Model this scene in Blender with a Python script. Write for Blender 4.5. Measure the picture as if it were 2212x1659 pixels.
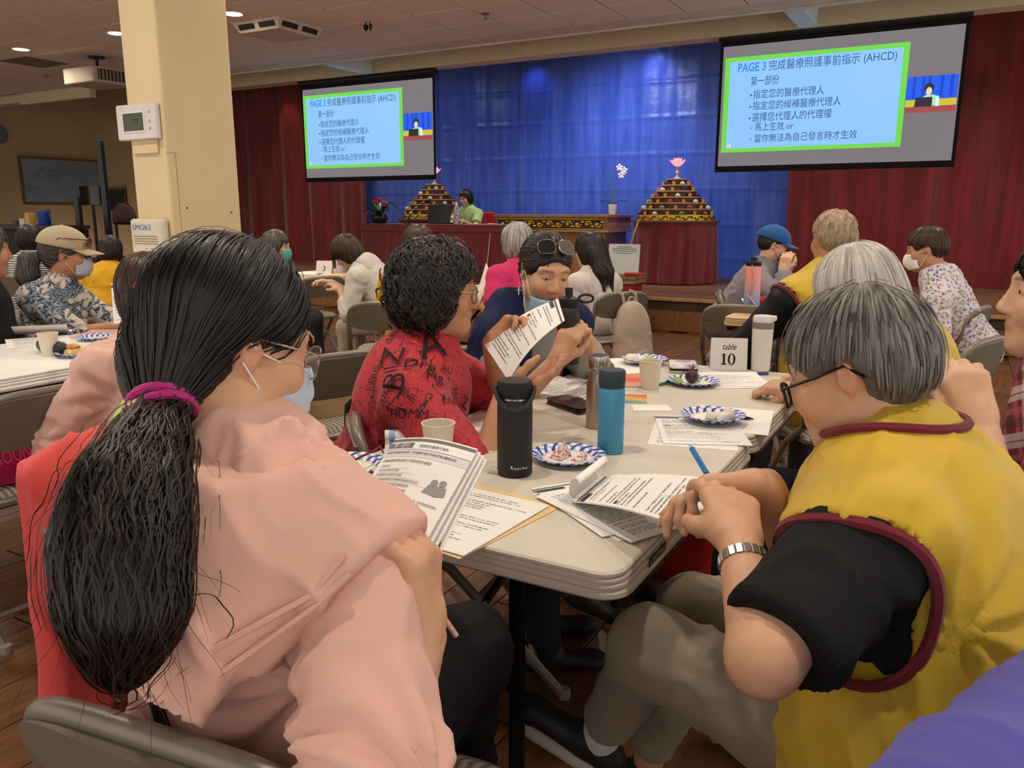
import bpy, math, random
import numpy as np
from mathutils import Vector, Matrix

for o in list(bpy.data.objects):
    bpy.data.objects.remove(o, do_unlink=True)
SC = bpy.context.scene
COL = SC.collection
random.seed(7)
RNG = np.random.default_rng(11)

# ---------------------------------------------------------------- camera
FPX, PIT, ROLL, YAW, CZ = 1727.85, 0.2110, 0.001, 0.511, 1.30
IW, IH = 2212, 1659
FW = np.array([-math.sin(YAW) * math.cos(PIT), math.cos(YAW) * math.cos(PIT), -math.sin(PIT)])
RT = np.array([math.cos(YAW), math.sin(YAW), 0.0])
UP = np.cross(RT, FW)
RT, UP = RT * math.cos(ROLL) + UP * math.sin(ROLL), -RT * math.sin(ROLL) + UP * math.cos(ROLL)
cam = bpy.data.cameras.new('camera')
cam.sensor_fit = 'HORIZONTAL'
cam.sensor_width = 36.0
cam.lens = 36.0 * FPX / IW
cam.clip_start = 0.05
camo = bpy.data.objects.new('camera', cam)
COL.objects.link(camo)
M = Matrix(((RT[0], UP[0], -FW[0], 0), (RT[1], UP[1], -FW[1], 0), (RT[2], UP[2], -FW[2], CZ), (0, 0, 0, 1)))
camo.matrix_world = M
SC.camera = camo

# ---------------------------------------------------------------- world, exposure
SC.view_settings.view_transform = 'Standard'
SC.view_settings.look = 'None'
SC.view_settings.gamma = 1.0
SC.view_settings.use_curve_mapping = False
SC.view_settings.exposure = 0.04
SC.cycles.max_bounces = 6
SC.cycles.diffuse_bounces = 3
SC.cycles.glossy_bounces = 2
SC.cycles.transmission_bounces = 3
SC.cycles.transparent_max_bounces = 6
SC.cycles.adaptive_threshold = 0.06
SC.cycles.adaptive_min_samples = 16
SC.cycles.caustics_reflective = False
SC.cycles.caustics_refractive = False
wd = bpy.data.worlds.new('world')
SC.world = wd
wd.use_nodes = True
wd.node_tree.nodes['Background'].inputs[0].default_value = (1.0, 0.9, 0.8, 1)
wd.node_tree.nodes['Background'].inputs[1].default_value = 1.2

# recessed ceiling lamps: (x, y) of the regular grid of the room, one every third tile
CEIL = 3.239
TILE = 0.61
GX, GY = -7.545, 5.819
LAMP_XY = [(-6.63 + 1.83 * i, 6.124 - 2.44 * j) for i in range(-3, 5) for j in range(0, 3)]
LAMP_W = 17.5


def lamp_light(x, y, z, power, size=0.16, color=(1.0, 0.87, 0.72), name='ceiling_lamp_light'):
    l = bpy.data.lights.new(name, 'AREA')
    l.shape = 'DISK'
    l.size = size
    l.energy = power
    l.color = color
    l.spread = math.radians(150)
    o = bpy.data.objects.new(name, l)
    COL.objects.link(o)
    o.location = (x, y, z)
    return o


def spot(loc, target, power, color, angle=70, blend=0.6, size=0.05, name='stage_spot_light'):
    l = bpy.data.lights.new(name, 'SPOT')
    l.energy = power
    l.color = color
    l.spot_size = math.radians(angle)
    l.spot_blend = blend
    l.shadow_soft_size = size
    o = bpy.data.objects.new(name, l)
    COL.objects.link(o)
    o.location = loc
    d = Vector(target) - Vector(loc)
    o.rotation_euler = d.to_track_quat('-Z', 'Y').to_euler()
    return o


# ---------------------------------------------------------------- small maths
def V(*a):
    return np.array(a, float)


def nz(v):
    v = np.asarray(v, float)
    return v / max(1e-9, np.linalg.norm(v))


def at(x, y, d):
    """point of the room seen at photo position x, y, d metres along the view axis"""
    return V(0, 0, CZ) + (FW + RT * (x - IW / 2) / FPX - UP * (y - IH / 2) / FPX) * d


def _ray(x, y):
    return FW + RT * (x - IW / 2) / FPX - UP * (y - IH / 2) / FPX


def atz(x, y, z):
    r = _ray(x, y)
    return V(0, 0, CZ) + r * ((z - CZ) / r[2])


def aty(x, y, Y):
    r = _ray(x, y)
    return V(0, 0, CZ) + r * (Y / r[1])


def atx(x, y, X):
    r = _ray(x, y)
    return V(0, 0, CZ) + r * (X / r[0])


def smooth01(x):
    x = np.clip(x, 0, 1)
    return x * x * (3 - 2 * x)


def vnoise(P, seed=0):
    """value noise in [-1, 1] at points P (n,3)"""
    P = np.asarray(P, float)
    i = np.floor(P).astype(np.int64)
    f = P - i
    f = f * f * (3 - 2 * f)
    out = np.zeros(len(P))
    for dx in (0, 1):
        for dy in (0, 1):
            for dz in (0, 1):
                h = ((i[:, 0] + dx) * 374761393 + (i[:, 1] + dy) * 668265263 + (i[:, 2] + dz) * 2147483647 + seed * 974711) & 0x7fffffff
                h = ((h ^ (h >> 13)) * 1274126177) & 0x7fffffff
                v = ((h ^ (h >> 16)) & 0xffff) / 32767.5 - 1
                w = (f[:, 0] if dx else 1 - f[:, 0]) * (f[:, 1] if dy else 1 - f[:, 1]) * (f[:, 2] if dz else 1 - f[:, 2])
                out += v * w
    return out


def lin(c):
    """'#rrggbb' or 0-255 tuple in display colour -> linear"""
    if isinstance(c, str):
        c = [int(c[i:i + 2], 16) for i in (1, 3, 5)]
    return tuple(((v / 255) / 12.92 if v / 255 <= 0.04045 else ((v / 255 + 0.055) / 1.055) ** 2.4) for v in c[:3])


# ---------------------------------------------------------------- materials
MATS = {}


class NT:
    def __init__(s, m):
        m.use_nodes = True
        s.t = m.node_tree
        s.b = s.t.nodes['Principled BSDF']

    def n(s, typ, **kw):
        x = s.t.nodes.new(typ)
        for k, v in kw.items():
            if k.startswith('i_'):
                key = k[2:]
                key = int(key) if key.isdigit() else key.replace('_', ' ')
                x.inputs[key].default_value = v
            else:
                setattr(x, k, v)
        return x

    def l(s, a, b):
        s.t.links.new(a, b)

    def math(s, op, a, b=None, clamp=False):
        x = s.t.nodes.new('ShaderNodeMath')
        x.operation = op
        x.use_clamp = clamp
        for i, v in enumerate((a, b)):
            if v is None:
                continue
            if isinstance(v, (int, float)):
                x.inputs[i].default_value = v
            else:
                s.l(v, x.inputs[i])
        return x.outputs[0]

    def mix(s, f, a, b):
        x = s.t.nodes.new('ShaderNodeMix')
        x.data_type = 'RGBA'
        for i, v in ((0, f), (6, a), (7, b)):
            if isinstance(v, (int, float)):
                x.inputs[i].default_value = v
            elif isinstance(v, tuple):
                x.inputs[i].default_value = (*v[:3], 1)
            else:
                s.l(v, x.inputs[i])
        return x.outputs[2]

    def ramp(s, f, stops, interp='LINEAR'):
        x = s.t.nodes.new('ShaderNodeValToRGB')
        x.color_ramp.interpolation = interp
        e = x.color_ramp.elements
        while len(e) < len(stops):
            e.new(0.5)
        for q, (p, c) in zip(e, stops):
            q.position = p
            q.color = (*c[:3], 1) if not isinstance(c, (int, float)) else (c, c, c, 1)
        s.l(f, x.inputs[0])
        return x.outputs[0]

    def coord(s, kind='Object', scale=(1, 1, 1), rot=(0, 0, 0), loc=(0, 0, 0)):
        tc = s.n('ShaderNodeTexCoord')
        mp = s.n('ShaderNodeMapping')
        mp.inputs['Scale'].default_value = scale
        mp.inputs['Rotation'].default_value = rot
        mp.inputs['Location'].default_value = loc
        s.l(tc.outputs[kind], mp.inputs[0])
        return mp.outputs[0]

    def noise(s, vec, scale, detail=2, rough=0.5):
        x = s.n('ShaderNodeTexNoise')
        x.inputs['Scale'].default_value = scale
        x.inputs['Detail'].default_value = detail
        x.inputs['Roughness'].default_value = rough
        if vec is not None:
            s.l(vec, x.inputs['Vector'])
        return x.outputs['Fac']

    def bump(s, h, strength=0.3, dist=0.01):
        x = s.n('ShaderNodeBump')
        x.inputs['Strength'].default_value = strength
        x.inputs['Distance'].default_value = dist
        s.l(h, x.inputs['Height'])
        s.l(x.outputs[0], s.b.inputs['Normal'])


def mat(name, color, rough=0.6, metal=0.0, spec=0.4, var=0.06, vscale=6.0, bump=0.0, bscale=200.0, sheen=0.0, coat=0.0, sss=0.0, emit=None, estr=1.0, attr=False, trans=0.0, alpha=1.0):
    """procedural surface: base colour with soft noise variation, optional fine relief"""
    if name in MATS:
        return MATS[name]
    m = bpy.data.materials.new(name)
    t = NT(m)
    c = lin(color)
    b = t.b
    b.inputs['Roughness'].default_value = rough
    b.inputs['Metallic'].default_value = metal
    b.inputs['Specular IOR Level'].default_value = spec
    b.inputs['Sheen Weight'].default_value = sheen
    b.inputs['Coat Weight'].default_value = coat
    if sss:
        b.inputs['Subsurface Weight'].default_value = sss
        b.inputs['Subsurface Radius'].default_value = (0.012, 0.005, 0.003)
        b.inputs['Subsurface Scale'].default_value = 0.6
    if trans:
        b.inputs['Transmission Weight'].default_value = trans
    if alpha < 1:
        b.inputs['Alpha'].default_value = alpha
    vec = t.coord('Object')
    if var > 0:
        n = t.noise(vec, vscale, 3)
        lo = tuple(max(0, v * (1 - var * 1.6)) for v in c)
        hi = tuple(min(1, v * (1 + var * 1.2)) for v in c)
        col = t.ramp(n, [(0.3, lo), (0.7, hi)])
        if attr:
            a = t.n('ShaderNodeAttribute', attribute_name='Col')
            mx = t.n('ShaderNodeMix', data_type='RGBA', blend_type='MULTIPLY')
            mx.inputs[0].default_value = 1
            t.l(col, mx.inputs[6])
            t.l(a.outputs['Color'], mx.inputs[7])
            col = mx.outputs[2]
        t.l(col, b.inputs['Base Color'])
    else:
        b.inputs['Base Color'].default_value = (*c, 1)
    if bump > 0:
        t.bump(t.noise(vec, bscale, 2), bump, 0.004)
    if emit is not None:
        b.inputs['Emission Color'].default_value = (*lin(emit), 1)
        b.inputs['Emission Strength'].default_value = estr
    MATS[name] = m
    return m


# ---------------------------------------------------------------- objects
def tag(o, label=None, cat=None, group=None, kind=None):
    if label:
        o['label'] = label
    if cat:
        o['category'] = cat
    if group:
        o['group'] = group
    if kind:
        o['kind'] = kind
    return o


def empty(name, loc=(0, 0, 0), rz=0.0, label=None, cat=None, group=None, kind=None):
    o = bpy.data.objects.new(name, None)
    o.empty_display_size = 0.05
    COL.objects.link(o)
    o.location = tuple(loc)
    o.rotation_euler = (0, 0, rz)
    return tag(o, label, cat, group, kind)


def link(name, me, parent=None, loc=None):
    o = bpy.data.objects.new(name, me)
    COL.objects.link(o)
    if parent is not None:
        o.parent = parent
    if loc is not None:
        o.location = tuple(loc)
    return o


class MB:
    """collects simple shapes into one mesh"""

    def __init__(s):
        s.v = []
        s.f = []
        s.uv = {}
        s.mi = []
        s.cm = 0

    def add(s, vs, fs, uvs=None):
        k = len(s.v)
        s.v.extend([tuple(map(float, q)) for q in vs])
        for j, f in enumerate(fs):
            s.f.append([k + i for i in f])
            s.mi.append(s.cm)
            if uvs is not None:
                s.uv[len(s.f) - 1] = [uvs[i] for i in f]
        return s

    def box(s, c, d, R=None):
        c = V(*c)
        h = V(*d) / 2
        R = np.eye(3) if R is None else np.asarray(R)
        vs = [c + R @ (h * V(a, b, e)) for a in (-1, 1) for b in (-1, 1) for e in (-1, 1)]
        return s.add(vs, [(0, 1, 3, 2), (4, 6, 7, 5), (0, 4, 5, 1), (2, 3, 7, 6), (0, 2, 6, 4), (1, 5, 7, 3)])

    def rbox(s, c, d, r=0.01, n=3, R=None):
        """box with rounded vertical edges and a small chamfer top and bottom"""
        c = V(*c)
        x, y, z = V(*d) / 2
        r = min(r, x * 0.99, y * 0.99)
        ch = min(r * 0.4, z * 0.6)
        R = np.eye(3) if R is None else np.asarray(R)
        ring = []
        for k, (sx, sy) in enumerate(((1, 1), (-1, 1), (-1, -1), (1, -1))):
            for j in range(n + 1):
                a = math.pi / 2 * (k + j / n)
                ring.append((sx * (x - r) + r * math.cos(a), sy * (y - r) + r * math.sin(a)))
        m = len(ring)
        vs = []
        for zz, ins in ((-z, ch), (-z + ch, 0), (z - ch, 0), (z, ch)):
            for (px, py) in ring:
                vs.append(c + R @ V(px * (1 - ins / x), py * (1 - ins / y), zz))
        fs = [tuple(range(m))[::-1], tuple(3 * m + i for i in range(m))]
        for q in range(3):
            fs += [(q * m + i, q * m + (i + 1) % m, (q + 1) * m + (i + 1) % m, (q + 1) * m + i) for i in range(m)]
        return s.add(vs, fs)

    def lathe(s, prof, c=(0, 0, 0), n=24, axis=None, cap=True):
        """prof = [(r, z)...] about z (or axis)"""
        c = V(*c)
        if axis is None:
            R = np.eye(3)
        else:
            zax = nz(axis)
            xa = nz(np.cross(zax, V(0.3, 0.5, 0.81) if abs(zax[2]) < 0.7 else V(1, 0.1, 0)))
            R = np.array([xa, np.cross(zax, xa), zax]).T
        vs = []
        for r, z in prof:
            for i in range(n):
                a = 2 * math.pi * i / n
                vs.append(c + R @ V(r * math.cos(a), r * math.sin(a), z))
        fs = []
        for q in range(len(prof) - 1):
            fs += [(q * n + i, q * n + (i + 1) % n, (q + 1) * n + (i + 1) % n, (q + 1) * n + i) for i in range(n)]
        if cap:
            if prof[0][0] > 1e-5:
                fs.append(tuple(range(n))[::-1])
            if prof[-1][0] > 1e-5:
                fs.append(tuple((len(prof) - 1) * n + i for i in range(n)))
        return s.add(vs, fs)

    def tube(s, pts, r, n=8, cap=True, flat=1.0, upv=None):
        pts = [V(*p) for p in pts]
        m = len(pts)
        rr = r if hasattr(r, '__len__') else [r] * m
        tan = [nz(pts[min(i + 1, m - 1)] - pts[max(i - 1, 0)]) for i in range(m)]
        ref = V(*upv) if upv is not None else (V(0, 0, 1) if abs(tan[0][2]) < 0.9 else V(1, 0, 0))
        u = nz(np.cross(tan[0], ref))
        vs = []
        for i in range(m):
            if upv is not None:
                u = nz(np.cross(tan[i], ref))
            else:
                u = nz(u - tan[i] * (u @ tan[i]))
            w = np.cross(tan[i], u)
            for j in range(n):
                a = 2 * math.pi * j / n
                vs.append(pts[i] + u * (rr[i] * math.cos(a)) + w * (rr[i] * flat * math.sin(a)))
        fs = []
        for q in range(m - 1):
            fs += [(q * n + i, q * n + (i + 1) % n, (q + 1) * n + (i + 1) % n, (q + 1) * n + i) for i in range(n)]
        if cap:
            fs += [tuple(range(n))[::-1], tuple((m - 1) * n + i for i in range(n))]
        return s.add(vs, fs)

    def ball(s, c, r, n=10, R=None):
        r = V(r, r, r) if not hasattr(r, '__len__') else V(*r)
        c = V(*c)
        R = np.eye(3) if R is None else np.asarray(R)
        vs, fs = [], []
        m = max(4, n // 2 + 1)
        for j in range(m + 1):
            t = math.pi * j / m
            for i in range(n):
                a = 2 * math.pi * i / n
                vs.append(c + R @ (r * V(math.sin(t) * math.cos(a), math.sin(t) * math.sin(a), math.cos(t))))
        for j in range(m):
            fs += [(j * n + i, (j + 1) * n + i, (j + 1) * n + (i + 1) % n, j * n + (i + 1) % n) for i in range(n)]
        return s.add(vs, fs)

    def grid(s, fn, nu, nv, uv=True):
        vs, uvs, fs = [], [], []
        for j in range(nv + 1):
            for i in range(nu + 1):
                vs.append(fn(i / nu, j / nv))
                uvs.append((i / nu, j / nv))
        w = nu + 1
        for j in range(nv):
            for i in range(nu):
                fs.append((j * w + i, j * w + i + 1, (j + 1) * w + i + 1, (j + 1) * w + i))
        return s.add(vs, fs, uvs if uv else None)

    def mesh(s, name, mats, smooth=False, auto=35):
        me = bpy.data.meshes.new(name)
        me.from_pydata(s.v, [], s.f)
        for m in (mats if isinstance(mats, (list, tuple)) else [mats]):
            me.materials.append(m)
        if any(s.mi):
            me.polygons.foreach_set('material_index', s.mi)
        if s.uv:
            lay = me.uv_layers.new(name='UVMap')
            for p in me.polygons:
                q = s.uv.get(p.index)
                if q:
                    for k, li in enumerate(p.loop_indices):
                        lay.data[li].uv = q[k]
        if smooth:
            me.polygons.foreach_set('use_smooth', [True] * len(me.polygons))
            if auto:
                me.set_sharp_from_angle(angle=math.radians(auto))
        me.update()
        return me

    def build(s, name, mats, parent=None, smooth=True, loc=None, auto=35):
        return link(name, s.mesh(name, mats, smooth, auto), parent, loc)


def world_build(mb, name, mats, parent, smooth=True, auto=35):
    """mesh given in room coordinates under an (unrotated) thing at its base"""
    L = parent.location
    mb.v = [(a - L[0], b - L[1], c - L[2]) for a, b, c in mb.v]
    return mb.build(name, mats, parent, smooth, auto=auto)


def copy_tree(o, parent=None):
    c = o.copy()
    COL.objects.link(c)
    c.parent = parent
    for ch in o.children:
        copy_tree(ch, c)
    return c


def Rz(a):
    c, s = math.cos(a), math.sin(a)
    return np.array([[c, -s, 0], [s, c, 0], [0, 0, 1]])


def Rx(a):
    c, s = math.cos(a), math.sin(a)
    return np.array([[1, 0, 0], [0, c, -s], [0, s, c]])


def Ry(a):
    c, s = math.cos(a), math.sin(a)
    return np.array([[c, 0, s], [0, 1, 0], [-s, 0, c]])


# ---------------------------------------------------------------- lettering
_TXT = {}


def glyphs(body, res=2, shear=0.0, bold=0.0):
    """outline letters of the built-in font: verts (n,2) in em units, faces, width"""
    key = (body, res, shear, bold)
    if key in _TXT:
        return _TXT[key]
    c = bpy.data.curves.new('lettering', 'FONT')
    c.body = body
    c.resolution_u = res
    c.shear = shear
    c.offset = bold
    o = bpy.data.objects.new('lettering', c)
    COL.objects.link(o)
    dg = bpy.context.evaluated_depsgraph_get()
    e = o.evaluated_get(dg)
    me = e.to_mesh()
    vs = np.array([v.co[:2] for v in me.vertices]).reshape(-1, 2)
    fs = [tuple(p.vertices) for p in me.polygons]
    e.to_mesh_clear()
    bpy.data.objects.remove(o, do_unlink=True)
    bpy.data.curves.remove(c)
    w = vs[:, 0].max() if len(vs) else 0
    _TXT[key] = (vs, fs, w)
    return _TXT[key]


def letter(mb, body, fn, x, y, size, res=2, width=None, align=0.0, shear=0.0, bold=0.0):
    """put lettering into mb; fn(x, y) -> 3-D point of the printed surface"""
    vs, fs, w = glyphs(body, res, shear, bold)
    if not len(vs):
        return
    sx = size if width is None else width / w
    x0 = x - align * w * sx
    mb.add([fn(x0 + q[0] * sx, y + q[1] * size) for q in vs], fs)

# ================================================================ structure
def plank_mat(name, base, dark, scale=1.0, rough=0.35):
    if name in MATS:
        return MATS[name]
    m = bpy.data.materials.new(name)
    t = NT(m)
    oi = t.n('ShaderNodeObjectInfo')
    tc = t.n('ShaderNodeTexCoord')
    mp = t.n('ShaderNodeMapping')
    mp.inputs['Scale'].default_value = (14 * scale, 1.2 * scale, 6)
    cmb = t.n('ShaderNodeCombineXYZ')
    t.l(t.math('MULTIPLY', oi.outputs['Random'], 37.0), cmb.inputs[0])
    t.l(t.math('MULTIPLY', oi.outputs['Random'], 91.0), cmb.inputs[1])
    add = t.n('ShaderNodeVectorMath', operation='ADD')
    t.l(tc.outputs['Object'], mp.inputs[0])
    t.l(mp.outputs[0], add.inputs[0])
    t.l(cmb.outputs[0], add.inputs[1])
    g = t.noise(add.outputs[0], 3.0, 5, 0.65)
    col = t.ramp(g, [(0.3, lin(dark)), (0.7, lin(base))])
    br = t.n('ShaderNodeHueSaturation')
    t.l(col, br.inputs['Color'])
    t.l(t.math('ADD', t.math('MULTIPLY', oi.outputs['Random'], 0.35), 0.82), br.inputs['Value'])
    t.l(br.outputs[0], t.b.inputs['Base Color'])
    t.b.inputs['Roughness'].default_value = rough
    t.b.inputs['Specular IOR Level'].default_value = 0.35
    t.bump(g, 0.06, 0.002)
    MATS[name] = m
    return m


FLOORM = plank_mat('laminate_floor', '#7d5636', '#553622')
mb = MB()
mb.box((-8, 3.6, -0.06), (24, 12.0, 0.1))
floor = tag(mb.build('floor', mat('floor_underlay', '#5a3418', 0.5), smooth=False), kind='structure')
pl = MB()
pl.rbox((0, 0, -0.004), (0.186, 1.27, 0.008), 0.002, 1)
plm = pl.mesh('plank', FLOORM)
far = MB()
cells = []
for i, x in enumerate(np.arange(-16.0, 2.6, 0.19)):
    for y in np.arange(-1.0 - 1.28 * random.random(), 8.5, 1.28):
        cells.append((x, y))
def _seen(c):
    d = V(c[0], c[1], -CZ)
    z = d @ FW
    if z < 0.3:
        return -1
    px, py = IW / 2 + FPX * (d @ RT) / z, IH / 2 - FPX * (d @ UP) / z
    return 1 / np.linalg.norm(d) if -250 < px < IW + 250 and py < IH + 400 else 0
cells.sort(key=lambda c: -_seen(c))
for k, (x, y) in enumerate(cells):
    if k < 290:
        link('plank', plm, floor, (x, y, 0))
    elif y < 8.0:
        far.rbox((x, y, -0.004), (0.186, 1.27, 0.008), 0.002, 1)
tag(far.build('plank_field', FLOORM, floor, smooth=False), kind='stuff')

# ---- ceiling: grid and lay-in tiles
def tile_mat():
    m = bpy.data.materials.new('ceiling_tile')
    t = NT(m)
    v = t.coord('Object')
    n = t.noise(v, 160, 3, 0.7)
    t.l(t.ramp(n, [(0.35, lin('#e2d6c8')), (0.6, lin('#efe5da'))]), t.b.inputs['Base Color'])
    t.b.inputs['Roughness'].default_value = 0.9
    t.bump(n, 0.35, 0.003)
    return m


TM = tile_mat()
mb = MB()
mb.box((-8.0, 3.4, CEIL + 0.05), (22, 10.44, 0.06))
ceiling = tag(mb.build('ceiling', mat('ceiling_panel', '#5a4c40', 0.9), smooth=False), kind='structure')
tm = MB()
tm.rbox((0, 0, 0.008), (0.594, 0.594, 0.016), 0.006, 1)
tme = tm.mesh('ceiling_tile', TM)
tiles = []
for i in range(-13, 13):
    for j in range(-5, 4):
        tiles.append((GX + TILE * (i + 0.5), GY + TILE * (j + 0.5)))
for x, y in tiles:
    link('tile', tme, ceiling, (x, y, CEIL + random.uniform(-0.0015, 0.001)))
GRM = mat('ceiling_grid', '#75654f', 0.7)
for i in range(-13, 14):
    g = MB()
    g.box((0, 0, 0), (0.02, 5.4, 0.02))
    if i == -13:
        gme = g.mesh('grid_bar', GRM)
    link('grid_bar', gme, ceiling, (GX + TILE * i, 5.56, CEIL + 0.015))
mb = MB()
mb.box((-5.0, 8.44, CEIL + 0.012), (16.0, 0.36, 0.024))
tag(mb.build('trim_1', mat('ceiling_border', '#dccebd', 0.85), smooth=False), kind='structure')
# coffer recess behind the border and the beam over the stage front
CRM = mat('beam_paint', '#d2c3a0', 0.75, var=0.03)
CFM = mat('cross_beam_paint', '#cfd6d2', 0.75, var=0.03)
mb = MB()
mb.box((-5.0, 9.08, 3.58), (16.0, 0.95, 0.05))
mb.box((-5.0, 8.60, 3.40), (16.0, 0.03, 0.36))
tag(mb.build('ceiling_recess', mat('recess_paint', '#c9c6c0', 0.8)), kind='structure')
mb = MB()
mb.box((-5.0, 9.66, 3.41), (16.0, 0.26, 0.34))
beam = tag(mb.build('trim_2', CRM, smooth=False), kind='structure')
for x in (-7.72, -1.72):
    c = MB()
    c.box((x, 9.08, 3.40), (0.18, 0.9, 0.325))
    tag(c.build('trim_3', CFM, smooth=False), kind='structure')
mb = MB()
mb.box((-5.0, 10.9, 3.75), (16.0, 2.3, 0.05))
tag(mb.build('stage_ceiling', mat('stage_dark_paint', '#3b322c', 0.9)), kind='structure')

# ---- walls (recess with whiteboard on the left, back wall behind the curtains)
WM = mat('wall_paint', '#b0966f', 0.8, var=0.04, vscale=1.5)
mb = MB()
mb.box((-17.62, 8.5, 2.2), (0.2, 8.0, 4.6))
wall_left = tag(mb.build('wall_left', WM, smooth=False), kind='structure')
mb = MB()
mb.box((-15.2, 12.0, 2.2), (5.0, 0.2, 4.6))
tag(mb.build('wall_back', WM, smooth=False), kind='structure')
mb = MB()
mb.box((-6.5, 12.2, 2.0), (20, 0.2, 4.2))
tag(mb.build('wall_stage', mat('stage_wall', '#2a2320', 0.9), smooth=False), kind='structure')
mb = MB()
mb.box((-15.3, 8.47, 3.19), (5.0, 0.22, 0.14))
mb.box((-13.2, 8.35, 3.17), (1.9, 0.1, 0.2))
mb.box((-15.3, 8.62, 3.75), (5.0, 0.08, 1.2))
tag(mb.build('trim_4', CRM, smooth=False), kind='structure')
mb = MB()
mb.box((-15.0, 10.4, 4.4), (6, 3.6, 0.06))
tag(mb.build('ceiling_left', mat('recess_ceiling_paint', '#5d4c38', 0.9), smooth=False), kind='structure')

# ---- stage: deck, riser boards, nosing
DECKM = plank_mat('stage_deck_wood', '#7d5a44', '#5d4031', 0.8, 0.45)
RISM = plank_mat('riser_wood', '#8f6238', '#6c4524', 0.9, 0.4)
mb = MB()
mb.box((-6.0, 10.42, 0.18), (20, 3.56, 0.36))
stage = tag(mb.build('stage', mat('stage_core', '#5b3a22', 0.6), smooth=False), kind='structure')
for i in range(22):
    d = MB()
    d.box((0, 0, 0), (19.98, 0.155, 0.016))
    if i == 0:
        dm = d.mesh('deck_board', DECKM)
    link('deck_board', dm, stage, (-6.0, 8.72 + 0.157 * i, 0.366))
for i in range(46):
    d = MB()
    d.box((0, 0, 0), (0.428, 0.02, 0.24))
    if i == 0:
        dm = d.mesh('riser_board', RISM)
    link('riser_board', dm, stage, (-15.8 + 0.43 * i, 8.63, 0.125))
mb = MB()
mb.rbox((-6.0, 8.625, 0.36), (20, 0.09, 0.035), 0.01, 2)
mb.build('stage_nosing', mat('nosing_wood', '#a97f4e', 0.4, var=0.15, vscale=9), stage)
mb = MB()
mb.box((-6.0, 8.628, 0.29), (20, 0.03, 0.1))
mb.build('nosing_backing', mat('nosing_backing_wood', '#3d2717', 0.6), stage)

# ---- pillar
cx, cy = at(331, 0, 3.4)[:2]
PW, PD = 0.24, 0.40
PILM = mat('pillar_paint', '#d9c49a', 0.7, var=0.025, vscale=2.5, bump=0.05, bscale=90)
mb = MB()
mb.rbox((0, 0, 1.62), (PW, PD, 3.24), 0.012, 3)
pil = empty('pillar', (cx - PW / 2, cy + PD / 2, 0), kind='structure')
mb.build('pillar_body', PILM, pil)
px0, py0 = cx - PW / 2, cy + PD / 2
# access panel seam and screws on the side face
mb = MB()
SEAM = mat('pillar_seam', '#a58f68', 0.8)
for z, h in ((0.9, 1.15),):
    mb.box((PW / 2 + 0.0005, -PD / 2 + 0.045, 1.0), (0.002, 0.0025, 1.12))
    mb.box((PW / 2 + 0.0005, -PD / 2 + 0.022, 1.56), (0.002, 0.047, 0.0022))
mb.build('panel_seam', SEAM, pil)
for yy, zz in ((-0.115, 1.32), (0.14, 1.30)):
    mb = MB()
    mb.lathe([(0.0001, 0.004), (0.004, 0.003), (0.006, 0)], (PW / 2, yy, zz), 10, axis=(1, 0, 0))
    mb.build('screw', mat('screw_metal', '#6d5c44', 0.5, 0.5), pil)

# ---- recessed lamps, one light each
LDM = mat('lamp_diffuser', '#ffffff', 0.5, var=0, emit='#fff6ea', estr=9.0)
LRM = mat('lamp_ring', '#d8ccbe', 0.5)
lab = {0: 'round white recessed ceiling lamp just right of the pillar top', -1: 'round white recessed ceiling lamp at the left edge of the pillar', -2: 'round white recessed ceiling lamp at the far left of the ceiling'}
for (x, y) in LAMP_XY:
    k = round((x + 6.63) / 1.83)
    if abs(y - 6.124) < 0.1 and k in lab:
        t = empty('ceiling_lamp', (x, y, CEIL), label=lab[k], cat='ceiling lamp', group='recessed ceiling lamps')
        mb = MB()
        mb.lathe([(0.085, -0.002), (0.102, -0.006), (0.11, -0.001), (0.11, 0.01)], n=28, cap=False)
        mb.build('ring', LRM, t)
        mb = MB()
        mb.lathe([(0.0001, -0.004), (0.086, -0.004)], n=28)
        mb.build('diffuser', LDM, t)
    lamp_light(x, y, CEIL - 0.02, LAMP_W)

# ================================================================ curtains
def curtain_mat(name, base, dark, crease=True, rough=0.5, sheen=0.4):
    m = bpy.data.materials.new(name)
    t = NT(m)
    v = t.coord('Object', (3.0, 3.0, 0.25))
    n = t.noise(v, 3.5, 4, 0.6)
    t.l(t.ramp(n, [(0.3, lin(dark)), (0.7, lin(base))]), t.b.inputs['Base Color'])
    t.b.inputs['Roughness'].default_value = rough
    t.b.inputs['Sheen Weight'].default_value = sheen
    t.b.inputs['Specular IOR Level'].default_value = 0.35
    if crease:
        v2 = t.coord('Object', (0.15, 0.15, 1.0))
        w = t.n('ShaderNodeTexWave', wave_type='BANDS', bands_direction='Z')
        w.inputs['Scale'].default_value = 0.62
        w.inputs['Distortion'].default_value = 1.2
        t.l(v2, w.inputs[0])
        h = t.math('POWER', w.outputs['Fac'], 18.0)
        v3 = t.coord('Object', (1, 1, 1))
        h = t.math('ADD', h, t.math('MULTIPLY', t.noise(v3, 5.0, 4), 1.2))
        t.bump(h, 0.35, 0.02)
    return m


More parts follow.
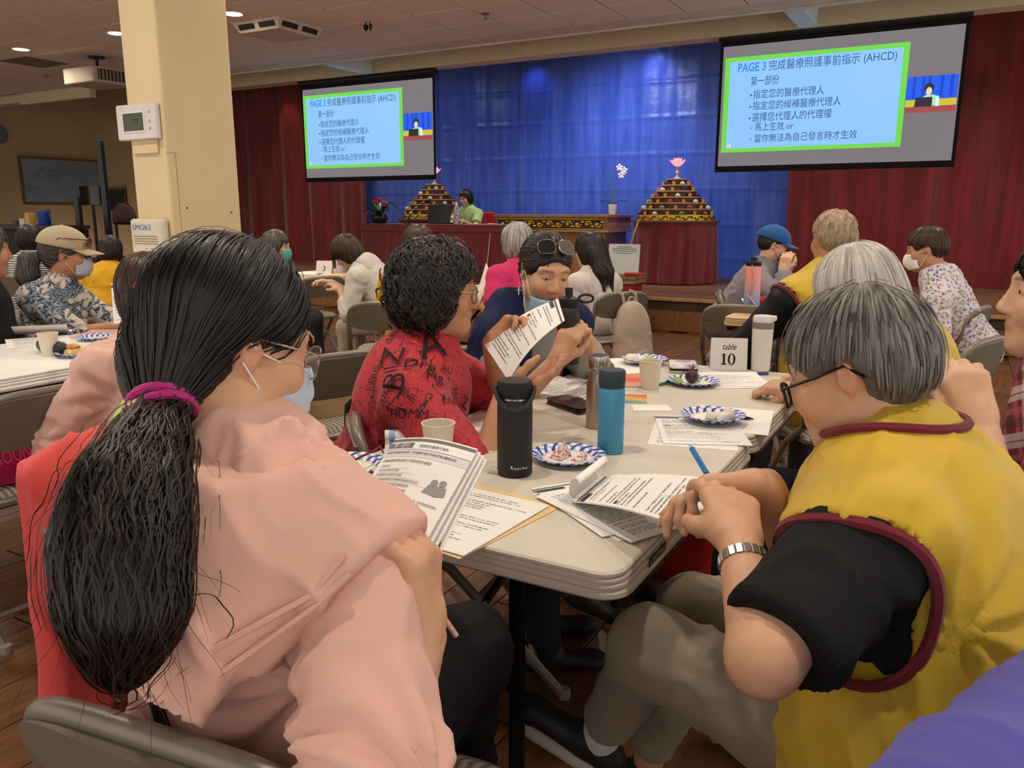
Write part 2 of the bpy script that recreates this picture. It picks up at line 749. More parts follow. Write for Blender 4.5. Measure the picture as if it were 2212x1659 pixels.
def curtain(name, x0, x1, y, z0, z1, m, seed, label, amp=0.035, freq=9.0):
    o = empty(name, ((x0 + x1) / 2, y, z0), label=label, cat='curtain')
    nx = int((x1 - x0) * 36)
    w = x1 - x0
    xs = np.linspace(0, 1, nx + 1)
    P = np.stack([xs * w * 1.3, xs * 0, xs * 0], 1)
    warp = vnoise(P * 1.5, seed) * 0.9
    prof = np.sin(xs * w * freq + warp * 3.0) * 0.6 + np.sin(xs * w * freq * 2.13 + warp * 5) * 0.3 + vnoise(P * 5, seed + 3) * 0.5
    mb = MB()

    def fn(u, v):
        i = min(nx, int(round(u * nx)))
        a = amp * (0.55 + 0.75 * (1 - v))
        return (x0 + u * w - o.location[0], prof[i] * a + 0.01 * math.sin(v * 9 + u * 30), (z1 - z0) * v)
    mb.grid(fn, nx, 10)
    mb.build('curtain_fabric', m, o, auto=None)
    r = MB()
    r.tube([(x0 - o.location[0], 0.02, z1 - z0 - 0.02), (x1 - o.location[0], 0.02, z1 - z0 - 0.02)], 0.015, 8)
    r.build('curtain_rail', mat('rail_metal', '#3a3432', 0.5, 0.6), o)
    return o


BLUEM = curtain_mat('blue_curtain_fabric', '#4561bd', '#2c469c', rough=0.34, sheen=0.2)
REDM = curtain_mat('red_curtain_fabric', '#83161a', '#4f0a0d', crease=False, rough=0.6)
curtain('blue_curtain', -9.75, -2.12, 11.80, 0.376, 3.68, BLUEM, 5, 'long royal blue satin curtain hanging behind the stage table and altar', 0.03, 7.0)
curtain('red_curtain', -13.7, -9.55, 11.66, 0.376, 3.68, REDM, 9, 'dark red velvet curtain hanging left of the blue curtain beside the pillar', 0.05, 8.0)
curtain('red_curtain', -2.2, 2.6, 11.62, 0.376, 3.68, REDM, 21, 'dark red velvet curtain hanging on the right side of the stage', 0.045, 6.5)

spot((-6.15, 11.5, 3.6), (-6.2, 11.78, 3.0), 9, (0.25, 0.38, 1.0), 110, 1.0)
spot((-4.15, 11.5, 3.6), (-4.3, 11.78, 3.0), 12, (0.3, 0.42, 1.0), 120, 1.0)
spot((-4.6, 9.95, 3.5), (-4.7, 11.75, 1.7), 260, (0.62, 0.74, 1.0), 105, 1.0, 0.2)
spot((-11.3, 11.30, 3.66), (-11.3, 11.7, 2.4), 14, (1.0, 0.35, 0.3), 60, 0.9)
spot((0.6, 11.30, 3.66), (0.6, 11.65, 2.4), 14, (1.0, 0.35, 0.3), 60, 0.9)
spot((-7.6, 9.95, 3.5), (-7.8, 11.75, 1.7), 45, (0.6, 0.7, 1.0), 105, 1.0, 0.2)

for x_ in (-10.6, -8.2, -5.8, -3.4, -1.0, 1.2):  # unseen fill lights, added to brighten the presenter, altar and curtains
    lamp_light(x_, 9.9, 3.3, 22, 0.25, (1.0, 0.88, 0.75), 'stage_fill_light')

# ================================================================ projection screens
def flat_emit(name, c, s=1.0):
    if name in MATS:
        return MATS[name]
    m = bpy.data.materials.new(name)
    t = NT(m)
    t.b.inputs['Base Color'].default_value = (0.02, 0.02, 0.02, 1)
    t.b.inputs['Roughness'].default_value = 0.9
    t.b.inputs['Specular IOR Level'].default_value = 0.05
    v = t.coord('Object')
    n = t.noise(v, 0.6, 1)
    cc = lin(c)
    t.l(t.ramp(n, [(0.2, tuple(q * 0.93 for q in cc)), (0.8, tuple(min(1, q * 1.05) for q in cc))]), t.b.inputs['Emission Color'])
    t.b.inputs['Emission Strength'].default_value = s
    MATS[name] = m
    return m


SL = {'gray': flat_emit('projected_gray', '#7d787c'), 'green': flat_emit('projected_green', '#74dc4e'), 'blue': flat_emit('projected_light_blue', '#8fc6fd', 1.05),
      'ink': flat_emit('projected_ink', '#35508f'), 'cyan': flat_emit('projected_cyan', '#2f92ea'), 'pblue': flat_emit('projected_video_blue', '#2c62f0'),
      'pink': flat_emit('projected_video_red', '#a8504f'), 'gold': flat_emit('projected_video_gold', '#d8c23a'), 'skin': flat_emit('projected_video_skin', '#f0dcb2'),
      'black': flat_emit('projected_video_black', '#39323a'), 'mint': flat_emit('projected_video_mint', '#a9ecc0'), 'white': flat_emit('projected_video_white', '#e8f4ff'), 'red': flat_emit('projected_red', '#e0503c'),
      'dblue': flat_emit('projected_video_dark_blue', '#1f4bd0')}
SCREEN_Y = 9.62
K = SCREEN_Y / 9.0


def screen(x0, x1, z0, z1, sx0, sx1, sz0, sz1, label):
    cxs = (x0 + x1) / 2
    t = empty('projection_screen', (cxs, SCREEN_Y, z0), label=label, cat='projection screen', group='projection screens over the stage')
    W_, H_ = x1 - x0, z1 - z0
    b = MB()
    b.box((0, 0.02, H_ / 2), (W_, 0.006, H_))
    b.build('canvas_border', mat('screen_black', '#080808', 0.8), t, smooth=False)
    b = MB()
    b.tube([(-W_ / 2 - 0.02, 0.02, H_ + 0.04), (W_ / 2 + 0.02, 0.02, H_ + 0.04)], 0.05, 12)
    b.build('housing', mat('screen_housing', '#0d0d0e', 0.5), t)
    b = MB()
    b.tube([(-W_ / 2, 0.02, 0), (W_ / 2, 0.02, 0)], 0.014, 8)
    b.build('weight_bar', mat('screen_housing', '#0d0d0e', 0.5), t)
    m = 0.035
    b = MB()
    b.box((0, 0.015, (m + H_ - 0.07) / 2 + m / 2 - 0.0), (W_ - 2 * m, 0.004, H_ - 0.07 - m))
    b.build('canvas', SL['gray'], t, smooth=False)
    # projected slide, flat on the canvas
    y = 0.0105

    def rect(nm, a, bb, c, d, mt, yy):
        q = MB()
        q.box(((a + bb) / 2, yy, (c + d) / 2), (abs(bb - a), 0.001, abs(d - c)))
        return q.build(nm, mt, t, smooth=False)
    ox, oz = cxs, z0
    a0, a1, b0, b1 = sx0 - ox, sx1 - ox, sz0 - oz, sz1 - oz
    rect('slide_border', a0, a1, b0, b1, SL['green'], y)
    sw, sh = a1 - a0, b1 - b0
    rect('slide', a0 + 0.03 * sw, a1 - 0.03 * sw, b0 + 0.042 * sh, b1 - 0.045 * sh, SL['blue'], y - 0.0012)

    def fn(u, v):
        return (a0 + u * sw, y - 0.0024, b0 + v * sh)
    asp = sw / sh
    ink = MB()

    def line(txt, u, v, h, w):
        vs, fs, ww = glyphs(txt, 2)
        ink_ = ink
        ink_.add([fn(u + q[0] / ww * w, v + q[1] * h) for q in vs], fs)
    c = MB()
    vs, fs, ww = glyphs('PAGE 3', 2, bold=0.02)
    c.add([fn(0.075 + q[0] / ww * 0.165, 0.845 + q[1] * 0.125) for q in vs], fs)
    c.build('slide_heading', SL['cyan'], t, smooth=False)
    line('完成醫療照護事前指示 (AHCD)', 0.255, 0.845, 0.112, 0.685)
    line('第一部份', 0.155, 0.70, 0.105, 0.165)
    for txt, v, u1 in (('指定您的醫療代理人', 0.565, 0.575), ('指定您的候補醫療代理人', 0.445, 0.67), ('選擇您代理人的代理權', 0.325, 0.625)):
        line(txt, 0.175, v, 0.1, u1 - 0.175)
        ink.box(fn(0.163, v + 0.03), (0.02, 0.0005, 0.02))
    line('馬上生效 or', 0.195, 0.225, 0.095, 0.225)
    line('當你無法為自己發言時才生效', 0.195, 0.105, 0.095, 0.575)
    for v in (0.225, 0.105):
        ink.add([fn(0.168, v + 0.035), fn(0.175, v + 0.012), fn(0.190, v + 0.06), fn(0.176, v + 0.025)], [(0, 1, 2, 3)])
    ink.build('slide_text', SL['ink'], t, smooth=False)
    q = MB()
    q.lathe([(0.001, 0), (0.022, 0)], fn(0.045, 0.075), 14, axis=(0, -1, 0))
    q.build('slide_emblem', SL['white'], t)
    q = MB()
    q.lathe([(0.001, 0.0005), (0.011, 0.0005)], fn(0.043, 0.078), 6, axis=(0, -1, 0))
    q.build('slide_emblem_heart', SL['red'], t)
    # small camera picture beside the slide
    v0, v1 = a1 + 0.005, W_ / 2 - m - 0.012
    h0, h1 = b0 + 0.32 * sh, b0 + 0.665 * sh
    vw, vh = v1 - v0, h1 - h0
    rect('video', v0, v1, h0, h1, SL['pblue'], y)
    for q in (0.12, 0.3, 0.42, 0.66, 0.85):
        rect('video_fold', v0 + vw * q, v0 + vw * (q + 0.06), h0 + vh * 0.4, h1, SL['dblue'], y - 0.0004)
    rect('video_altar', v0, v1, h0 + vh * 0.17, h0 + vh * 0.36, SL['gold'], y - 0.0008)
    rect('video_table', v0, v1, h0, h0 + vh * 0.16, SL['pink'], y - 0.0012)

    def poly(nm, pts, mt, dy):
        g = MB()
        g.add([(v0 + vw * p, y - dy, h0 + vh * r) for p, r in pts], [tuple(range(len(pts)))])
        g.build(nm, mt, t, smooth=False)
    circ = lambda cx_, cy_, rx, ry, n=14: [(cx_ + rx * math.cos(k * 2 * math.pi / n), cy_ + ry * math.sin(k * 2 * math.pi / n)) for k in range(n)]
    poly('video_shirt', [(0.28, 0.2), (0.3, 0.4), (0.4, 0.48), (0.55, 0.48), (0.66, 0.4), (0.68, 0.2)], SL['mint'], 0.0016)
    poly('video_hair', circ(0.45, 0.66, 0.095, 0.15), SL['black'], 0.002)
    poly('video_face', circ(0.45, 0.58, 0.06, 0.11), SL['skin'], 0.0024)
    poly('video_laptop', [(0.18, 0.16), (0.2, 0.42), (0.53, 0.42), (0.53, 0.16)], SL['black'], 0.0028)
    poly('video_bottle', [(0.6, 0.16), (0.6, 0.4), (0.63, 0.46), (0.66, 0.4), (0.66, 0.16)], SL['white'], 0.0028)
    return t


def kz(z):
    return CZ + (z - CZ) * K


screen(-8.51 * K, -6.205 * K, kz(1.742), kz(3.05), -8.475 * K, -6.722 * K, kz(1.918), kz(2.918), 'left of the two projection screens, hanging over the potted red flowers')
screen(-2.505 * K, -0.185 * K, kz(1.748), kz(3.072), -2.445 * K, -0.672 * K, kz(1.94), kz(2.908), 'right of the two projection screens, hanging above the man in the blue cap')

# ================================================================ skirted stage table
TZ = 1.14
SKM = curtain_mat('maroon_skirt_fabric', '#7d1626', '#5c0d18', crease=False, rough=0.55)


def skirt_poly(loop, z0, z1, amp, freq, seed, close=False):
    """pleated cloth hanging along a floor-plan polyline"""
    mb = MB()
    pts = [V(*p) for p in loop]
    seg = [np.linalg.norm(pts[i + 1] - pts[i]) for i in range(len(pts) - 1)]
    tot = sum(seg)
    n = int(tot * 45)
    pos, nor = [], []
    for k in range(n + 1):
        s = tot * k / n
        i = 0
        while i < len(seg) - 1 and s > seg[i]:
            s -= seg[i]
            i += 1
        d = nz(pts[i + 1] - pts[i])
        pos.append(pts[i] + d * s)
        nor.append(V(d[1], -d[0]))
    pr = [math.sin(k / n * tot * freq + 1.3 * math.sin(k / n * tot * 3 + seed)) for k in range(n + 1)]

    def fn(u, v):
        k = int(round(u * n))
        a = amp * (1 - v) ** 0.7 * (0.6 + 0.4 * math.sin(k * 0.37 + seed))
        p = pos[k] + nor[k] * (pr[k] * a + 0.02 * (1 - v))
        return (p[0], p[1], z0 + (z1 - z0) * v)
    mb.grid(fn, n, 8)
    return mb


t = empty('stage_table', (-6.63, 9.72, 0.376), label='long presenter table on the stage under a pleated maroon skirt', cat='table')
mb = MB()
mb.rbox((-6.63, 9.72, TZ - 0.012), (2.36, 0.64, 0.024), 0.03, 3)
world_build(mb, 'table_top', SKM, t)
mb = skirt_poly([(-7.81, 10.03), (-7.81, 9.40), (-5.45, 9.40), (-5.45, 10.03)], 0.38, TZ - 0.09, 0.035, 48, 1.0)
world_build(mb, 'skirt', SKM, t, auto=None)
mb = skirt_poly([(-7.815, 10.04), (-7.815, 9.395), (-5.445, 9.395), (-5.445, 10.04)], TZ - 0.1, TZ, 0.004, 10, 2.0)
world_build(mb, 'skirt_band', SKM, t, auto=None)
for sx in (-7.6, -5.66):
    mb = MB()
    mb.box((sx, 9.72, 0.75), (0.04, 0.5, 0.73))
    world_build(mb, 'leg', mat('dark_steel', '#1c1b1a', 0.4, 0.7), t)

# laptop, bottle, microphone, mouse, notes on the stage table
def on_stage(px, py, Y=9.72, z=TZ):
    p = aty(px, py, Y)
    return V(p[0], Y, z)


p = on_stage(952, 480, 9.72)
t = empty('laptop', p, rz=0.0, label='black laptop standing open on the maroon stage table', cat='laptop')
BLK = mat('black_plastic', '#141416', 0.42)
mb = MB()
mb.rbox((0, 0.12, 0.01), (0.40, 0.26, 0.018), 0.012)
mb.build('keyboard_base', BLK, t)
mb = MB()
R = Rx(math.radians(-14))
mb.rbox((0, -0.03, 0.145), (0.40, 0.01, 0.27), 0.004, 2, R)
mb.build('lid', mat('laptop_lid', '#232326', 0.45), t)
p = on_stage(986, 480, 9.62)
t = empty('water_bottle', p, label='patterned white bottle standing beside the laptop on the stage', cat='bottle')
mb = MB()
mb.lathe([(0.036, 0), (0.04, 0.01), (0.04, 0.2), (0.03, 0.235), (0.02, 0.25)], n=18)
m = bpy.data.materials.new('speckled_steel')
tt = NT(m)
n = tt.noise(tt.coord('Object'), 60, 2)
tt.l(tt.ramp(n, [(0.45, lin('#4f5560')), (0.52, lin('#d8d8dd'))]), tt.b.inputs['Base Color'])
tt.b.inputs['Roughness'].default_value = 0.4
mb.build('flask', m, t)
mb = MB()
mb.lathe([(0.021, 0.25), (0.021, 0.28), (0.014, 0.3), (0.0001, 0.303)], n=14)
mb.build('cap', mat('bottle_cap_white', '#dadbe0', 0.4), t)
p = on_stage(880, 481, 9.6)
t = empty('gooseneck_microphone', p, label='thin black gooseneck microphone left of the stage laptop', cat='microphone')
mb = MB()
mb.lathe([(0.05, 0), (0.05, 0.012), (0.012, 0.03)], n=14)
mb.build('base', BLK, t)
mb = MB()
mb.tube([(0, 0, 0.02), (0.05, 0, 0.12), (0.18, 0.0, 0.22), (0.34, 0.02, 0.31)], 0.006, 6)
mb.build('neck', BLK, t)
mb = MB()
mb.tube([(0.33, 0.02, 0.305), (0.40, 0.025, 0.335)], 0.016, 8)
mb.build('capsule', BLK, t)
p = on_stage(1040, 478, 9.66)
t = empty('document_stack', p, label='loose white papers lying at the presenter on the stage table', cat='papers')
for k, (dx, rz) in enumerate(((0, 0.1), (0.18, -0.2))):
    mb = MB()
    mb.box((dx, 0, 0.004 + 0.003 * k), (0.21, 0.2, 0.004), Rz(rz))
    mb.build('sheet', mat('paper_white', '#eceae6', 0.7), t)
mb = MB()
c0 = on_stage(1068, 477, 9.6)
mb.tube([c0 + V(-0.1, 0, 0.012), c0 + V(0, -0.05, 0.015), c0 + V(0.05, -0.16, 0.0), V(c0[0] + 0.06, 9.36, 0.9), V(c0[0] + 0.02, 9.34, 0.5), V(c0[0] + 0.05, 9.34, 0.39)], 0.006, 6)
tag(mb.build('power_cable', mat('cable_white', '#c9c6c4', 0.5)), 'pale cable hanging down the front of the maroon stage table', 'cable')

# potted bromeliad
p = on_stage(820, 478, 9.66)
t = empty('potted_plant', p, label='potted plant with red blooms at the left end of the stage table', cat='plant')
mb = MB()
mb.lathe([(0.07, 0), (0.10, 0.02), (0.125, 0.07), (0.12, 0.11), (0.10, 0.135), (0.085, 0.125), (0.08, 0.11)], n=24)
mb.build('pot', mat('pot_black', '#1a1c1d', 0.35), t)
LEAF = mat('leaf_green', '#2c5a2e', 0.45, var=0.3, vscale=20)
rr = random.Random(3)
for k in range(22):
    a = k * 2.4
    L = rr.uniform(0.22, 0.38)
    hgt = rr.uniform(0.08, 0.24)
    mb = MB()

    def fn(u, v, a=a, L=L, hgt=hgt):
        w = 0.022 * math.sin(math.pi * min(0.97, 0.12 + v * 0.88)) * (u - 0.5) * 2
        r = 0.02 + L * v
        z = 0.12 + hgt * math.sin(v * 2.3) - 0.06 * v * v
        return (r * math.cos(a) - w * math.sin(a), r * math.sin(a) + w * math.cos(a), z - abs(u - 0.5) * -0.01)
    mb.grid(fn, 2, 7)
    mb.build('leaf', LEAF, t)
for (dx, dy, dz) in ((-0.06, 0, 0.30), (0.09, 0.02, 0.29), (0.02, -0.03, 0.34)):
    mb = MB()
    mb.tube([(dx * 0.4, dy, 0.12), (dx, dy, dz - 0.03)], 0.006, 6)
    st = mb.build('flower_stem', LEAF, t)
    mb = MB()
    for q in range(7):
        a = q * 0.9
        mb.ball((dx + 0.025 * math.cos(a), dy + 0.025 * math.sin(a), dz + 0.012 * (q % 3)), (0.022, 0.013, 0.02), 8, Rz(a))
    mb.build('flower', mat('bloom_red', '#c8322f', 0.5), st)

# ================================================================ altar with gold frieze
ax0, ax1, ay0, ay1, az = -6.05, -4.30, 10.32, 11.2, 1.275
t = empty('altar_table', ((ax0 + ax1) / 2, (ay0 + ay1) / 2, 0.376), label='carved wooden altar table with a gold scroll frieze on the stage', cat='table')
AW = plank_mat('altar_wood', '#b08452', '#8c6338', 1.0, 0.4)
GOLD = mat('gold_carving', '#e0b83c', 0.38, 0.35, var=0.15, vscale=20)
mb = MB()
mb.rbox(((ax0 + ax1) / 2, (ay0 + ay1) / 2, az - 0.02), (ax1 - ax0 + 0.06, ay1 - ay0 + 0.06, 0.04), 0.01, 2)
world_build(mb, 'top', AW, t)
mb = MB()
mb.box(((ax0 + ax1) / 2, (ay0 + ay1) / 2, az - 0.13), (ax1 - ax0, ay1 - ay0, 0.18))
world_build(mb, 'apron', AW, t)
mb = MB()
mb.rbox(((ax0 + ax1) / 2, (ay0 + ay1) / 2, az - 0.23), (ax1 - ax0 + 0.04, ay1 - ay0 + 0.04, 0.025), 0.01, 2)
mb.box(((ax0 + ax1) / 2, (ay0 + ay1) / 2, 0.70), (ax1 - ax0 - 0.1, ay1 - ay0 - 0.1, 0.66))
world_build(mb, 'cabinet', AW, t)
for k in range(3):
    w = (ax1 - ax0 - 0.1) / 3
    mb = MB()
    mb.rbox((ax0 + 0.05 + w * (k + 0.5), ay0 + 0.045, 0.70), (w - 0.08, 0.03, 0.5), 0.005, 1)
    world_build(mb, 'door_panel', AW, t)
mb = MB()
mb.box(((ax0 + ax1) / 2 - 0.02, ay0 - 0.004, az - 0.13), (1.64, 0.01, 0.135))
world_build(mb, 'frieze_board', mat('frieze_brown', '#4d3517', 0.6), t)
for k in range(11):
    mb = MB()
    x = ax0 + 0.12 + k * 0.149
    s = 1 if k % 2 else -1
    pts = []
    for q in range(15):
        a = q / 14 * 4.6
        rr_ = 0.055 * (1 - q / 17)
        pts.append((x + rr_ * math.cos(a * s), ay0 - 0.014, az - 0.13 + s * rr_ * math.sin(a) * 0.95))
    mb.tube(pts, 0.009, 6)
    mb.ball((x, ay0 - 0.014, az - 0.13), (0.02, 0.012, 0.018), 8)
    mb.ball((x + 0.07, ay0 - 0.014, az - 0.13 - s * 0.03), (0.03, 0.01, 0.012), 8)
    world_build(mb, 'scroll', GOLD, t)
mb = MB()
for s in (-1, 1):
    mb.box(((ax0 + ax1) / 2 - 0.02, ay0 - 0.012, az - 0.13 + s * 0.066), (1.64, 0.012, 0.008))
world_build(mb, 'frieze_edge', GOLD, t)

# orchid on the altar
op = aty(1323, 461, 10.62)
t = empty('potted_orchid', (op[0], 10.62, az), label='white orchid in a slim white pot on the altar', cat='plant')
mb = MB()
mb.lathe([(0.045, 0), (0.05, 0.01), (0.062, 0.14), (0.055, 0.14), (0.05, 0.12)], n=20)
mb.build('pot', mat('pot_white', '#e6e2dd', 0.45), t)
for a, L in ((0.3, 0.2), (2.8, 0.24), (3.6, 0.15)):
    mb = MB()

    def fn(u, v, a=a, L=L):
        w = 0.04 * math.sin(math.pi * min(0.98, 0.15 + v * 0.85)) * (u - 0.5) * 2
        return (L * v * math.cos(a) - w * math.sin(a), L * v * math.sin(a) + w * math.cos(a), 0.13 + 0.16 * v - 0.12 * v * v + abs(u - 0.5) * 0.02)
    mb.grid(fn, 2, 6)
    mb.build('leaf', LEAF, t)
mb = MB()
mb.tube([(0, 0, 0.13), (-0.01, 0, 0.32), (-0.04, 0, 0.5), (-0.01, 0, 0.62), (0.08, 0, 0.66), (0.16, 0, 0.6)], 0.005, 6)
mb.build('stem', mat('orchid_stem', '#5a6a35', 0.5), t)
mb = MB()
mb.tube([(0.01, 0, 0.13), (0.0, 0, 0.3), (-0.09, 0, 0.48), (-0.13, 0, 0.6)], 0.004, 6)
mb.build('stem', mat('orchid_stem', '#5a6a35', 0.5), t)
PET = mat('orchid_petal', '#ecd9e2', 0.5)
for (x, z) in ((0.16, 0.59), (0.09, 0.63), (0.12, 0.53)):
    mb = MB()
    for q in range(5):
        a = q * 2 * math.pi / 5 + 0.3
        mb.ball((x + 0.028 * math.cos(a), -0.012, z + 0.028 * math.sin(a)), (0.026, 0.006, 0.018), 8, Ry(-a))
    mb.build('flower', PET, t)

# ================================================================ tiered candle stands
def tier_stand(cx_, cy_, n_c, where):
    t = empty('tiered_stand', (cx_, cy_, 0.376), label='round tiered wooden candle stand on maroon skirted table ' + where, cat='candle stand')
    base = 1.20
    mb = MB()
    mb.lathe([(0.52, 0.02), (0.52, base - 0.376 - 0.03), (0.60, base - 0.376 - 0.03), (0.60, base - 0.376), (0.0001, base - 0.376)], n=40)
    mb.build('table_core', mat('stage_core', '#5b3a22', 0.6), t)
    loop = [(0.56 * math.cos(a), 0.56 * math.sin(a)) for a in np.linspace(0, 2 * math.pi, 41)]
    sk = skirt_poly(loop, 0.012, base - 0.376 - 0.01, 0.045, 34, cx_)
    sk.build('skirt', SKM, t, auto=None)
    WD = mat('tier_wood', '#4a2d18', 0.45, var=0.2, vscale=12)
    LT = mat('tier_edge', '#b9946a', 0.45)
    z = base - 0.376
    mb = MB()
    mb.lathe([(0.505, z), (0.505, z + 0.075), (0.49, z + 0.075)], n=48, cap=False)
    mb.build('gold_base_band', GOLD, t)
    for k in range(20):
        a = k * 2 * math.pi / 20
        q = MB()
        pts = [(0.512 * math.cos(a + d), 0.512 * math.sin(a + d), z + 0.037 + 0.022 * math.sin(d * 26)) for d in np.linspace(-0.13, 0.13, 9)]
        q.tube(pts, 0.008, 5)
        q.build('band_scroll', mat('frieze_brown', '#4d3517', 0.6), t)
    z += 0.075
    nt = 6
    rad = [0.475 - 0.067 * k for k in range(nt)]
    for k, r in enumerate(rad):
        h = 0.078
        mb = MB()
        mb.lathe([(r - 0.012, z), (r - 0.012, z + h - 0.014), (0.0001, z + h - 0.014)], n=40)
        mb.build('tier', WD, t)
        mb = MB()
        mb.lathe([(r - 0.03, z + h - 0.014), (r, z + h - 0.014), (r, z + h), (r - 0.075, z + h), (r - 0.075, z + h - 0.014)], n=40)
        mb.build('tier_edge', LT, t)
        z += h
    ztop = z
    # candles and ornaments standing on the ledges
    orn = [lin(c) for c in ('#3b2a66', '#cfd4c8', '#7c8d5a', '#b04a3a', '#e0dccf')]
    zz = base + 0.075
    for k, r in enumerate(rad):
        zl = zz if k == 0 else zz + 0.078 * k
        tn = ('the lowest', 'the second lowest', 'the third lowest', 'the third highest', 'the second highest', 'the highest')[k] + ' ledge of the stand '
        rl = 0.488 if k == 0 else rad[k - 1] - 0.034
        nseg = max(5, 9 - k)
        for j in range(nseg):
            a = -math.pi / 2 + (j - (nseg - 1) / 2) * (math.pi * 1.05 / nseg) + 0.1
            if j % 2 == 0:
                c = link('votive_candle', candle_me, None, (cx_ + rl * math.cos(a), cy_ + rl * math.sin(a), zl))
                tag(c, 'small amber candle on ' + tn + where, 'candle', 'amber candles on the stand ' + where)
            else:
                c = link('lotus_ornament', orn_me[(j // 2 + k) % len(orn_me)], None, (cx_ + rl * math.cos(a), cy_ + rl * math.sin(a), zl))
                tag(c, 'little flower ornament on ' + tn + where, 'ornament', 'flower ornaments on the stand ' + where)
    # lotus lamp on top
    lt = empty('lotus_lamp', (cx_, cy_, 0.376 + ztop), label='glowing pink glass lotus lamp topping the tiered stand ' + where, cat='lamp')
    mb = MB()
    mb.lathe([(0.05, 0), (0.05, 0.012), (0.02, 0.03), (0.014, 0.06), (0.03, 0.085), (0.014, 0.11), (0.02, 0.14), (0.035, 0.16)], n=18)
    mb.build('base', mat('lamp_crystal', '#c8c4c4', 0.15, 0.3), lt)
    PK = mat('lotus_glass', '#e8506a', 0.3, emit='#ff6a70', estr=3.0)
    for ring, (n, tilt, L) in enumerate(((6, 0.3, 0.12), (8, 0.85, 0.135))):
        for q in range(n):
            a = q * 2 * math.pi / n + ring * 0.4
            mb = MB()

            def fn(u, v, a=a, tilt=tilt, L=L):
                w = 0.032 * math.sin(math.pi * min(0.99, 0.1 + 0.9 * v)) * (u - 0.5) * 2
                r = 0.02 + L * math.sin(tilt) * v
                return (r * math.cos(a) - w * math.sin(a), r * math.sin(a) + w * math.cos(a), 0.16 + L * math.cos(tilt) * v)
            mb.grid(fn, 2, 5)
            mb.build('petal', PK, lt)
    mb = MB()
    mb.ball((0, 0, 0.215), 0.036, 10)
    mb.build('bulb', mat('lotus_bulb', '#ffffff', 0.5, var=0, emit='#fff2e0', estr=5), lt)


mb = MB()
mb.lathe([(0.021, 0), (0.023, 0.002), (0.023, 0.044), (0.019, 0.044), (0.018, 0.036), (0.0001, 0.036)], n=12)
candle_me = mb.mesh('votive_candle', mat('amber_glass', '#c98a16', 0.3, var=0.1), True)
orn_me = []
for c in ('#3b2a66', '#cfd4c8', '#7c8d5a', '#b04a3a', '#e0dccf'):
    mb = MB()
    mb.ball((0, 0, 0.022), (0.022, 0.022, 0.022), 10)
    for q in range(6):
        a = q * math.pi / 3
        mb.ball((0.022 * math.cos(a), 0.022 * math.sin(a), 0.016), (0.014, 0.009, 0.018), 6, Rz(a))
    orn_me.append(mb.mesh('lotus_ornament', mat('ornament_' + c[1:], c, 0.4, var=0.25, vscale=60), True))
tier_stand(aty(940, 470, 10.9)[0], 10.9, 6, 'behind the presenter')
tier_stand(aty(1459, 470, 10.7)[0], 10.7, 6, 'right of the orchid')

# red presenter chair
p = aty(1057, 478, 10.55)
t = empty('presenter_chair', (p[0] - 0.3, 10.6, 0.376), label='red upholstered chair behind the presenter on the stage', cat='chair')
RC = mat('red_upholstery', '#b01a2c', 0.6)
mb = MB()
mb.rbox((0, 0.22, 0.68), (0.5, 0.06, 0.5), 0.03, 3, Rx(0.08))
mb.build('backrest', RC, t)
mb = MB()
mb.rbox((0, -0.03, 0.46), (0.5, 0.46, 0.08), 0.04, 3)
mb.build('seat', RC, t)
for sx in (-1, 1):
    for sy in (-1, 1):
        mb = MB()
        mb.tube([(0.22 * sx, 0.2 * sy, 0), (0.21 * sx, 0.19 * sy, 0.43)], 0.014, 8)
        mb.build('leg', mat('dark_steel', '#1c1b1a', 0.4, 0.7), t)

# donation pedestal before the stage with a display card and a red packet
bp = V(-3.24, 8.30, -0.0)
t = empty('pedestal', bp, label='small red pedestal with gold mouldings before the stage', cat='pedestal')
RED = mat('pedestal_red', '#8a1512', 0.45)
TAN = mat('pedestal_tan', '#8f7a52', 0.5, var=0.15)
mb = MB()
mb.box((0, 0, 0.33), (0.30, 0.30, 0.52))
mb.build('body', RED, t)
mb = MB()
mb.rbox((0, 0, 0.04), (0.42, 0.42, 0.08), 0.01, 2)
mb.rbox((0, 0, 0.10), (0.38, 0.38, 0.04), 0.01, 2)
mb.build('plinth', TAN, t)
mb = MB()
mb.rbox((0, 0, 0.575), (0.34, 0.34, 0.05), 0.01, 2)
mb.rbox((0, 0, 0.625), (0.38, 0.38, 0.05), 0.01, 2)
mb.build('cornice', TAN, t)
cp = aty(1345, 585, 8.22)
t = empty('display_card', (cp[0], 8.22, 0.65), label='white display card standing on the red pedestal', cat='sign')
mb = MB()
mb.box((0, 0.02, 0.16), (0.36, 0.006, 0.32), Rx(-0.12))
mb.build('card', mat('card_pale', '#c9cfca', 0.6), t)
mb = MB()
for k in range(4):
    mb.box((-0.0, 0.0145 + (0.29 - 0.022 * k - 0.16) * 0.12, 0.29 - 0.022 * k), ((0.16, 0.28, 0.28, 0.2)[k], 0.001, 0.006), Rx(-0.12))
mb.build('printed_lines', mat('print_grey', '#5c6770', 0.7), t)
t = empty('red_packet', (cp[0] + 0.16, 8.14, 0.65), label='flat red packet lying on the pedestal below the card', cat='packet')
mb = MB()
mb.rbox((0, 0, 0.012), (0.2, 0.1, 0.022), 0.01, 2, Rz(0.2))
mb.build('packet_body', mat('packet_red', '#c41f16', 0.5), t)
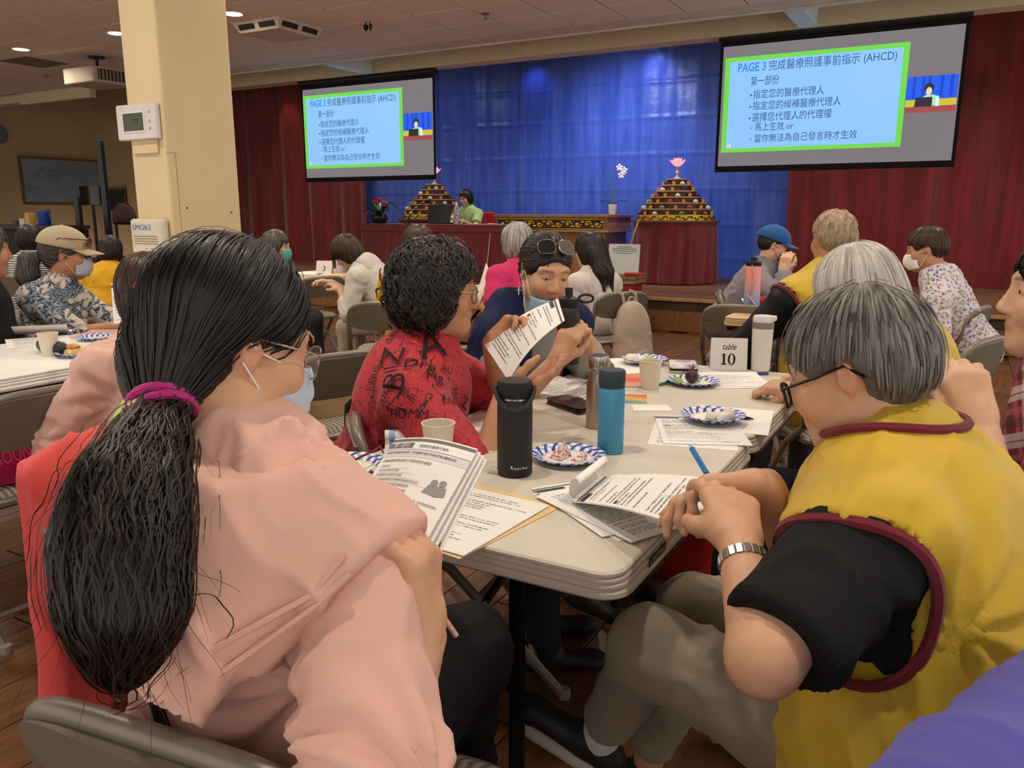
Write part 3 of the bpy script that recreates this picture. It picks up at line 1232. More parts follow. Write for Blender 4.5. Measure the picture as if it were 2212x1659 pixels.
# slim wooden pole leaning by the candle table
mb = MB()
a = aty(1357, 535, 10.0)
mb.tube([V(a[0], 10.0, 0.42), V(a[0] + 0.03, 10.0, 0.9), V(a[0] + 0.10, 10.1, 1.22)], 0.013, 8)
tag(mb.build('wooden_pole', mat('pole_wood', '#b98a5a', 0.5, var=0.15)), 'slim curved wooden pole leaning beside the altar', 'pole')

# ================================================================ smooth solid modelling (bodies, cloth, hair)
def cone(a, ra, b, rb, k=0.02, clip=None, flat=None):
    return ('cone', V(*a), float(ra), V(*b), float(rb), k, clip, flat)


def ell(c, r, R=None, k=0.02, clip=None):
    r = V(r, r, r) if not hasattr(r, '__len__') else V(*r)
    return ('ell', V(*c), r, np.eye(3) if R is None else np.asarray(R), None, k, clip, None)


def cut(p):
    """subtract the primitive"""
    return ('cut', p)


def chain(pts, radii, k=0.02):
    return [cone(pts[i], radii[i], pts[i + 1], radii[i + 1], k) for i in range(len(pts) - 1)]


def _bb(p):
    if p[0] == 'cut':
        return _bb(p[1])
    if p[0] == 'cone':
        r = max(p[2], p[4])
        return np.minimum(p[1], p[3]) - r, np.maximum(p[1], p[3]) + r
    e = np.sqrt(((p[3] * p[2][None, :]) ** 2).sum(1))
    return p[1] - e, p[1] + e


def _dist(p, X, Y, Z, off):
    if p[0] == 'cone':
        a, b = p[1].astype('f4'), p[3].astype('f4')
        ba = b - a
        L2 = max(1e-8, float(ba @ ba))
        x, y, z = X - a[0], Y - a[1], Z - a[2]
        t = np.clip((x * ba[0] + y * ba[1] + z * ba[2]) / L2, 0, 1)
        d = np.sqrt((x - t * ba[0]) ** 2 + (y - t * ba[1]) ** 2 + (z - t * ba[2]) ** 2) - (p[2] + off + t * (p[4] - p[2]))
    else:
        c, r, R = p[1], p[2] + off, p[3]
        x, y, z = X - np.float32(c[0]), Y - np.float32(c[1]), Z - np.float32(c[2])
        k0 = 0
        k1 = 0
        for i in range(3):
            q = x * np.float32(R[0, i]) + y * np.float32(R[1, i]) + z * np.float32(R[2, i])
            q = q / np.float32(r[i])
            k0 = k0 + q * q
            k1 = k1 + (q / np.float32(r[i])) ** 2
        k0 = np.sqrt(k0)
        d = k0 * (k0 - 1) / np.maximum(np.sqrt(k1), 1e-6)
    if p[6] is not None:
        pt, n = p[6]
        d = np.maximum(d, (X - np.float32(pt[0])) * np.float32(n[0]) + (Y - np.float32(pt[1])) * np.float32(n[1]) + (Z - np.float32(pt[2])) * np.float32(n[2]))
    return d


class Solid:
    def __init__(s, prims, h, off=0.0, post=None, lo=None, hi=None, pad=0.0):
        s.h = h
        bbs = [_bb(p) for p in prims if p[0] != 'cut']
        l = np.min([b[0] for b in bbs], 0) - off - pad - 4 * h if lo is None else V(*lo)
        u = np.max([b[1] for b in bbs], 0) + off + pad + 4 * h if hi is None else V(*hi)
        s.lo = l
        n = np.ceil((u - l) / h).astype(int) + 1
        s.n = n
        s.ax = [(l[i] + h * np.arange(n[i])).astype('f4') for i in range(3)]
        F = np.full(tuple(n), 0.5, 'f4')
        for p in prims:
            sub = p[0] == 'cut'
            q = p[1] if sub else p
            k = max(q[5], 1e-4)
            a, b = _bb(q)
            m = off + k + 3 * h + pad
            i0 = np.clip(np.floor((a - m - l) / h).astype(int), 0, n)
            i1 = np.clip(np.ceil((b + m - l) / h).astype(int) + 1, 0, n)
            if np.any(i1 <= i0):
                continue
            sl = tuple(slice(i0[i], i1[i]) for i in range(3))
            X = s.ax[0][sl[0]][:, None, None]
            Y = s.ax[1][sl[1]][None, :, None]
            Z = s.ax[2][sl[2]][None, None, :]
            d = _dist(q, X, Y, Z, 0.0 if sub else off)
            f = F[sl]
            if sub:
                hh = np.maximum(k - np.abs(f + d), 0) / k
                F[sl] = np.maximum(f, -d) + hh * hh * k * 0.25
            else:
                hh = np.maximum(k - np.abs(f - d), 0) / k
                F[sl] = np.minimum(f, d) - hh * hh * k * 0.25
        if post is not None:
            F = post(F, s.ax[0][:, None, None], s.ax[1][None, :, None], s.ax[2][None, None, :])
        s.F = F

    def val(s, P):
        q = (np.asarray(P) - s.lo) / s.h
        q = np.clip(q, 0, s.n - 1.001)
        i = q.astype(int)
        f = q - i
        out = 0
        for dx in (0, 1):
            for dy in (0, 1):
                for dz in (0, 1):
                    w = (f[:, 0] if dx else 1 - f[:, 0]) * (f[:, 1] if dy else 1 - f[:, 1]) * (f[:, 2] if dz else 1 - f[:, 2])
                    out = out + w * s.F[i[:, 0] + dx, i[:, 1] + dy, i[:, 2] + dz]
        return out

    def grad(s, P):
        e = s.h * 0.8
        g = np.stack([s.val(P + d) - s.val(P - d) for d in (V(e, 0, 0), V(0, e, 0), V(0, 0, e))], 1)
        return g / np.maximum(np.linalg.norm(g, axis=1), 1e-6)[:, None]

    def project(s, P, off=0.0, it=4):
        P = np.array(P, float)
        for _ in range(it):
            P -= s.grad(P) * (s.val(P) - off)[:, None]
        return P

    def mesh(s):
        F, h = s.F, s.h
        c = [F[dx:F.shape[0] - 1 + dx, dy:F.shape[1] - 1 + dy, dz:F.shape[2] - 1 + dz] for dx in (0, 1) for dy in (0, 1) for dz in (0, 1)]
        inside = sum((q < 0).astype(np.int8) for q in c)
        act = (inside > 0) & (inside < 8)
        idx = np.argwhere(act)
        if not len(idx):
            return np.zeros((0, 3)), np.zeros((0, 4), int)
        vals = np.stack([q[act] for q in c], 1)
        corner = np.array([(a, b, d) for a in (0, 1) for b in (0, 1) for d in (0, 1)], float)
        acc = np.zeros((len(idx), 3))
        cnt = np.zeros(len(idx))
        for i in range(8):
            for j in range(i + 1, 8):
                if abs(corner[i] - corner[j]).sum() == 1:
                    a, b = vals[:, i], vals[:, j]
                    m = (a < 0) != (b < 0)
                    t = np.where(m, a / np.where(m, a - b, 1), 0)
                    acc += np.where(m[:, None], corner[i] + (corner[j] - corner[i]) * t[:, None], 0)
                    cnt += m
        V_ = s.lo + (idx + acc / cnt[:, None]) * h
        ids = np.full(act.shape, -1, np.int64)
        ids[act] = np.arange(len(idx))
        faces = []
        sg = F < 0
        for ax in range(3):
            A = [slice(1, -1)] * 3
            B = [slice(1, -1)] * 3
            A[ax] = slice(0, -1)
            B[ax] = slice(1, None)
            s0, s1 = sg[tuple(A)], sg[tuple(B)]
            e = np.argwhere(s0 != s1)
            if not len(e):
                continue
            fl = s0[tuple(e.T)]
            o = e + 1
            o[:, ax] -= 1
            u, v = [(1, 2), (2, 0), (0, 1)][ax]
            q = []
            for du, dv in ((0, 0), (-1, 0), (-1, -1), (0, -1)):
                w = o.copy()
                w[:, u] += du
                w[:, v] += dv
                q.append(ids[w[:, 0], w[:, 1], w[:, 2]])
            q = np.stack(q, 1)
            q[~fl] = q[~fl][:, ::-1]
            faces.append(q)
        f = np.concatenate(faces)
        return V_, f[(f >= 0).all(1)]


def np_mesh(name, Vv, Ff, mats, smooth=True, col=None, mi=None):
    me = bpy.data.meshes.new(name)
    k = Ff.shape[1]
    me.vertices.add(len(Vv))
    me.vertices.foreach_set('co', np.asarray(Vv, 'f4').ravel())
    me.loops.add(len(Ff) * k)
    me.loops.foreach_set('vertex_index', Ff.astype('i4').ravel())
    me.polygons.add(len(Ff))
    me.polygons.foreach_set('loop_start', np.arange(0, len(Ff) * k, k, dtype='i4'))
    if smooth:
        me.polygons.foreach_set('use_smooth', np.ones(len(Ff), bool))
    for m in (mats if isinstance(mats, (list, tuple)) else [mats]):
        me.materials.append(m)
    if mi is not None:
        me.polygons.foreach_set('material_index', np.asarray(mi, 'i4'))
    if col is not None:
        a = me.color_attributes.new('Col', 'FLOAT_COLOR', 'POINT')
        a.data.foreach_set('color', np.concatenate([col, np.ones((len(col), 1))], 1).astype('f4').ravel())
    me.update(calc_edges=True)
    me.validate()
    return me


def np_obj(name, Vv, Ff, mats, parent, **kw):
    L = np.array(parent.location) if parent is not None else 0
    return link(name, np_mesh(name, np.asarray(Vv) - L, Ff, mats, **kw), parent)


def wrinkle(S, Vv, amp, scale=(14, 14, 5), seed=0, R=None, pinch=()):
    """cloth folds: ridged, stretched noise pushed along the surface normal"""
    N = S.grad(Vv)
    Q = Vv if R is None else Vv @ R
    Q = Q * np.array(scale)
    w = vnoise(Q * 0.6, seed + 9)[:, None] * 0.9
    r1 = 1 - np.abs(vnoise(Q + w, seed))
    r2 = 1 - np.abs(vnoise(Q * 2.1 + w * 2, seed + 1))
    msk = 0.35 + 0.65 * smooth01(vnoise(Vv * 5.0, seed + 21) + 0.5)
    f = ((r1 ** 6 - 0.2) * 1.1 + (r2 ** 5 - 0.2) * 0.4) * msk
    for (p, e1, e2, rad) in pinch:
        q = Vv - p
        r = np.linalg.norm(q, axis=1)
        a = np.arctan2(q @ e2, q @ e1)
        f = f + 0.42 * np.sin(a * 9 + vnoise(Vv * 14, seed + 4) * 1.6) * np.exp(-((r - rad * 0.55) / (rad * 0.5)) ** 2)
    return Vv + N * (f * amp)[:, None]


def strand_mesh(paths, radii, sides=3):
    """paths (n,m,3) -> tube mesh"""
    n, m, _ = paths.shape
    T = np.gradient(paths, axis=1)
    T /= np.maximum(np.linalg.norm(T, axis=2), 1e-9)[:, :, None]
    ref = np.array([0.31, 0.52, 0.79])
    U = np.cross(T, ref)
    U /= np.maximum(np.linalg.norm(U, axis=2), 1e-9)[:, :, None]
    W_ = np.cross(T, U)
    taper = np.sin(np.clip(np.linspace(0.12, 1.0, m), 0, 1) * math.pi * 0.94) ** 0.5
    R_ = radii[:, None] * taper[None, :]
    vs = []
    for j in range(sides):
        a = 2 * math.pi * j / sides
        vs.append(paths + U * (R_ * math.cos(a))[:, :, None] + W_ * (R_ * math.sin(a))[:, :, None])
    Vv = np.stack(vs, 2).reshape(-1, 3)
    base = (np.arange(n)[:, None] * m + np.arange(m - 1)[None, :]) * sides
    fs = []
    for j in range(sides):
        k = (j + 1) % sides
        fs.append(np.stack([base + j, base + k, base + sides + k, base + sides + j], 2).reshape(-1, 4))
    return Vv, np.concatenate(fs)


def hair_strands(S, Vv, N, flow, length, steps=10, rad=0.0012, lift=0.0012, wav=0.0, seed=0, keep=None, curl=0.0):
    """strands lying on the hair solid, following a flow field"""
    rg = np.random.default_rng(seed)
    src = Vv if keep is None else Vv[keep(Vv)]
    if not len(src):
        return np.zeros((0, 3)), np.zeros((0, 4), int), 1
    P = src[rg.integers(0, len(src), N)] + rg.normal(0, S.h * 0.4, (N, 3))
    off = lift * rg.uniform(-0.6, 1.4, N) * np.where(rg.uniform(0, 1, N) > 0.85, 3.0, 1.0)
    ln = length * rg.uniform(0.6, 1.3, N)
    paths = np.zeros((N, steps, 3))
    nors = np.zeros((N, steps, 3))
    ph = rg.uniform(0, 6.28, N)
    P = S.project(P, 0, 3)
    for k in range(steps):
        g = S.grad(P)
        P = P - g * (S.val(P) - off)[:, None]
        paths[:, k] = P
        nors[:, k] = g
        d = flow(P)
        if wav or curl:
            b = np.cross(d, g)
            d = d + b * (wav * np.sin(ph + k * 1.1))[:, None] + g * (curl * np.cos(ph + k * 1.1))[:, None]
        d = d - g * (d * g).sum(1)[:, None] * (0.9 if not curl else 0.3)
        d /= np.maximum(np.linalg.norm(d, axis=1), 1e-6)[:, None]
        P = P + d * (ln / steps)[:, None]
    return ribbon_mesh(paths, nors, rad * rg.uniform(0.6, 1.3, N)) + (steps * 3,)


def ribbon_mesh(paths, normals, radii):
    """ridged locks: three verts per ring (edge, ridge, edge)"""
    n, m, _ = paths.shape
    T = np.gradient(paths, axis=1)
    T /= np.maximum(np.linalg.norm(T, axis=2), 1e-9)[:, :, None]
    U = np.cross(T, normals)
    U /= np.maximum(np.linalg.norm(U, axis=2), 1e-9)[:, :, None]
    taper = np.sin(np.clip(np.linspace(0.12, 1.0, m), 0, 1) * math.pi * 0.94) ** 0.5
    R_ = (radii[:, None] * taper[None, :])[:, :, None]
    Vv = np.stack([paths - U * R_ * 1.5 - normals * R_ * 0.3, paths + normals * R_ * 0.9, paths + U * R_ * 1.5 - normals * R_ * 0.3], 2).reshape(-1, 3)
    base = (np.arange(n)[:, None] * m + np.arange(m - 1)[None, :]) * 3
    fs = [np.stack([base + j, base + j + 1, base + 4 + j, base + 3 + j], 2).reshape(-1, 4) for j in (0, 1)]
    return Vv, np.concatenate(fs)


def join_np(parts):
    vs, fs, k = [], [], 0
    for v, f in parts:
        if len(v):
            vs.append(v)
            fs.append(f + k)
            k += len(v)
    return np.concatenate(vs), np.concatenate(fs)


# ---------------------------------------------------------------- skin, hair, cloth materials
def skin_mat(name, c):
    return mat(name, c, rough=0.48, spec=0.35, var=0.05, vscale=30, bump=0.05, bscale=350, attr=True)


SKIN = {'a': skin_mat('skin_tone_a', '#cb9c7d'), 'b': skin_mat('skin_tone_b', '#bd8a69'), 'c': skin_mat('skin_tone_c', '#d3a88c')}


def hair_mat(name, root, tip, rough=0.40, scale=500):
    if name in MATS:
        return MATS[name]
    m = bpy.data.materials.new(name)
    t = NT(m)
    a = t.n('ShaderNodeAttribute', attribute_name='Col')
    t.l(t.mix(a.outputs['Fac'], lin(root), lin(tip)), t.b.inputs['Base Color'])
    t.b.inputs['Roughness'].default_value = rough
    t.b.inputs['Specular IOR Level'].default_value = 0.4
    MATS[name] = m
    return m


def hair_obj(name, cap, locks, m, parent, seed=1):
    """cap mesh plus locks; every lock gets a tone of its own"""
    rg = np.random.default_rng(seed)
    col = [0.30 + 0.15 * vnoise(cap[0] * 120, seed)] if cap is not None else []
    for (v, f, per) in locks:
        if len(v):
            n = len(v) // per
            col.append(np.repeat(np.clip(rg.normal(0.45, 0.28, n), 0, 1), per))
    V_, F_ = join_np(([cap] if cap is not None else []) + [(v, f) for v, f, _ in locks])
    c = np.concatenate(col)
    return np_obj(name, V_, F_, m, parent, col=np.stack([c, c, c], 1))


HAIR = {'black': hair_mat('hair_black', '#0b0908', '#1d1613'), 'brown': hair_mat('hair_brown', '#2a1c14', '#4a3526'), 'dark': hair_mat('hair_dark', '#120d0b', '#2c211c'),
        'greydark': hair_mat('hair_grey_dark', '#3c3936', '#8b8782', scale=260), 'grey': hair_mat('hair_grey', '#5d5a56', '#b7b3ad', scale=300), 'white': hair_mat('hair_white', '#a29d96', '#dcd8d1', scale=300),
        'silver': hair_mat('hair_silver', '#6e6c69', '#c5c3bf', scale=260), 'blond': hair_mat('hair_sandy', '#8d7358', '#c8b499', scale=260), 'salt': hair_mat('hair_salt', '#2a2624', '#6f6963', scale=300)}


def cloth(name, c, rough=0.8, bump=0.25, bscale=700, var=0.05, sheen=0.15, vscale=8):
    return mat(name, c, rough=rough, spec=0.2, var=var, vscale=vscale, bump=bump, bscale=bscale, sheen=sheen if max(lin(c)) > 0.08 else 0.0)


# ---------------------------------------------------------------- hands
def hand_prims(wr, d, pn, side, sc=1.0, curl=(0.4, 0.45, 0.5, 0.55), thumb=0.4, spread=0.10):
    """wrist point, finger direction d, palm normal pn (towards the palm side); side +1 = thumb lies on +cross(d,pn)"""
    d = nz(d)
    pn = nz(pn - d * (pn @ d))
    x = np.cross(d, pn) * side
    P = []
    k = 0.008 * sc
    pl = 0.088 * sc
    kn = [wr + d * pl * (0.98, 1.04, 1.0, 0.92)[i] + x * (0.030, 0.010, -0.010, -0.028)[i] * sc for i in range(4)]
    for i in range(4):
        P.append(cone(wr + d * 0.012 * sc + x * (0.016, 0.006, -0.006, -0.016)[i] * sc, 0.0155 * sc, kn[i], 0.0125 * sc, 0.018 * sc))
    Ls = ((0.042, 0.026, 0.020), (0.046, 0.029, 0.021), (0.042, 0.027, 0.020), (0.034, 0.021, 0.018))
    for i in range(4):
        a = kn[i]
        ang = 0.0
        sp = (0.5, 0.15, -0.2, -0.6)[i] * spread * 2
        for j in range(3):
            ang += curl[i] * (0.9, 1.15, 0.7)[j]
            dd = nz(d * math.cos(ang) + pn * math.sin(ang) + x * sp * math.cos(ang))
            b = a + dd * Ls[i][j] * sc
            r0, r1 = ((0.0098, 0.0088), (0.0088, 0.008), (0.008, 0.0068))[j]
            f = (1.0, 1.02, 0.98, 0.86)[i] * sc
            P.append(cone(a, r0 * f, b, r1 * f, k if j else 0.010 * sc))
            a = b
    tb = wr + d * 0.022 * sc + x * 0.022 * sc + pn * 0.006 * sc
    t1 = tb + nz(d * 0.75 + x * (0.85 - 0.5 * thumb) + pn * (0.25 + 0.5 * thumb)) * 0.042 * sc
    t2 = t1 + nz(d * 0.95 + x * (0.35 - 0.5 * thumb) + pn * (0.2 + 0.7 * thumb)) * 0.034 * sc
    t3 = t2 + nz(d * 1.0 + x * (0.1 - 0.5 * thumb) + pn * (0.1 + 0.7 * thumb)) * 0.026 * sc
    P += [cone(tb, 0.0165 * sc, t1, 0.0125 * sc, 0.016 * sc), cone(t1, 0.0115 * sc, t2, 0.0105 * sc, k), cone(t2, 0.0102 * sc, t3, 0.0082 * sc, k)]
    return P


def ik(sh, wr, l1, l2, pole):
    d = wr - sh
    L = np.linalg.norm(d)
    L = min(L, (l1 + l2) * 0.998)
    u = nz(d)
    a = (l1 * l1 - l2 * l2 + L * L) / (2 * L)
    hgt = math.sqrt(max(0, l1 * l1 - a * a))
    p = nz(pole - u * (pole @ u))
    return sh + u * a + p * hgt, sh + u * L


# ---------------------------------------------------------------- heads
def head_frame(yaw, pitch, roll):
    """columns: right, forward, up"""
    a = math.radians(yaw)
    f = V(math.cos(a), math.sin(a), 0)
    r = V(math.sin(a), -math.cos(a), 0)
    u = V(0, 0, 1)
    p = math.radians(pitch)
    f, u = f * math.cos(p) + u * math.sin(p), u * math.cos(p) - f * math.sin(p)
    q = math.radians(roll)
    r, u = r * math.cos(q) - u * math.sin(q), u * math.cos(q) + r * math.sin(q)
    return np.array([r, f, u]).T


def head_prims(c, R, s, fine=True, eyes=False):
    g = lambda x, y, z: c + R @ (V(x, y, z) * s)
    E = lambda p, r, k=0.02, RR=None: ell(g(*p), V(*r) * s, R if RR is None else R @ RR, k * s)
    P = [E((0, -0.012, 0.032), (0.073, 0.092, 0.08)), E((0, 0.03, -0.028), (0.060, 0.062, 0.082), 0.03),
         cone(g(0, 0.062, -0.094), 0.020 * s, g(0.040, 0.0, -0.062), 0.028 * s, 0.03 * s), cone(g(0, 0.062, -0.094), 0.020 * s, g(-0.040, 0.0, -0.062), 0.028 * s, 0.03 * s)]
    for sx in (-1, 1):
        P.append(E((0.036 * sx, 0.060, -0.028), (0.026, 0.026, 0.028), 0.02))
        P.append(cone(g(0.012 * sx, 0.083, 0.028), 0.010 * s, g(0.045 * sx, 0.068, 0.026), 0.010 * s, 0.016 * s))
        if fine:
            P.append(cut(ell(g(0.031 * sx, 0.098, 0.006), V(0.017, 0.014, 0.011) * s, R, 0.012 * s)))
            P.append(E((0.031 * sx, 0.0750, 0.006), (0.0150, 0.0130, 0.0120), 0.004))
            if eyes:
                P.append(cut(ell(g(0.031 * sx, 0.0895, 0.0018), V(0.0115, 0.008, 0.0026) * s, R @ Ry(0.12 * sx), 0.002 * s)))
        P.append(ell(g(0.074 * sx, -0.012, -0.004), V(0.009, 0.019, 0.031) * s, R @ Ry(0.2 * sx) @ Rz(-0.45 * sx), 0.006 * s))
        if fine:
            P.append(cut(ell(g(0.083 * sx, -0.006, 0.0), V(0.006, 0.010, 0.019) * s, R @ Rz(-0.45 * sx), 0.005 * s)))
        P.append(ell(g(0.0115 * sx, 0.094, -0.034), V(0.0085, 0.0095, 0.0075) * s, R, 0.008 * s))
    P.append(cone(g(0, 0.084, 0.016), 0.0075 * s, g(0, 0.105, -0.028), 0.0105 * s, 0.012 * s))
    if fine:
        P.append(cone(g(-0.015, 0.086, -0.0585), 0.0062 * s, g(0.015, 0.086, -0.0585), 0.0062 * s, 0.006 * s))
        P.append(cone(g(0, 0.0895, -0.0575), 0.0058 * s, g(0, 0.0895, -0.0580), 0.0058 * s, 0.008 * s))
        P.append(cone(g(-0.012, 0.0845, -0.0690), 0.0070 * s, g(0.012, 0.0845, -0.0690), 0.0070 * s, 0.006 * s))
        P.append(cut(cone(g(-0.020, 0.097, -0.0635), 0.0016 * s, g(0.020, 0.097, -0.0635), 0.0016 * s, 0.003 * s)))
    return P


def head_color(Vv, c, R, s, brow=(0.10, 0.07, 0.055)):
    """lips, brows and lid lines as colour on the skin"""
    q = (Vv - c) @ R / s
    col = np.ones((len(Vv), 3))
    x, y, z = np.abs(q[:, 0]), q[:, 1], q[:, 2]
    lip = np.exp(-((x / 0.021) ** 4)) * np.exp(-(((z + 0.0635) / 0.0095) ** 4)) * (y > 0.07)
    col = col * (1 - lip[:, None]) + lip[:, None] * np.array([0.80, 0.50, 0.48])
    bl = 0.026 - 0.18 * (x - 0.03) ** 2 / 0.03
    br = np.exp(-(((z - bl - 0.0035) / 0.0036) ** 4)) * np.exp(-(((x - 0.031) / 0.019) ** 6)) * (y > 0.05)
    col = col * (1 - br[:, None] * 0.75) + br[:, None] * 0.75 * np.array(brow)
    lid = np.exp(-(((z - 0.0035 + 2.0 * (x - 0.031) ** 2 / 0.03 * 0.1) / 0.0022) ** 2)) * np.exp(-(((x - 0.031) / 0.0135) ** 6)) * (y > 0.06)
    col = col * (1 - lid[:, None] * 0.85) + lid[:, None] * 0.85 * np.array([0.10, 0.07, 0.06])
    chk = np.exp(-(((x - 0.04) / 0.02) ** 2) - (((z + 0.03) / 0.02) ** 2)) * (y > 0.04)
    col = col * (1 - chk[:, None] * 0.25) + chk[:, None] * 0.25 * np.array([1.0, 0.78, 0.74])
    ear = (x > 0.072) & (z < 0.03) & (z > -0.04)
    col[ear] *= np.array([1.0, 0.88, 0.85])
    return col

# ================================================================ people
def hair_style(style, c, R, s):
    """hair solid primitives, whorl point and flow field for a style (head-local metres * s)"""
    g = lambda x, y, z: c + R @ (V(x, y, z) * s)
    E = lambda p, r, k=0.03: ell(g(*p), V(*r) * s, R, k * s)
    C = lambda p, r, k=0.012: cut(ell(g(*p), V(*r) * s, R, k * s))
    up, fw_, rt = R[:, 2], R[:, 1], R[:, 0]
    crown = g(0, -0.045, 0.125)
    if style in ('bob', 'bobfull', 'short', 'crop', 'curly', 'long', 'bowl'):
        th = {'bob': 0.014, 'bobfull': 0.020, 'short': 0.011, 'crop': 0.006, 'curly': 0.024, 'long': 0.013, 'bowl': 0.02}[style]
        P = [E((0, -0.016, 0.034), (0.073 + th, 0.094 + th, 0.082 + th))]
        low = {'bob': -0.085, 'bobfull': -0.10, 'short': -0.05, 'crop': -0.03, 'curly': -0.09, 'long': -0.09, 'bowl': -0.06}[style]
        wid = 0.060 + th * 0.6
        P.append(E((0, -0.055, (low + 0.03) / 2), (wid + 0.008, 0.050 + th, abs(low) * 0.6 + 0.03)))
        if style in ('bob', 'bobfull', 'long', 'curly', 'bowl'):
            for sx in (-1, 1):
                P.append(E((0.068 * sx, -0.018, (low + 0.05) / 2), (0.018 + th * 0.5, 0.046 + th * 0.6, abs(low) * 0.55 + 0.03)))
        P.append(C((0, 0.085, -0.035), (0.062, 0.075, 0.088)))
        if style in ('short', 'crop'):
            for sx in (-1, 1):
                P.append(C((0.085 * sx, 0.016, -0.040), (0.032, 0.060, 0.058), 0.01))
        if style == 'long':
            b = V(0, 0, -1)
            for (dx, dl) in ((-0.045, 0.30), (0.0, 0.34), (0.045, 0.30)):
                a0 = g(dx, -0.075, -0.03)
                a1 = a0 + V(0, 0, -0.14) - fw_ * 0.055
                a2 = a0 + V(0, 0, -dl) - fw_ * 0.085
                P += [cone(a0, 0.045 * s, a1, 0.04 * s, 0.03), cone(a1, 0.04 * s, a2, 0.02 * s, 0.03)]
    elif style in ('pony', 'pulled', 'bun'):
        th = 0.010
        P = [E((0, -0.016, 0.034), (0.073 + th, 0.094 + th, 0.082 + th)), E((0, -0.06, -0.02), (0.06, 0.045, 0.06))]
        P.append(C((0, 0.09, -0.03), (0.066, 0.078, 0.088)))
        for sx in (-1, 1):
            P.append(C((0.085 * sx, 0.018, -0.05), (0.032, 0.058, 0.052), 0.01))
        if style == 'bun':
            P.append(E((0, -0.125, 0.03), (0.045, 0.04, 0.045), 0.02))
    return P, crown


def glasses(t, c, R, s, m, parent_name='glasses', lens=True, wire=0.0022, wd=0.034, ht=0.02, drop=0.0, lensmat=None):
    g = lambda x, y, z: c + R @ (V(x, y, z) * s)
    mb = MB()
    for sx in (-1, 1):
        pts = []
        for k in range(17):
            a = 2 * math.pi * k / 16
            ca, sa = math.cos(a), math.sin(a)
            rr = (abs(ca) ** 3 + abs(sa) ** 3) ** (-1 / 3)
            pts.append(g(0.034 * sx + wd * 0.75 * ca * rr * 0.95, 0.104 - 0.10 * (abs(0.034 * sx + wd * 0.75 * ca) ** 2) / 0.03, 0.002 + drop + ht * sa * rr * 0.9))
        mb.tube(pts, wire, 6, cap=False)
        mb.tube([g(0.062 * sx, 0.094, 0.012 + drop), g(0.078 * sx, 0.03, 0.012 + drop * 0.5), g(0.079 * sx, -0.012, 0.012), g(0.078 * sx, -0.035, -0.012)], wire * 0.9, 6)
    mb.tube([g(-0.01, 0.104, 0.008 + drop), g(0, 0.108, 0.011 + drop), g(0.01, 0.104, 0.008 + drop)], wire, 6)
    o = world_build(mb, parent_name, m, t)
    if lens:
        for sx in (-1, 1):
            q = MB()
            pts = []
            for k in range(16):
                a = 2 * math.pi * k / 16
                ca, sa = math.cos(a), math.sin(a)
                rr = (abs(ca) ** 3 + abs(sa) ** 3) ** (-1 / 3)
                pts.append(g(0.034 * sx + wd * 0.75 * ca * rr * 0.95, 0.104 - 0.10 * (abs(0.034 * sx + wd * 0.75 * ca) ** 2) / 0.03, 0.002 + drop + ht * sa * rr * 0.9) - np.array(t.location))
            q.add(pts, [tuple(range(16))])
            q.build('lens', lensmat or mat('lens_glass', '#e8eef0', 0.05, var=0, alpha=0.18, spec=0.6), o)
    return o


def mask(t, c, R, s, m, drop=0.0, loops=True, kn=False):
    """face mask: a curved sheet over nose, mouth and chin, with ear loops"""
    mb = MB()

    def fn(u, v):
        a = (u - 0.5) * 2
        x = 0.062 * math.sin(a * 1.35) * (0.92 + 0.08 * v)
        zc = -0.103 + 0.095 * v + drop
        bul = (0.014 if kn else 0.008) * math.cos(a * 1.5) * (1 - (2 * v - 1) ** 2)
        y = 0.022 + 0.092 * math.cos(a * 1.25) * (0.86 + 0.14 * math.sin(v * 2.6)) + bul
        pleat = 0.002 * math.sin(v * 22) if not kn else 0.0
        return c + R @ (V(x, y + pleat, zc - 0.012 * abs(a) * (v - 0.5)) * s)
    mb.grid(fn, 12, 10)
    o = world_build(mb, 'face_mask', m, t, auto=None)
    md = o.modifiers.new('thick', 'SOLIDIFY')
    md.thickness = 0.0015
    if loops:
        for sx in (-1, 1):
            for z in (-0.012, -0.09):
                q = MB()
                q.tube([c + R @ (V(0.060 * sx, 0.045, z + drop) * s), c + R @ (V(0.074 * sx, 0.01, z * 0.5) * s), c + R @ (V(0.080 * sx, -0.018, 0.006 if z > -0.05 else -0.02) * s)], 0.0013, 5)
                world_build(q, 'ear_loop', m if m.name.endswith('black') else mat('elastic_white', '#e9e7e6', 0.7), t)
    return o


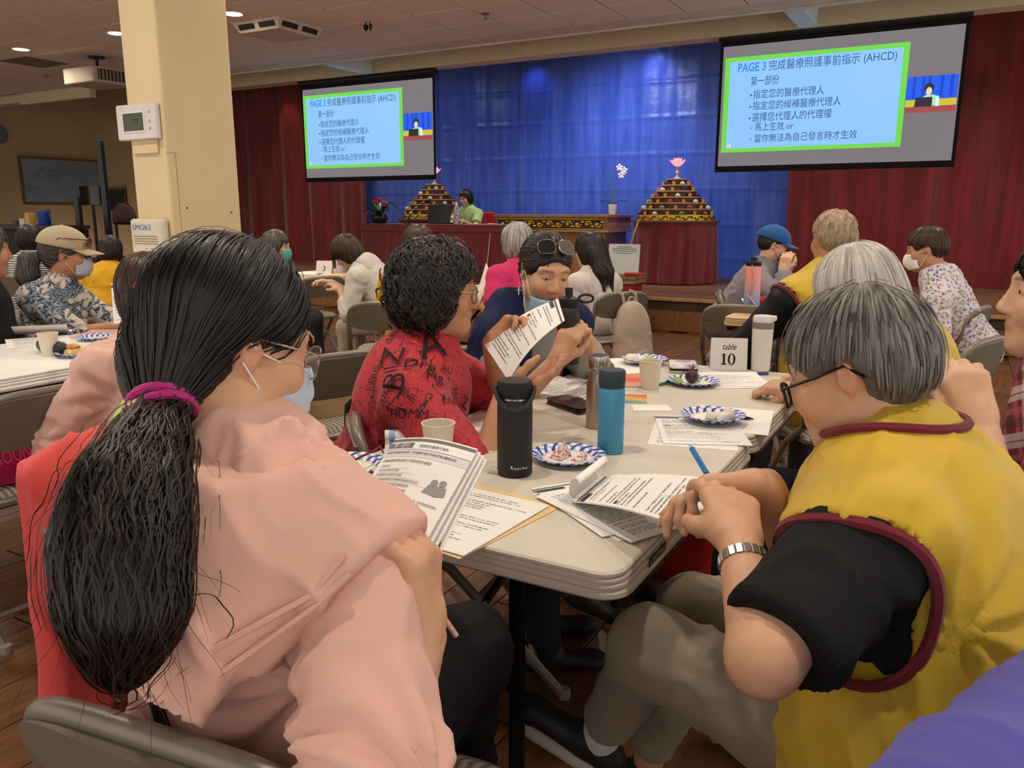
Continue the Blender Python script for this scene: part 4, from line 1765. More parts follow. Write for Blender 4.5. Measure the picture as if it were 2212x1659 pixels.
def person(label, head, yaw, hip=None, hyaw=None, hp=0.0, hr=0.0, s=1.0, fat=1.0, hs=1.0, skin='a', hair=('bob', 'black'), top=None, top_len=0.3, sleeve=0.55, pants=None,
           wr=None, wl=None, poleR=None, poleL=None, handR=None, handL=None, h=0.012, fold=0.006, legs=True, kneeR=None, kneeL=None, ankR=None, ankL=None, shoes='#1a1a1c', strands=900, srad=0.0014,
           fine=True, neckback=0.025, extra=None, vest=None, sh_w=0.175, seed=1, body_h=None, slen=0.10, group=None, headcol=True, lean_sh=0.0, lowz=None, wav=0.0, curl=0.0, kneel=False, collar=None, topscale=(14, 14, 5), hd=None, goff=0.014, drop=0.095, padS=0.0, nbo=None, shdir={}, eR=None, eL=None, hnoise=0.0018, lift=0.0016, eyes=False, lookdown=0.0):
    head = V(*head)
    a = math.radians(yaw)
    F_ = V(math.cos(a), math.sin(a), 0)
    Rr = V(math.sin(a), -math.cos(a), 0)
    hyaw = yaw if hyaw is None else hyaw
    HR = head_frame(hyaw, hp, hr)
    hip = head - F_ * 0.14 - V(0, 0, head[2] - 0.55) if hip is None else V(*hip)
    nb = head - HR[:, 2] * 0.135 * hs - HR[:, 1] * neckback
    nb = nb - V(0, 0, 0.01) if nbo is None else V(*nbo)
    T = nb - hip
    up = nz(T)
    fwd = nz(F_ - up * (F_ @ up))
    rt = np.cross(fwd, up)
    RT_ = np.array([rt, fwd, up]).T
    t = empty('person', (hip[0], hip[1], 0), label=label, cat='person', group=group)
    J = {}
    shc = nb - up * drop * s + fwd * lean_sh
    J['sR'] = shc + rt * sh_w * s
    J['sL'] = shc - rt * sh_w * s
    L1, L2 = 0.275 * s, 0.245 * s
    wr = J['sR'] + V(0, 0, -0.40) + F_ * 0.22 if wr is None else V(*wr)
    wl = J['sL'] + V(0, 0, -0.40) + F_ * 0.22 if wl is None else V(*wl)
    J['eR'], J['wR'] = ik(J['sR'], wr, L1, L2, V(0, 0, -1) + rt * 0.5 - F_ * 0.3 if poleR is None else V(*poleR))
    J['eL'], J['wL'] = ik(J['sL'], wl, L1, L2, V(0, 0, -1) - rt * 0.5 - F_ * 0.3 if poleL is None else V(*poleL))
    if eR is not None:
        J['eR'] = V(*eR)
    if eL is not None:
        J['eL'] = V(*eL)
    # body
    TL = np.linalg.norm(T)
    torso = [ell(hip + T * 0.66, V(0.158, 0.108 * fat, 0.20 * TL / 0.5) * s, RT_, 0.06), ell(hip + T * 0.28 + fwd * 0.01 * fat, V(0.150 * fat, 0.118 * fat, 0.18) * s, RT_, 0.06),
             ell(hip + V(0, 0, 0.0), V(0.175 * fat, 0.135 * fat, 0.12) * s, RT_, 0.06), cone(J['sR'] - rt * 0.01, 0.055 * s, J['sL'] + rt * 0.01, 0.055 * s, 0.05),
             cone(nb - up * 0.005, 0.045 * s, J['sR'] - rt * 0.03, 0.044 * s, 0.05), cone(nb - up * 0.005, 0.045 * s, J['sL'] + rt * 0.03, 0.044 * s, 0.05)]
    neck = [cone(head - HR[:, 2] * 0.05 * hs - HR[:, 1] * 0.022, 0.053 * hs, nb - up * 0.03, 0.055 * s, 0.03)]
    armR = [cone(J['sR'], 0.050 * s * fat ** 0.5, J['eR'], 0.040 * s, 0.02), cone(J['eR'], 0.040 * s, J['wR'], 0.027 * s, 0.02)]
    armL = [cone(J['sL'], 0.050 * s * fat ** 0.5, J['eL'], 0.040 * s, 0.02), cone(J['eL'], 0.040 * s, J['wL'], 0.027 * s, 0.02)]
    kR = hip + F_ * 0.42 * s + Rr * 0.10 - V(0, 0, 0.05) if kneeR is None else V(*kneeR)
    kL = hip + F_ * 0.42 * s - Rr * 0.10 - V(0, 0, 0.05) if kneeL is None else V(*kneeL)
    aR = V(kR[0], kR[1], 0.09) + F_ * 0.02 if ankR is None else V(*ankR)
    aL = V(kL[0], kL[1], 0.09) + F_ * 0.02 if ankL is None else V(*ankL)
    hR, hL = hip + Rr * 0.085 - V(0, 0, 0.01), hip - Rr * 0.085 - V(0, 0, 0.01)
    lg = [cone(hR, 0.085 * s * fat ** 0.5, kR, 0.058 * s, 0.04), cone(hL, 0.085 * s * fat ** 0.5, kL, 0.058 * s, 0.04), cone(kR, 0.056 * s, aR, 0.040 * s, 0.03), cone(kL, 0.056 * s, aL, 0.040 * s, 0.03)] if legs else []
    bh = body_h or max(0.0095, h * 1.15)
    shrink = [(('ell', p[1], p[2] * 0.9) + p[3:]) if p[0] == 'ell' else (p[:2] + (p[2] * 0.85, p[3], p[4] * 0.85) + p[5:]) for p in torso + lg]
    B = Solid(shrink + neck + armR + armL, bh)
    parts = [B.mesh()]
    hh = min(bh, 0.0065 if fine else 0.010) if hd is None else hd
    HS = Solid(head_prims(head, HR, hs, fine, eyes) + [cone(head - HR[:, 2] * 0.05 * hs - HR[:, 1] * 0.022, 0.053 * hs, nb, 0.054 * s, 0.03)], hh)
    parts.append(HS.mesh())
    for side, hp_ in (('R', handR), ('L', handL)):
        w = J['w' + side]
        e = J['e' + side]
        fd = nz(w - e)
        sg = 1 if side == 'R' else -1
        if hp_ is None:
            hp_ = {}
        d = nz(hp_.get('d', fd * 0.8 + F_ * 0.4 - V(0, 0, 0.2)))
        pn = hp_.get('n', V(0, 0, -1) if abs(d[2]) < 0.8 else -rt * sg)
        pr = hand_prims(w, d, V(*pn), sg * hp_.get('flip', -1), hp_.get('s', 0.95) * s, hp_.get('curl', (0.4, 0.45, 0.5, 0.55)), hp_.get('thumb', 0.4), hp_.get('spread', 0.1))
        pr.append(cone(w - fd * 0.03, 0.027 * s, w + d * 0.02, 0.022 * s, 0.02))
        parts.append(Solid(pr, hp_.get('h', 0.0055 if fine else 0.008)).mesh())
    bv, bf = join_np(parts)
    col = np.ones((len(bv), 3))
    if headcol:
        n0 = len(parts[0][0])
        n1 = n0 + len(parts[1][0])
        bc = np.array(lin('#2a201a')) * 2.2
        col[n0:n1] = head_color(bv[n0:n1], head, HR, hs, tuple(bc))
    np_obj('body', bv, bf, SKIN[skin], t, col=col)
    if eyes:
        for sx in (-1, 1):
            ec = head + HR @ (V(0.031 * sx, 0.0745, 0.0055) * hs)
            q = MB()
            q.ball(ec, 0.0118 * hs, 14)
            eo = world_build(q, 'eye', mat('eye_white', '#d9d2cc', 0.25, var=0.02), t)
            q = MB()
            ed = HR @ nz(V(0.0, 1.0, -lookdown))
            q.lathe([(0.0001, 0.0122 * hs), (0.003 * hs, 0.0119 * hs), (0.0056 * hs, 0.0106 * hs)], ec, 12, axis=ed)
            q.v = [(a_ - t.location[0], b_ - t.location[1], c_ - t.location[2]) for a_, b_, c_ in q.v]
            q.build('iris', mat('iris_dark', '#1b0f0a', 0.15), eo)
    # garment
    tm_ = top if not isinstance(top, str) else cloth('cloth_' + top[1:], top)
    torso_c = torso if lowz is None else torso
    clipz = None
    hem = hip - V(0, 0, 0.045)
    G_ = [(('ell',) + p[1:6] + ((hem, V(0, 0, -1)), None)) if i in (1, 2) else p for i, p in enumerate(torso)]
    for side in 'RL':
        S0, E0, W0 = J['s' + side], J['e' + side], J['w' + side]
        if sleeve <= 0:
            continue
        if sleeve <= 1:
            en = S0 + (E0 - S0) * sleeve
            G_.append(cone(S0, 0.056 * s * fat ** 0.5, en, 0.056 * s, 0.035, clip=(en, nz(E0 - S0))))
        else:
            f = sleeve - 1
            en = E0 + (W0 - E0) * f
            G_.append(cone(S0, 0.056 * s * fat ** 0.5, E0, 0.048 * s, 0.035))
            G_.append(cone(E0, 0.048 * s, en, 0.036 * s, 0.02, clip=(en, nz(W0 - E0))))
    if collar:
        G_.append(cone(nb - up * 0.03, 0.066 * s, nb + up * collar + fwd * -0.005, 0.060 * s, 0.02, clip=(nb + up * collar, nz(up - fwd * 0.5))))
    cutz = hip[2] - top_len * 0.0 - 0.09
    S_ = Solid(G_, h, off=goff, pad=padS)
    gv, gf = S_.mesh()
    pin = [(J['s' + q] - up * 0.10 * s - rt * sg_ * 0.03 - fwd * 0.06, rt, up, 0.15) for q, sg_ in (('R', 1), ('L', -1))] + [(J['e' + q] + V(0, 0, 0.02), fwd, up, 0.10) for q in 'RL' if sleeve > 1]
    if fold > 0:
        gv = wrinkle(S_, gv, fold, topscale, seed, RT_, pin)
    np_obj('top', gv, gf, tm_, t)
    J.update(hip=hip, nb=nb, up=up, fwd=fwd, rt=rt, HR=HR, head=head, F=F_, R=Rr, kR=kR, kL=kL, aR=aR, aL=aL, torso=torso, S=S_, t=t, RT=RT_, T=T, G=G_)
    if vest is not None:
        vm = vest if not isinstance(vest, str) else cloth('cloth_' + vest[1:], vest, rough=0.55, bump=0.15)
        S0v = Solid(torso, h, off=goff + 0.018, pad=max(padS, 0.03))
        hole = []
        for side, sg in (('R', 1), ('L', -1)):
            hole.append((J['s' + side] + rt * sg * 0.035 * s - up * 0.05 * s, V(0.082, 0.088 * fat, 0.112) * s))
        Sv = Solid(torso + [cut(ell(c_, r_, RT_, 0.004)) for c_, r_ in hole], h, off=goff + 0.018)
        vv, vf = Sv.mesh()
        vv = wrinkle(Sv, vv, fold * 1.1, topscale, seed + 5, RT_, [(p_[0], p_[1], p_[2], 0.2) for p_ in pin[:2]])
        np_obj('vest', vv, vf, vm, t)
        J['Sv'] = S0v
        for (c_, r_) in hole:
            th = np.linspace(0, 2 * math.pi, 44)
            sg = 1 if (c_ - nb) @ rt > 0 else -1
            Q = c_ + np.outer(np.cos(th) * r_[1], fwd) + np.outer(np.sin(th) * r_[2], up) - rt * sg * 0.01
            for _ in range(14):
                Q = S0v.project(Q, 0.001, 1)
                lq = (Q - c_) @ RT_ / r_
                lq /= np.maximum(np.linalg.norm(lq, axis=1), 1e-6)[:, None]
                Q = c_ + (lq * r_) @ RT_.T
            mb = MB()
            mb.tube(Q, 0.0085, 6)
            world_build(mb, 'armhole_trim', cloth('cloth_maroon_trim', '#6d1f2c'), t)
    if pants is not None and legs:
        pm = pants if not isinstance(pants, str) else cloth('cloth_' + pants[1:], pants)
        Pp = [torso[2]] + [cone(p[1], p[2] * 1.0, p[3] + (p[1] - p[3]) * (0.0 if i < 2 or not shdir else 0.16), p[4] * (1.02 if i < 2 else 1.15), 0.05) for i, p in enumerate(lg)]
        Sp = Solid(Pp, h * 1.45, off=0.004)
        pv, pf = Sp.mesh()
        pv = wrinkle(Sp, pv, fold * 0.8, (11, 11, 6), seed + 2)
        np_obj('trousers', pv, pf, pm, t)
        J['Sp'] = Sp
        for side in 'RL':
            k_, a_ = J['k' + side], J['a' + side]
            sd = nz(shdir.get(side, F_))
            sn = np.cross(sd, np.cross(V(0, 0, 1), sd))
            sh = [cone(a_ - sd * 0.04 - sn * 0.055, 0.034, a_ + sd * 0.13 - sn * 0.062, 0.030, 0.02), cone(a_, 0.036, a_ - sn * 0.04 + sd * 0.02, 0.036, 0.02), ell(a_ + sd * 0.15 - sn * 0.062, (0.04, 0.04, 0.026), None, 0.02)]
            sm = Solid(sh, 0.012).mesh()
            np_obj('shoe', sm[0], sm[1], mat('shoe_' + shoes[1:], shoes, 0.55), t)
            if side in shdir:
                sk = Solid([cone(a_ - sn * 0.02, 0.041, a_ + nz(k_ - a_) * 0.06, 0.038, 0.01)], 0.01).mesh()
                np_obj('sock', sk[0], sk[1], cloth('sock_white', '#d8d4d0'), t)
                so = Solid([cone(a_ - sd * 0.045 - sn * 0.092, 0.016, a_ + sd * 0.155 - sn * 0.094, 0.016, 0.01), cone(a_ - sd * 0.045 - sn * 0.092 + np.cross(sd, sn) * 0.02, 0.016, a_ + sd * 0.155 - sn * 0.094 + np.cross(sd, sn) * 0.026, 0.016, 0.01), cone(a_ - sd * 0.045 - sn * 0.092 - np.cross(sd, sn) * 0.02, 0.016, a_ + sd * 0.155 - sn * 0.094 - np.cross(sd, sn) * 0.026, 0.016, 0.01)], 0.008).mesh()
                np_obj('shoe_sole', so[0], so[1], mat('sole_pale', '#b9b3a8', 0.6), t)
    # hair
    if hair is not None:
        Hp, crown = hair_style(hair[0], head, HR, hs)
        SH = Solid(Hp, hh)
        hv, hf = SH.mesh()
        upv = HR[:, 2]

        def flow(P):
            d = P - crown
            d /= np.maximum(np.linalg.norm(d, axis=1), 1e-6)[:, None]
            return d + V(0, 0, -0.9)
        if hair[0] in ('pony', 'pulled', 'bun'):
            tie = head + HR @ (V(0, -0.125, -0.01 if hair[0] != 'bun' else 0.03) * hs)

            def flow(P):
                d = tie - P
                return d / np.maximum(np.linalg.norm(d, axis=1), 1e-6)[:, None]
        ns = vnoise(hv * 60, seed) * 0.6 + vnoise(hv * 130, seed + 1) * 0.4
        hv2 = hv + SH.grad(hv) * (ns * hnoise)[:, None]

        def keep(P):
            q = (P - head) @ HR / hs
            bad = (q[:, 1] > 0.055) & (q[:, 2] < 0.055)
            if hair[0] in ('short', 'crop'):
                bad |= (q[:, 1] > -0.055) & (q[:, 2] < 0.055) & (np.abs(q[:, 0]) > 0.05) | (q[:, 2] < -0.02)
            return ~bad
        locks = []
        if strands:
            locks.append(hair_strands(SH, hv, int(strands * 0.66), flow, slen * (0.8 if hair[0] == 'crop' else 1), 7, srad, lift, wav, seed, keep=keep, curl=curl))
        hair_obj('hair', (hv2, hf), locks, HAIR[hair[1]], t, seed)
        J['SH'], J['hv'] = SH, hv
    return J

# ================================================================ folding chairs
CHF = mat('chair_frame_taupe', '#7b7366', 0.38, 0.25, spec=0.5, var=0.03)
CHB = mat('chair_back_taupe', '#6a6152', 0.45, var=0.04, spec=0.5)


def pad_mat():
    m = bpy.data.materials.new('chair_pad_stripe')
    t = NT(m)
    v = t.coord('Object')
    w = t.n('ShaderNodeTexWave', wave_type='BANDS', bands_direction='X')
    w.inputs['Scale'].default_value = 16
    w.inputs['Distortion'].default_value = 1.5
    t.l(v, w.inputs[0])
    t.l(t.ramp(w.outputs['Fac'], [(0.2, lin('#6f675a')), (0.7, lin('#a39a8a'))]), t.b.inputs['Base Color'])
    t.b.inputs['Roughness'].default_value = 0.8
    t.bump(w.outputs['Fac'], 0.4, 0.005)
    return m


PADM = pad_mat()
_chair = {}


def chair_meshes():
    if _chair:
        return _chair
    # back frame: one bent tube from seat sides up and over the top
    pts = []
    for k in range(25):
        a = math.pi * k / 24
        ca, sa = math.cos(a), math.sin(a)
        pts.append((0.215 * math.copysign(abs(ca) ** 0.45, ca), -0.255 - 0.035 * sa, 0.64 + 0.135 * abs(sa) ** 0.55))
    pts = [(0.215, -0.20, 0.50)] + pts + [(-0.215, -0.20, 0.50)]
    mb = MB()
    mb.tube(pts, 0.0145, 10)
    _chair['back_frame'] = mb.mesh('back_frame', CHF, True, None)
    mb = MB()

    def fn(u, v, off=0.0):
        x = (u - 0.5) * 0.42
        ee = 1 - abs(2 * u - 1) ** 5 * 0.22
        z = 0.612 + 0.158 * (v - 0.0) * (1 if v < 0.5 else ee) + (0.03 * abs(2 * u - 1) ** 4 if v < 0.5 else 0)
        y = -0.232 - 0.06 * (z - 0.5) / 0.27 - 0.02 * (1 - (2 * u - 1) ** 2)
        return (x, y + off, z)
    mb.grid(lambda u, v: fn(1 - u, v, -0.008), 16, 8)
    mb.grid(lambda u, v: fn(u, v, 0.012), 16, 8)
    for e in ((0, 'u'), (1, 'u'), (0, 'v'), (1, 'v')):
        if e[1] == 'u':
            mb.grid(lambda u, v: fn(e[0], v, -0.008 + 0.02 * (u if e[0] == 0 else 1 - u)), 1, 8)
        else:
            mb.grid(lambda u, v: fn(u, e[0], -0.008 + 0.02 * (v if e[0] == 1 else 1 - v)), 16, 1)
    _chair['back_panel'] = mb.mesh('back_panel', CHB, True, 50)
    mb = MB()
    mb.rbox((0, 0.0, 0.435), (0.41, 0.41, 0.03), 0.05, 4)
    _chair['seat_pan'] = mb.mesh('seat_pan', CHF, True)
    mb = MB()

    def sfn(u, v):
        x, y = (u - 0.5) * 0.39, (v - 0.5) * 0.39
        e = (1 - abs(2 * u - 1) ** 8) * (1 - abs(2 * v - 1) ** 8)
        return (x * (1 - 0.06 * (abs(2 * v - 1) ** 8)), y, 0.447 + 0.022 * e ** 0.5)
    mb.grid(sfn, 14, 14)
    _chair['seat_pad'] = mb.mesh('seat_pad', PADM, True, None)
    for sx, nm in ((1, 'front_leg_a'), (-1, 'front_leg_b')):
        mb = MB()
        mb.tube([(0.215 * sx, -0.20, 0.50), (0.218 * sx, -0.06, 0.40), (0.222 * sx, 0.24, 0.012)], 0.0135, 8)
        _chair[nm] = mb.mesh('front_leg', CHF, True)
        mb = MB()
        mb.tube([(0.195 * sx, 0.14, 0.425), (0.195 * sx, -0.27, 0.012)], 0.0125, 8)
        _chair[nm.replace('front', 'rear')] = mb.mesh('rear_leg', CHF, True)
        for q, (x, y) in enumerate(((0.2225, 0.245), (0.195, -0.275))):
            mb = MB()
            mb.lathe([(0.015, 0.0), (0.017, 0.004), (0.0165, 0.028), (0.014, 0.03)], (x * sx, y, 0), 10)
            _chair['foot%d%s' % (q, nm[-1])] = mb.mesh('foot', mat('chair_foot', '#8d887f', 0.6), True)
    mb = MB()
    mb.tube([(-0.22, 0.175, 0.09), (0.22, 0.175, 0.09)], 0.009, 8)
    _chair['front_bar'] = mb.mesh('crossbar', CHF, True)
    mb = MB()
    mb.tube([(-0.195, -0.20, 0.09), (0.195, -0.20, 0.09)], 0.009, 8)
    _chair['rear_bar'] = mb.mesh('crossbar', CHF, True)
    mb = MB()
    mb.box((0, -0.2915, 0.70), (0.028, 0.001, 0.012), Rx(0.2))
    _chair['sticker'] = mb.mesh('sticker', mat('sticker_pale', '#c9c0a8', 0.6), False)
    return _chair


def chair(x, y, face, label, group=None, sticker=True):
    """face = facing direction in degrees from +X"""
    C_ = chair_meshes()
    t = empty('folding_chair', (x, y, 0), math.radians(face - 90), label, 'chair', group or 'taupe folding chairs')
    for nm, key in (('back_frame', 'back_frame'), ('back_panel', 'back_panel'), ('seat_pan', 'seat_pan'), ('seat_pad', 'seat_pad'), ('leg', 'front_leg_a'), ('leg', 'front_leg_b'), ('leg', 'rear_leg_a'), ('leg', 'rear_leg_b'),
                    ('crossbar', 'front_bar'), ('crossbar', 'rear_bar')):
        o = link(nm, C_[key], t)
        if key.endswith('leg_a') or key.endswith('leg_b'):
            link('foot', C_['foot%d%s' % (0 if 'front' in key else 1, key[-1])], o)
    if sticker:
        link('sticker', C_['sticker'], t)
    return t


def chair_at(px, py, face, label, z=0.775, back=0.285):
    """place a chair so that the middle of its top rail is seen at px, py"""
    p = atz(px, py, z)
    a = math.radians(face)
    return chair(p[0] + back * math.cos(a), p[1] + back * math.sin(a), face, label)

# ================================================================ patterned cloth
def scribble_mat():
    m = bpy.data.materials.new('red_print_cloth')
    t = NT(m)
    v = t.coord('Object')
    col = lin('#b32433')
    base = t.ramp(t.noise(v, 6, 2), [(0.3, tuple(q * 0.85 for q in col)), (0.7, tuple(q * 1.1 for q in col))])
    f = None
    for sc, th, seed in ((26, 0.012, 0), (44, 0.014, 3.7), (34, 0.009, 8.1)):
        vv = t.coord('Object', loc=(seed, seed, seed))
        n = t.noise(vv, sc, 0.0)
        ln = t.math('LESS_THAN', t.math('ABSOLUTE', t.math('SUBTRACT', n, 0.5)), th)
        msk = t.math('GREATER_THAN', t.noise(t.coord('Object', loc=(seed * 2, 1, seed)), sc * 0.45, 1), 0.50)
        ln = t.math('MULTIPLY', ln, msk)
        f = ln if f is None else t.math('MAXIMUM', f, ln)
    t.l(t.mix(f, base, lin('#1d0b10')), t.b.inputs['Base Color'])
    t.b.inputs['Roughness'].default_value = 0.75
    t.b.inputs['Sheen Weight'].default_value = 0.1
    return m


def flower_mat(name, bg, bg2, petal, scale, R0, n=5, hatch=True, colors=None):
    m = bpy.data.materials.new(name)
    t = NT(m)
    v = t.coord('Object')
    vo = t.n('ShaderNodeTexVoronoi')
    vo.inputs['Scale'].default_value = scale
    t.l(v, vo.inputs['Vector'])
    sub = t.n('ShaderNodeVectorMath', operation='SUBTRACT')
    sc = t.n('ShaderNodeVectorMath', operation='SCALE')
    sc.inputs['Scale'].default_value = 1.0
    t.l(v, sub.inputs[0])
    t.l(vo.outputs['Position'], sub.inputs[1])
    sp = t.n('ShaderNodeSeparateXYZ')
    t.l(sub.outputs[0], sp.inputs[0])
    a = t.math('ARCTAN2', sp.outputs[2], t.math('ADD', sp.outputs[0], sp.outputs[1]))
    cs = t.n('ShaderNodeSeparateColor')
    t.l(vo.outputs['Color'], cs.inputs[0])
    ph = t.math('MULTIPLY', cs.outputs[0], 6.0)
    pet = t.math('ADD', t.math('MULTIPLY', t.math('ABSOLUTE', t.math('SINE', t.math('ADD', t.math('MULTIPLY', a, n / 2), ph))), 0.75), 0.25)
    lim = t.math('MULTIPLY', pet, R0)
    f = t.math('LESS_THAN', vo.outputs['Distance'], lim)
    if hatch:
        w = t.noise(t.coord('Object', (60, 60, 190), (0.4, 0.3, 0.2)), 1.0, 1)
        bgc = t.ramp(w, [(0.47, lin(bg)), (0.55, lin(bg2))])
    else:
        bgc = t.ramp(t.noise(v, 5, 2), [(0.3, lin(bg)), (0.7, lin(bg2))])
    if colors:
        pc = t.ramp(cs.outputs[1], [(i / len(colors), lin(c)) for i, c in enumerate(colors)], 'CONSTANT')
    else:
        pc = t.ramp(t.noise(v, 30, 2), [(0.35, lin(petal)), (0.7, tuple(min(1, q * 0.72) for q in lin(petal)))])
    t.l(t.mix(f, bgc, pc), t.b.inputs['Base Color'])
    t.b.inputs['Roughness'].default_value = 0.8
    return m


def plaid_mat():
    m = bpy.data.materials.new('plaid_cloth')
    t = NT(m)
    sp = t.n('ShaderNodeSeparateXYZ')
    t.l(t.coord('Object', rot=(0.25, 0.35, 0.5)), sp.inputs[0])

    def band(ax, per, lo, hi, off=0.0):
        f = t.math('FRACT', t.math('ADD', t.math('MULTIPLY', sp.outputs[ax], 1 / per), 10 + off))
        return t.math('MULTIPLY', t.math('GREATER_THAN', f, lo), t.math('LESS_THAN', f, hi))
    c = t.mix(0.0, lin('#7d1f35'), lin('#7d1f35'))
    for ax in (0, 2):
        c = t.mix(t.math('MULTIPLY', band(ax, 0.085, 0.0, 0.32), 0.6), c, lin('#cfc3bd'))
        c = t.mix(t.math('MULTIPLY', band(ax, 0.085, 0.42, 0.62), 0.55), c, lin('#3c1a2a'))
        c = t.mix(t.math('MULTIPLY', band(ax, 0.085, 0.72, 0.86), 0.5), c, lin('#b8606a'))
        c = t.mix(t.math('MULTIPLY', band(ax, 0.085, 0.13, 0.16), 0.8), c, lin('#4d1220'))
    t.l(c, t.b.inputs['Base Color'])
    t.b.inputs['Roughness'].default_value = 0.8
    return m


def stripe_mat():
    m = bpy.data.materials.new('striped_cloth')
    t = NT(m)
    w = t.n('ShaderNodeTexWave', wave_type='BANDS', bands_direction='Z')
    w.inputs['Scale'].default_value = 16
    w.inputs['Distortion'].default_value = 1
    t.l(t.coord('Object'), w.inputs[0])
    t.l(t.ramp(w.outputs['Fac'], [(0.45, lin('#26262a')), (0.55, lin('#cfcdc8'))]), t.b.inputs['Base Color'])
    return m


YEL = cloth('vest_yellow', '#c9a733', rough=0.5, bump=0.15, var=0.06, sheen=0.1)
MAR = cloth('cloth_maroon_trim', '#6d1f2c')
MASKB = mat('mask_blue', '#b9c7dc', 0.75)
MASKW = mat('mask_white', '#e6e4e2', 0.75)
MASKK = mat('mask_black', '#131316', 0.7)
MASKT = mat('mask_teal', '#58bdb8', 0.7)
GLB = mat('glasses_black', '#17181b', 0.3)
GLBR = mat('glasses_bronze', '#7a5a3a', 0.3, 0.5)
TORT = mat('glasses_tortoise', '#5a2f1c', 0.3)

# ---------------------------------------------------------------- 1. woman in the pink hooded jacket (foreground, from behind)
PINK = cloth('pink_jersey', '#dcae9f', rough=0.85, bump=0.2, bscale=900, var=0.04)
hd1 = at(500, 742, 0.99)
w1r = at(912, 1375, 0.86)
J1 = person('woman seen from behind in a pink hooded jacket with a long black ponytail', hd1, 92, hip=(hd1[0] + 0.055, hd1[1] - 0.045, 0.53), hyaw=72, hp=-18, hr=-2, hs=0.98, fat=1.02, skin='a', hair=None, top=PINK, sleeve=1.42,
            pants='#16161a', nbo=at(520, 985, 0.955), eR=at(800, 1725, 0.745), wr=w1r, wl=hd1 + V(-0.13, 0.32, -0.36), poleR=V(0.75, -0.55, -1), handR={'d': V(-0.15, 0.25, 1), 'n': V(-0.9, -0.25, 0), 'curl': (0.8, 0.85, 0.9, 0.95), 'thumb': 0.75, 'h': 0.0038}, h=0.0068, fold=0.017, seed=3,
            kneeR=at(1000, 1405, 1.28), kneeL=at(880, 1370, 1.42), ankR=at(1000, 1800, 1.5), shoes='#d8d4cf', sh_w=0.18, topscale=(12, 12, 5), goff=0.017, hd=0.005, drop=0.125, padS=0.1)
t1 = J1['t']
HR, hd = J1['HR'], J1['head']
nb, up, fwd, rt = J1['nb'], J1['up'], J1['fwd'], J1['rt']
g1 = lambda x, y, z: nb + rt * x + fwd * y + up * z
# hair: drawn back over the skull to a tie, tail down the back
gh = lambda x, y, z: hd + HR @ (V(x, y, z) * 1.0)
tie = at(352, 885, 0.90)
HP = [ell(gh(0, -0.016, 0.036), V(0.085, 0.100, 0.096), HR, 0.03), ell(gh(-0.005, -0.055, -0.03), V(0.062, 0.045, 0.07), HR, 0.03), cone(gh(-0.01, -0.065, -0.035), 0.045, tie, 0.022, 0.04),
      cut(ell(gh(0, 0.098, -0.03), V(0.072, 0.082, 0.095), HR, 0.012)), cut(ell(gh(0.092, 0.014, -0.036), V(0.042, 0.058, 0.058), HR, 0.012)), cut(ell(gh(-0.09, 0.022, -0.055), V(0.036, 0.062, 0.058), HR, 0.012))]
S1 = Solid(HP, 0.005)
hv, hf = S1.mesh()


def flow1(P):
    d = tie - P
    return d / np.maximum(np.linalg.norm(d, axis=1), 1e-6)[:, None]


def keep1(P):
    q = (P - hd) @ HR
    return ~((q[:, 1] > 0.055) & (q[:, 2] < 0.06) | (q[:, 0] > 0.045) & (q[:, 1] > -0.035) & (q[:, 2] < 0.035))


st = hair_strands(S1, hv, 4200, flow1, 0.26, 13, 0.0010, 0.0022, 0.06, 4, keep=keep1)
hair_obj('hair', (hv - S1.grad(hv) * 0.001, hf), [st], HAIR['black'], t1, 3)
tp = [at(352, 885, 0.90), at(325, 960, 0.855), at(285, 1080, 0.795), at(265, 1210, 0.755), at(275, 1330, 0.74), at(262, 1430, 0.735)]
tr = [0.018, 0.028, 0.040, 0.040, 0.032, 0.012]
S2 = Solid(chain(tp, tr, 0.05), 0.006)
tv, tf = S2.mesh()
rg = np.random.default_rng(5)
tpa = np.array(tp)


def flow2(P):
    d2 = ((P[:, None, :] - (tpa[:-1] + tpa[1:])[None] / 2) ** 2).sum(2)
    w = np.exp(-d2 / 0.004)
    sg = tpa[1:] - tpa[:-1]
    sg = sg / np.linalg.norm(sg, axis=1)[:, None]
    return (w[:, :, None] * sg[None]).sum(1) / (w.sum(1)[:, None] + 1e-9)


tail = [hair_strands(S2, tv, 2300, flow2, 0.15, 12, 0.0011, 0.003, 0.3, 6), hair_strands(S2, tv, 500, flow2, 0.12, 12, 0.0007, 0.008, 0.6, 7)]
NF = 60
paths = np.zeros((NF, 12, 3))
src = tv[rg.integers(0, len(tv), NF)]
src = src[np.argsort(rg.uniform(0, 1, NF))]
d = flow2(src)
g_ = S2.grad(src)
cu = rg.uniform(-1, 1, NF)
P = src.copy()
for k in range(12):
    paths[:, k] = P
    d = d + g_ * 0.05 + np.outer(cu * np.sin(k * 0.5 + cu * 5), RT) * 0.22 + V(0, 0, -0.05)
    d /= np.linalg.norm(d, axis=1)[:, None]
    P = P + d * 0.009
tail.append(strand_mesh(paths, np.full(NF, 0.0003)) + (36,))
hair_obj('ponytail', (tv + S2.grad(tv) * (vnoise(tv * V(90, 90, 14), 2) * 0.006 - 0.004)[:, None], tf), tail, hair_mat('hair_black_brown', '#0a0807', '#2a1c15'), t1, 5)
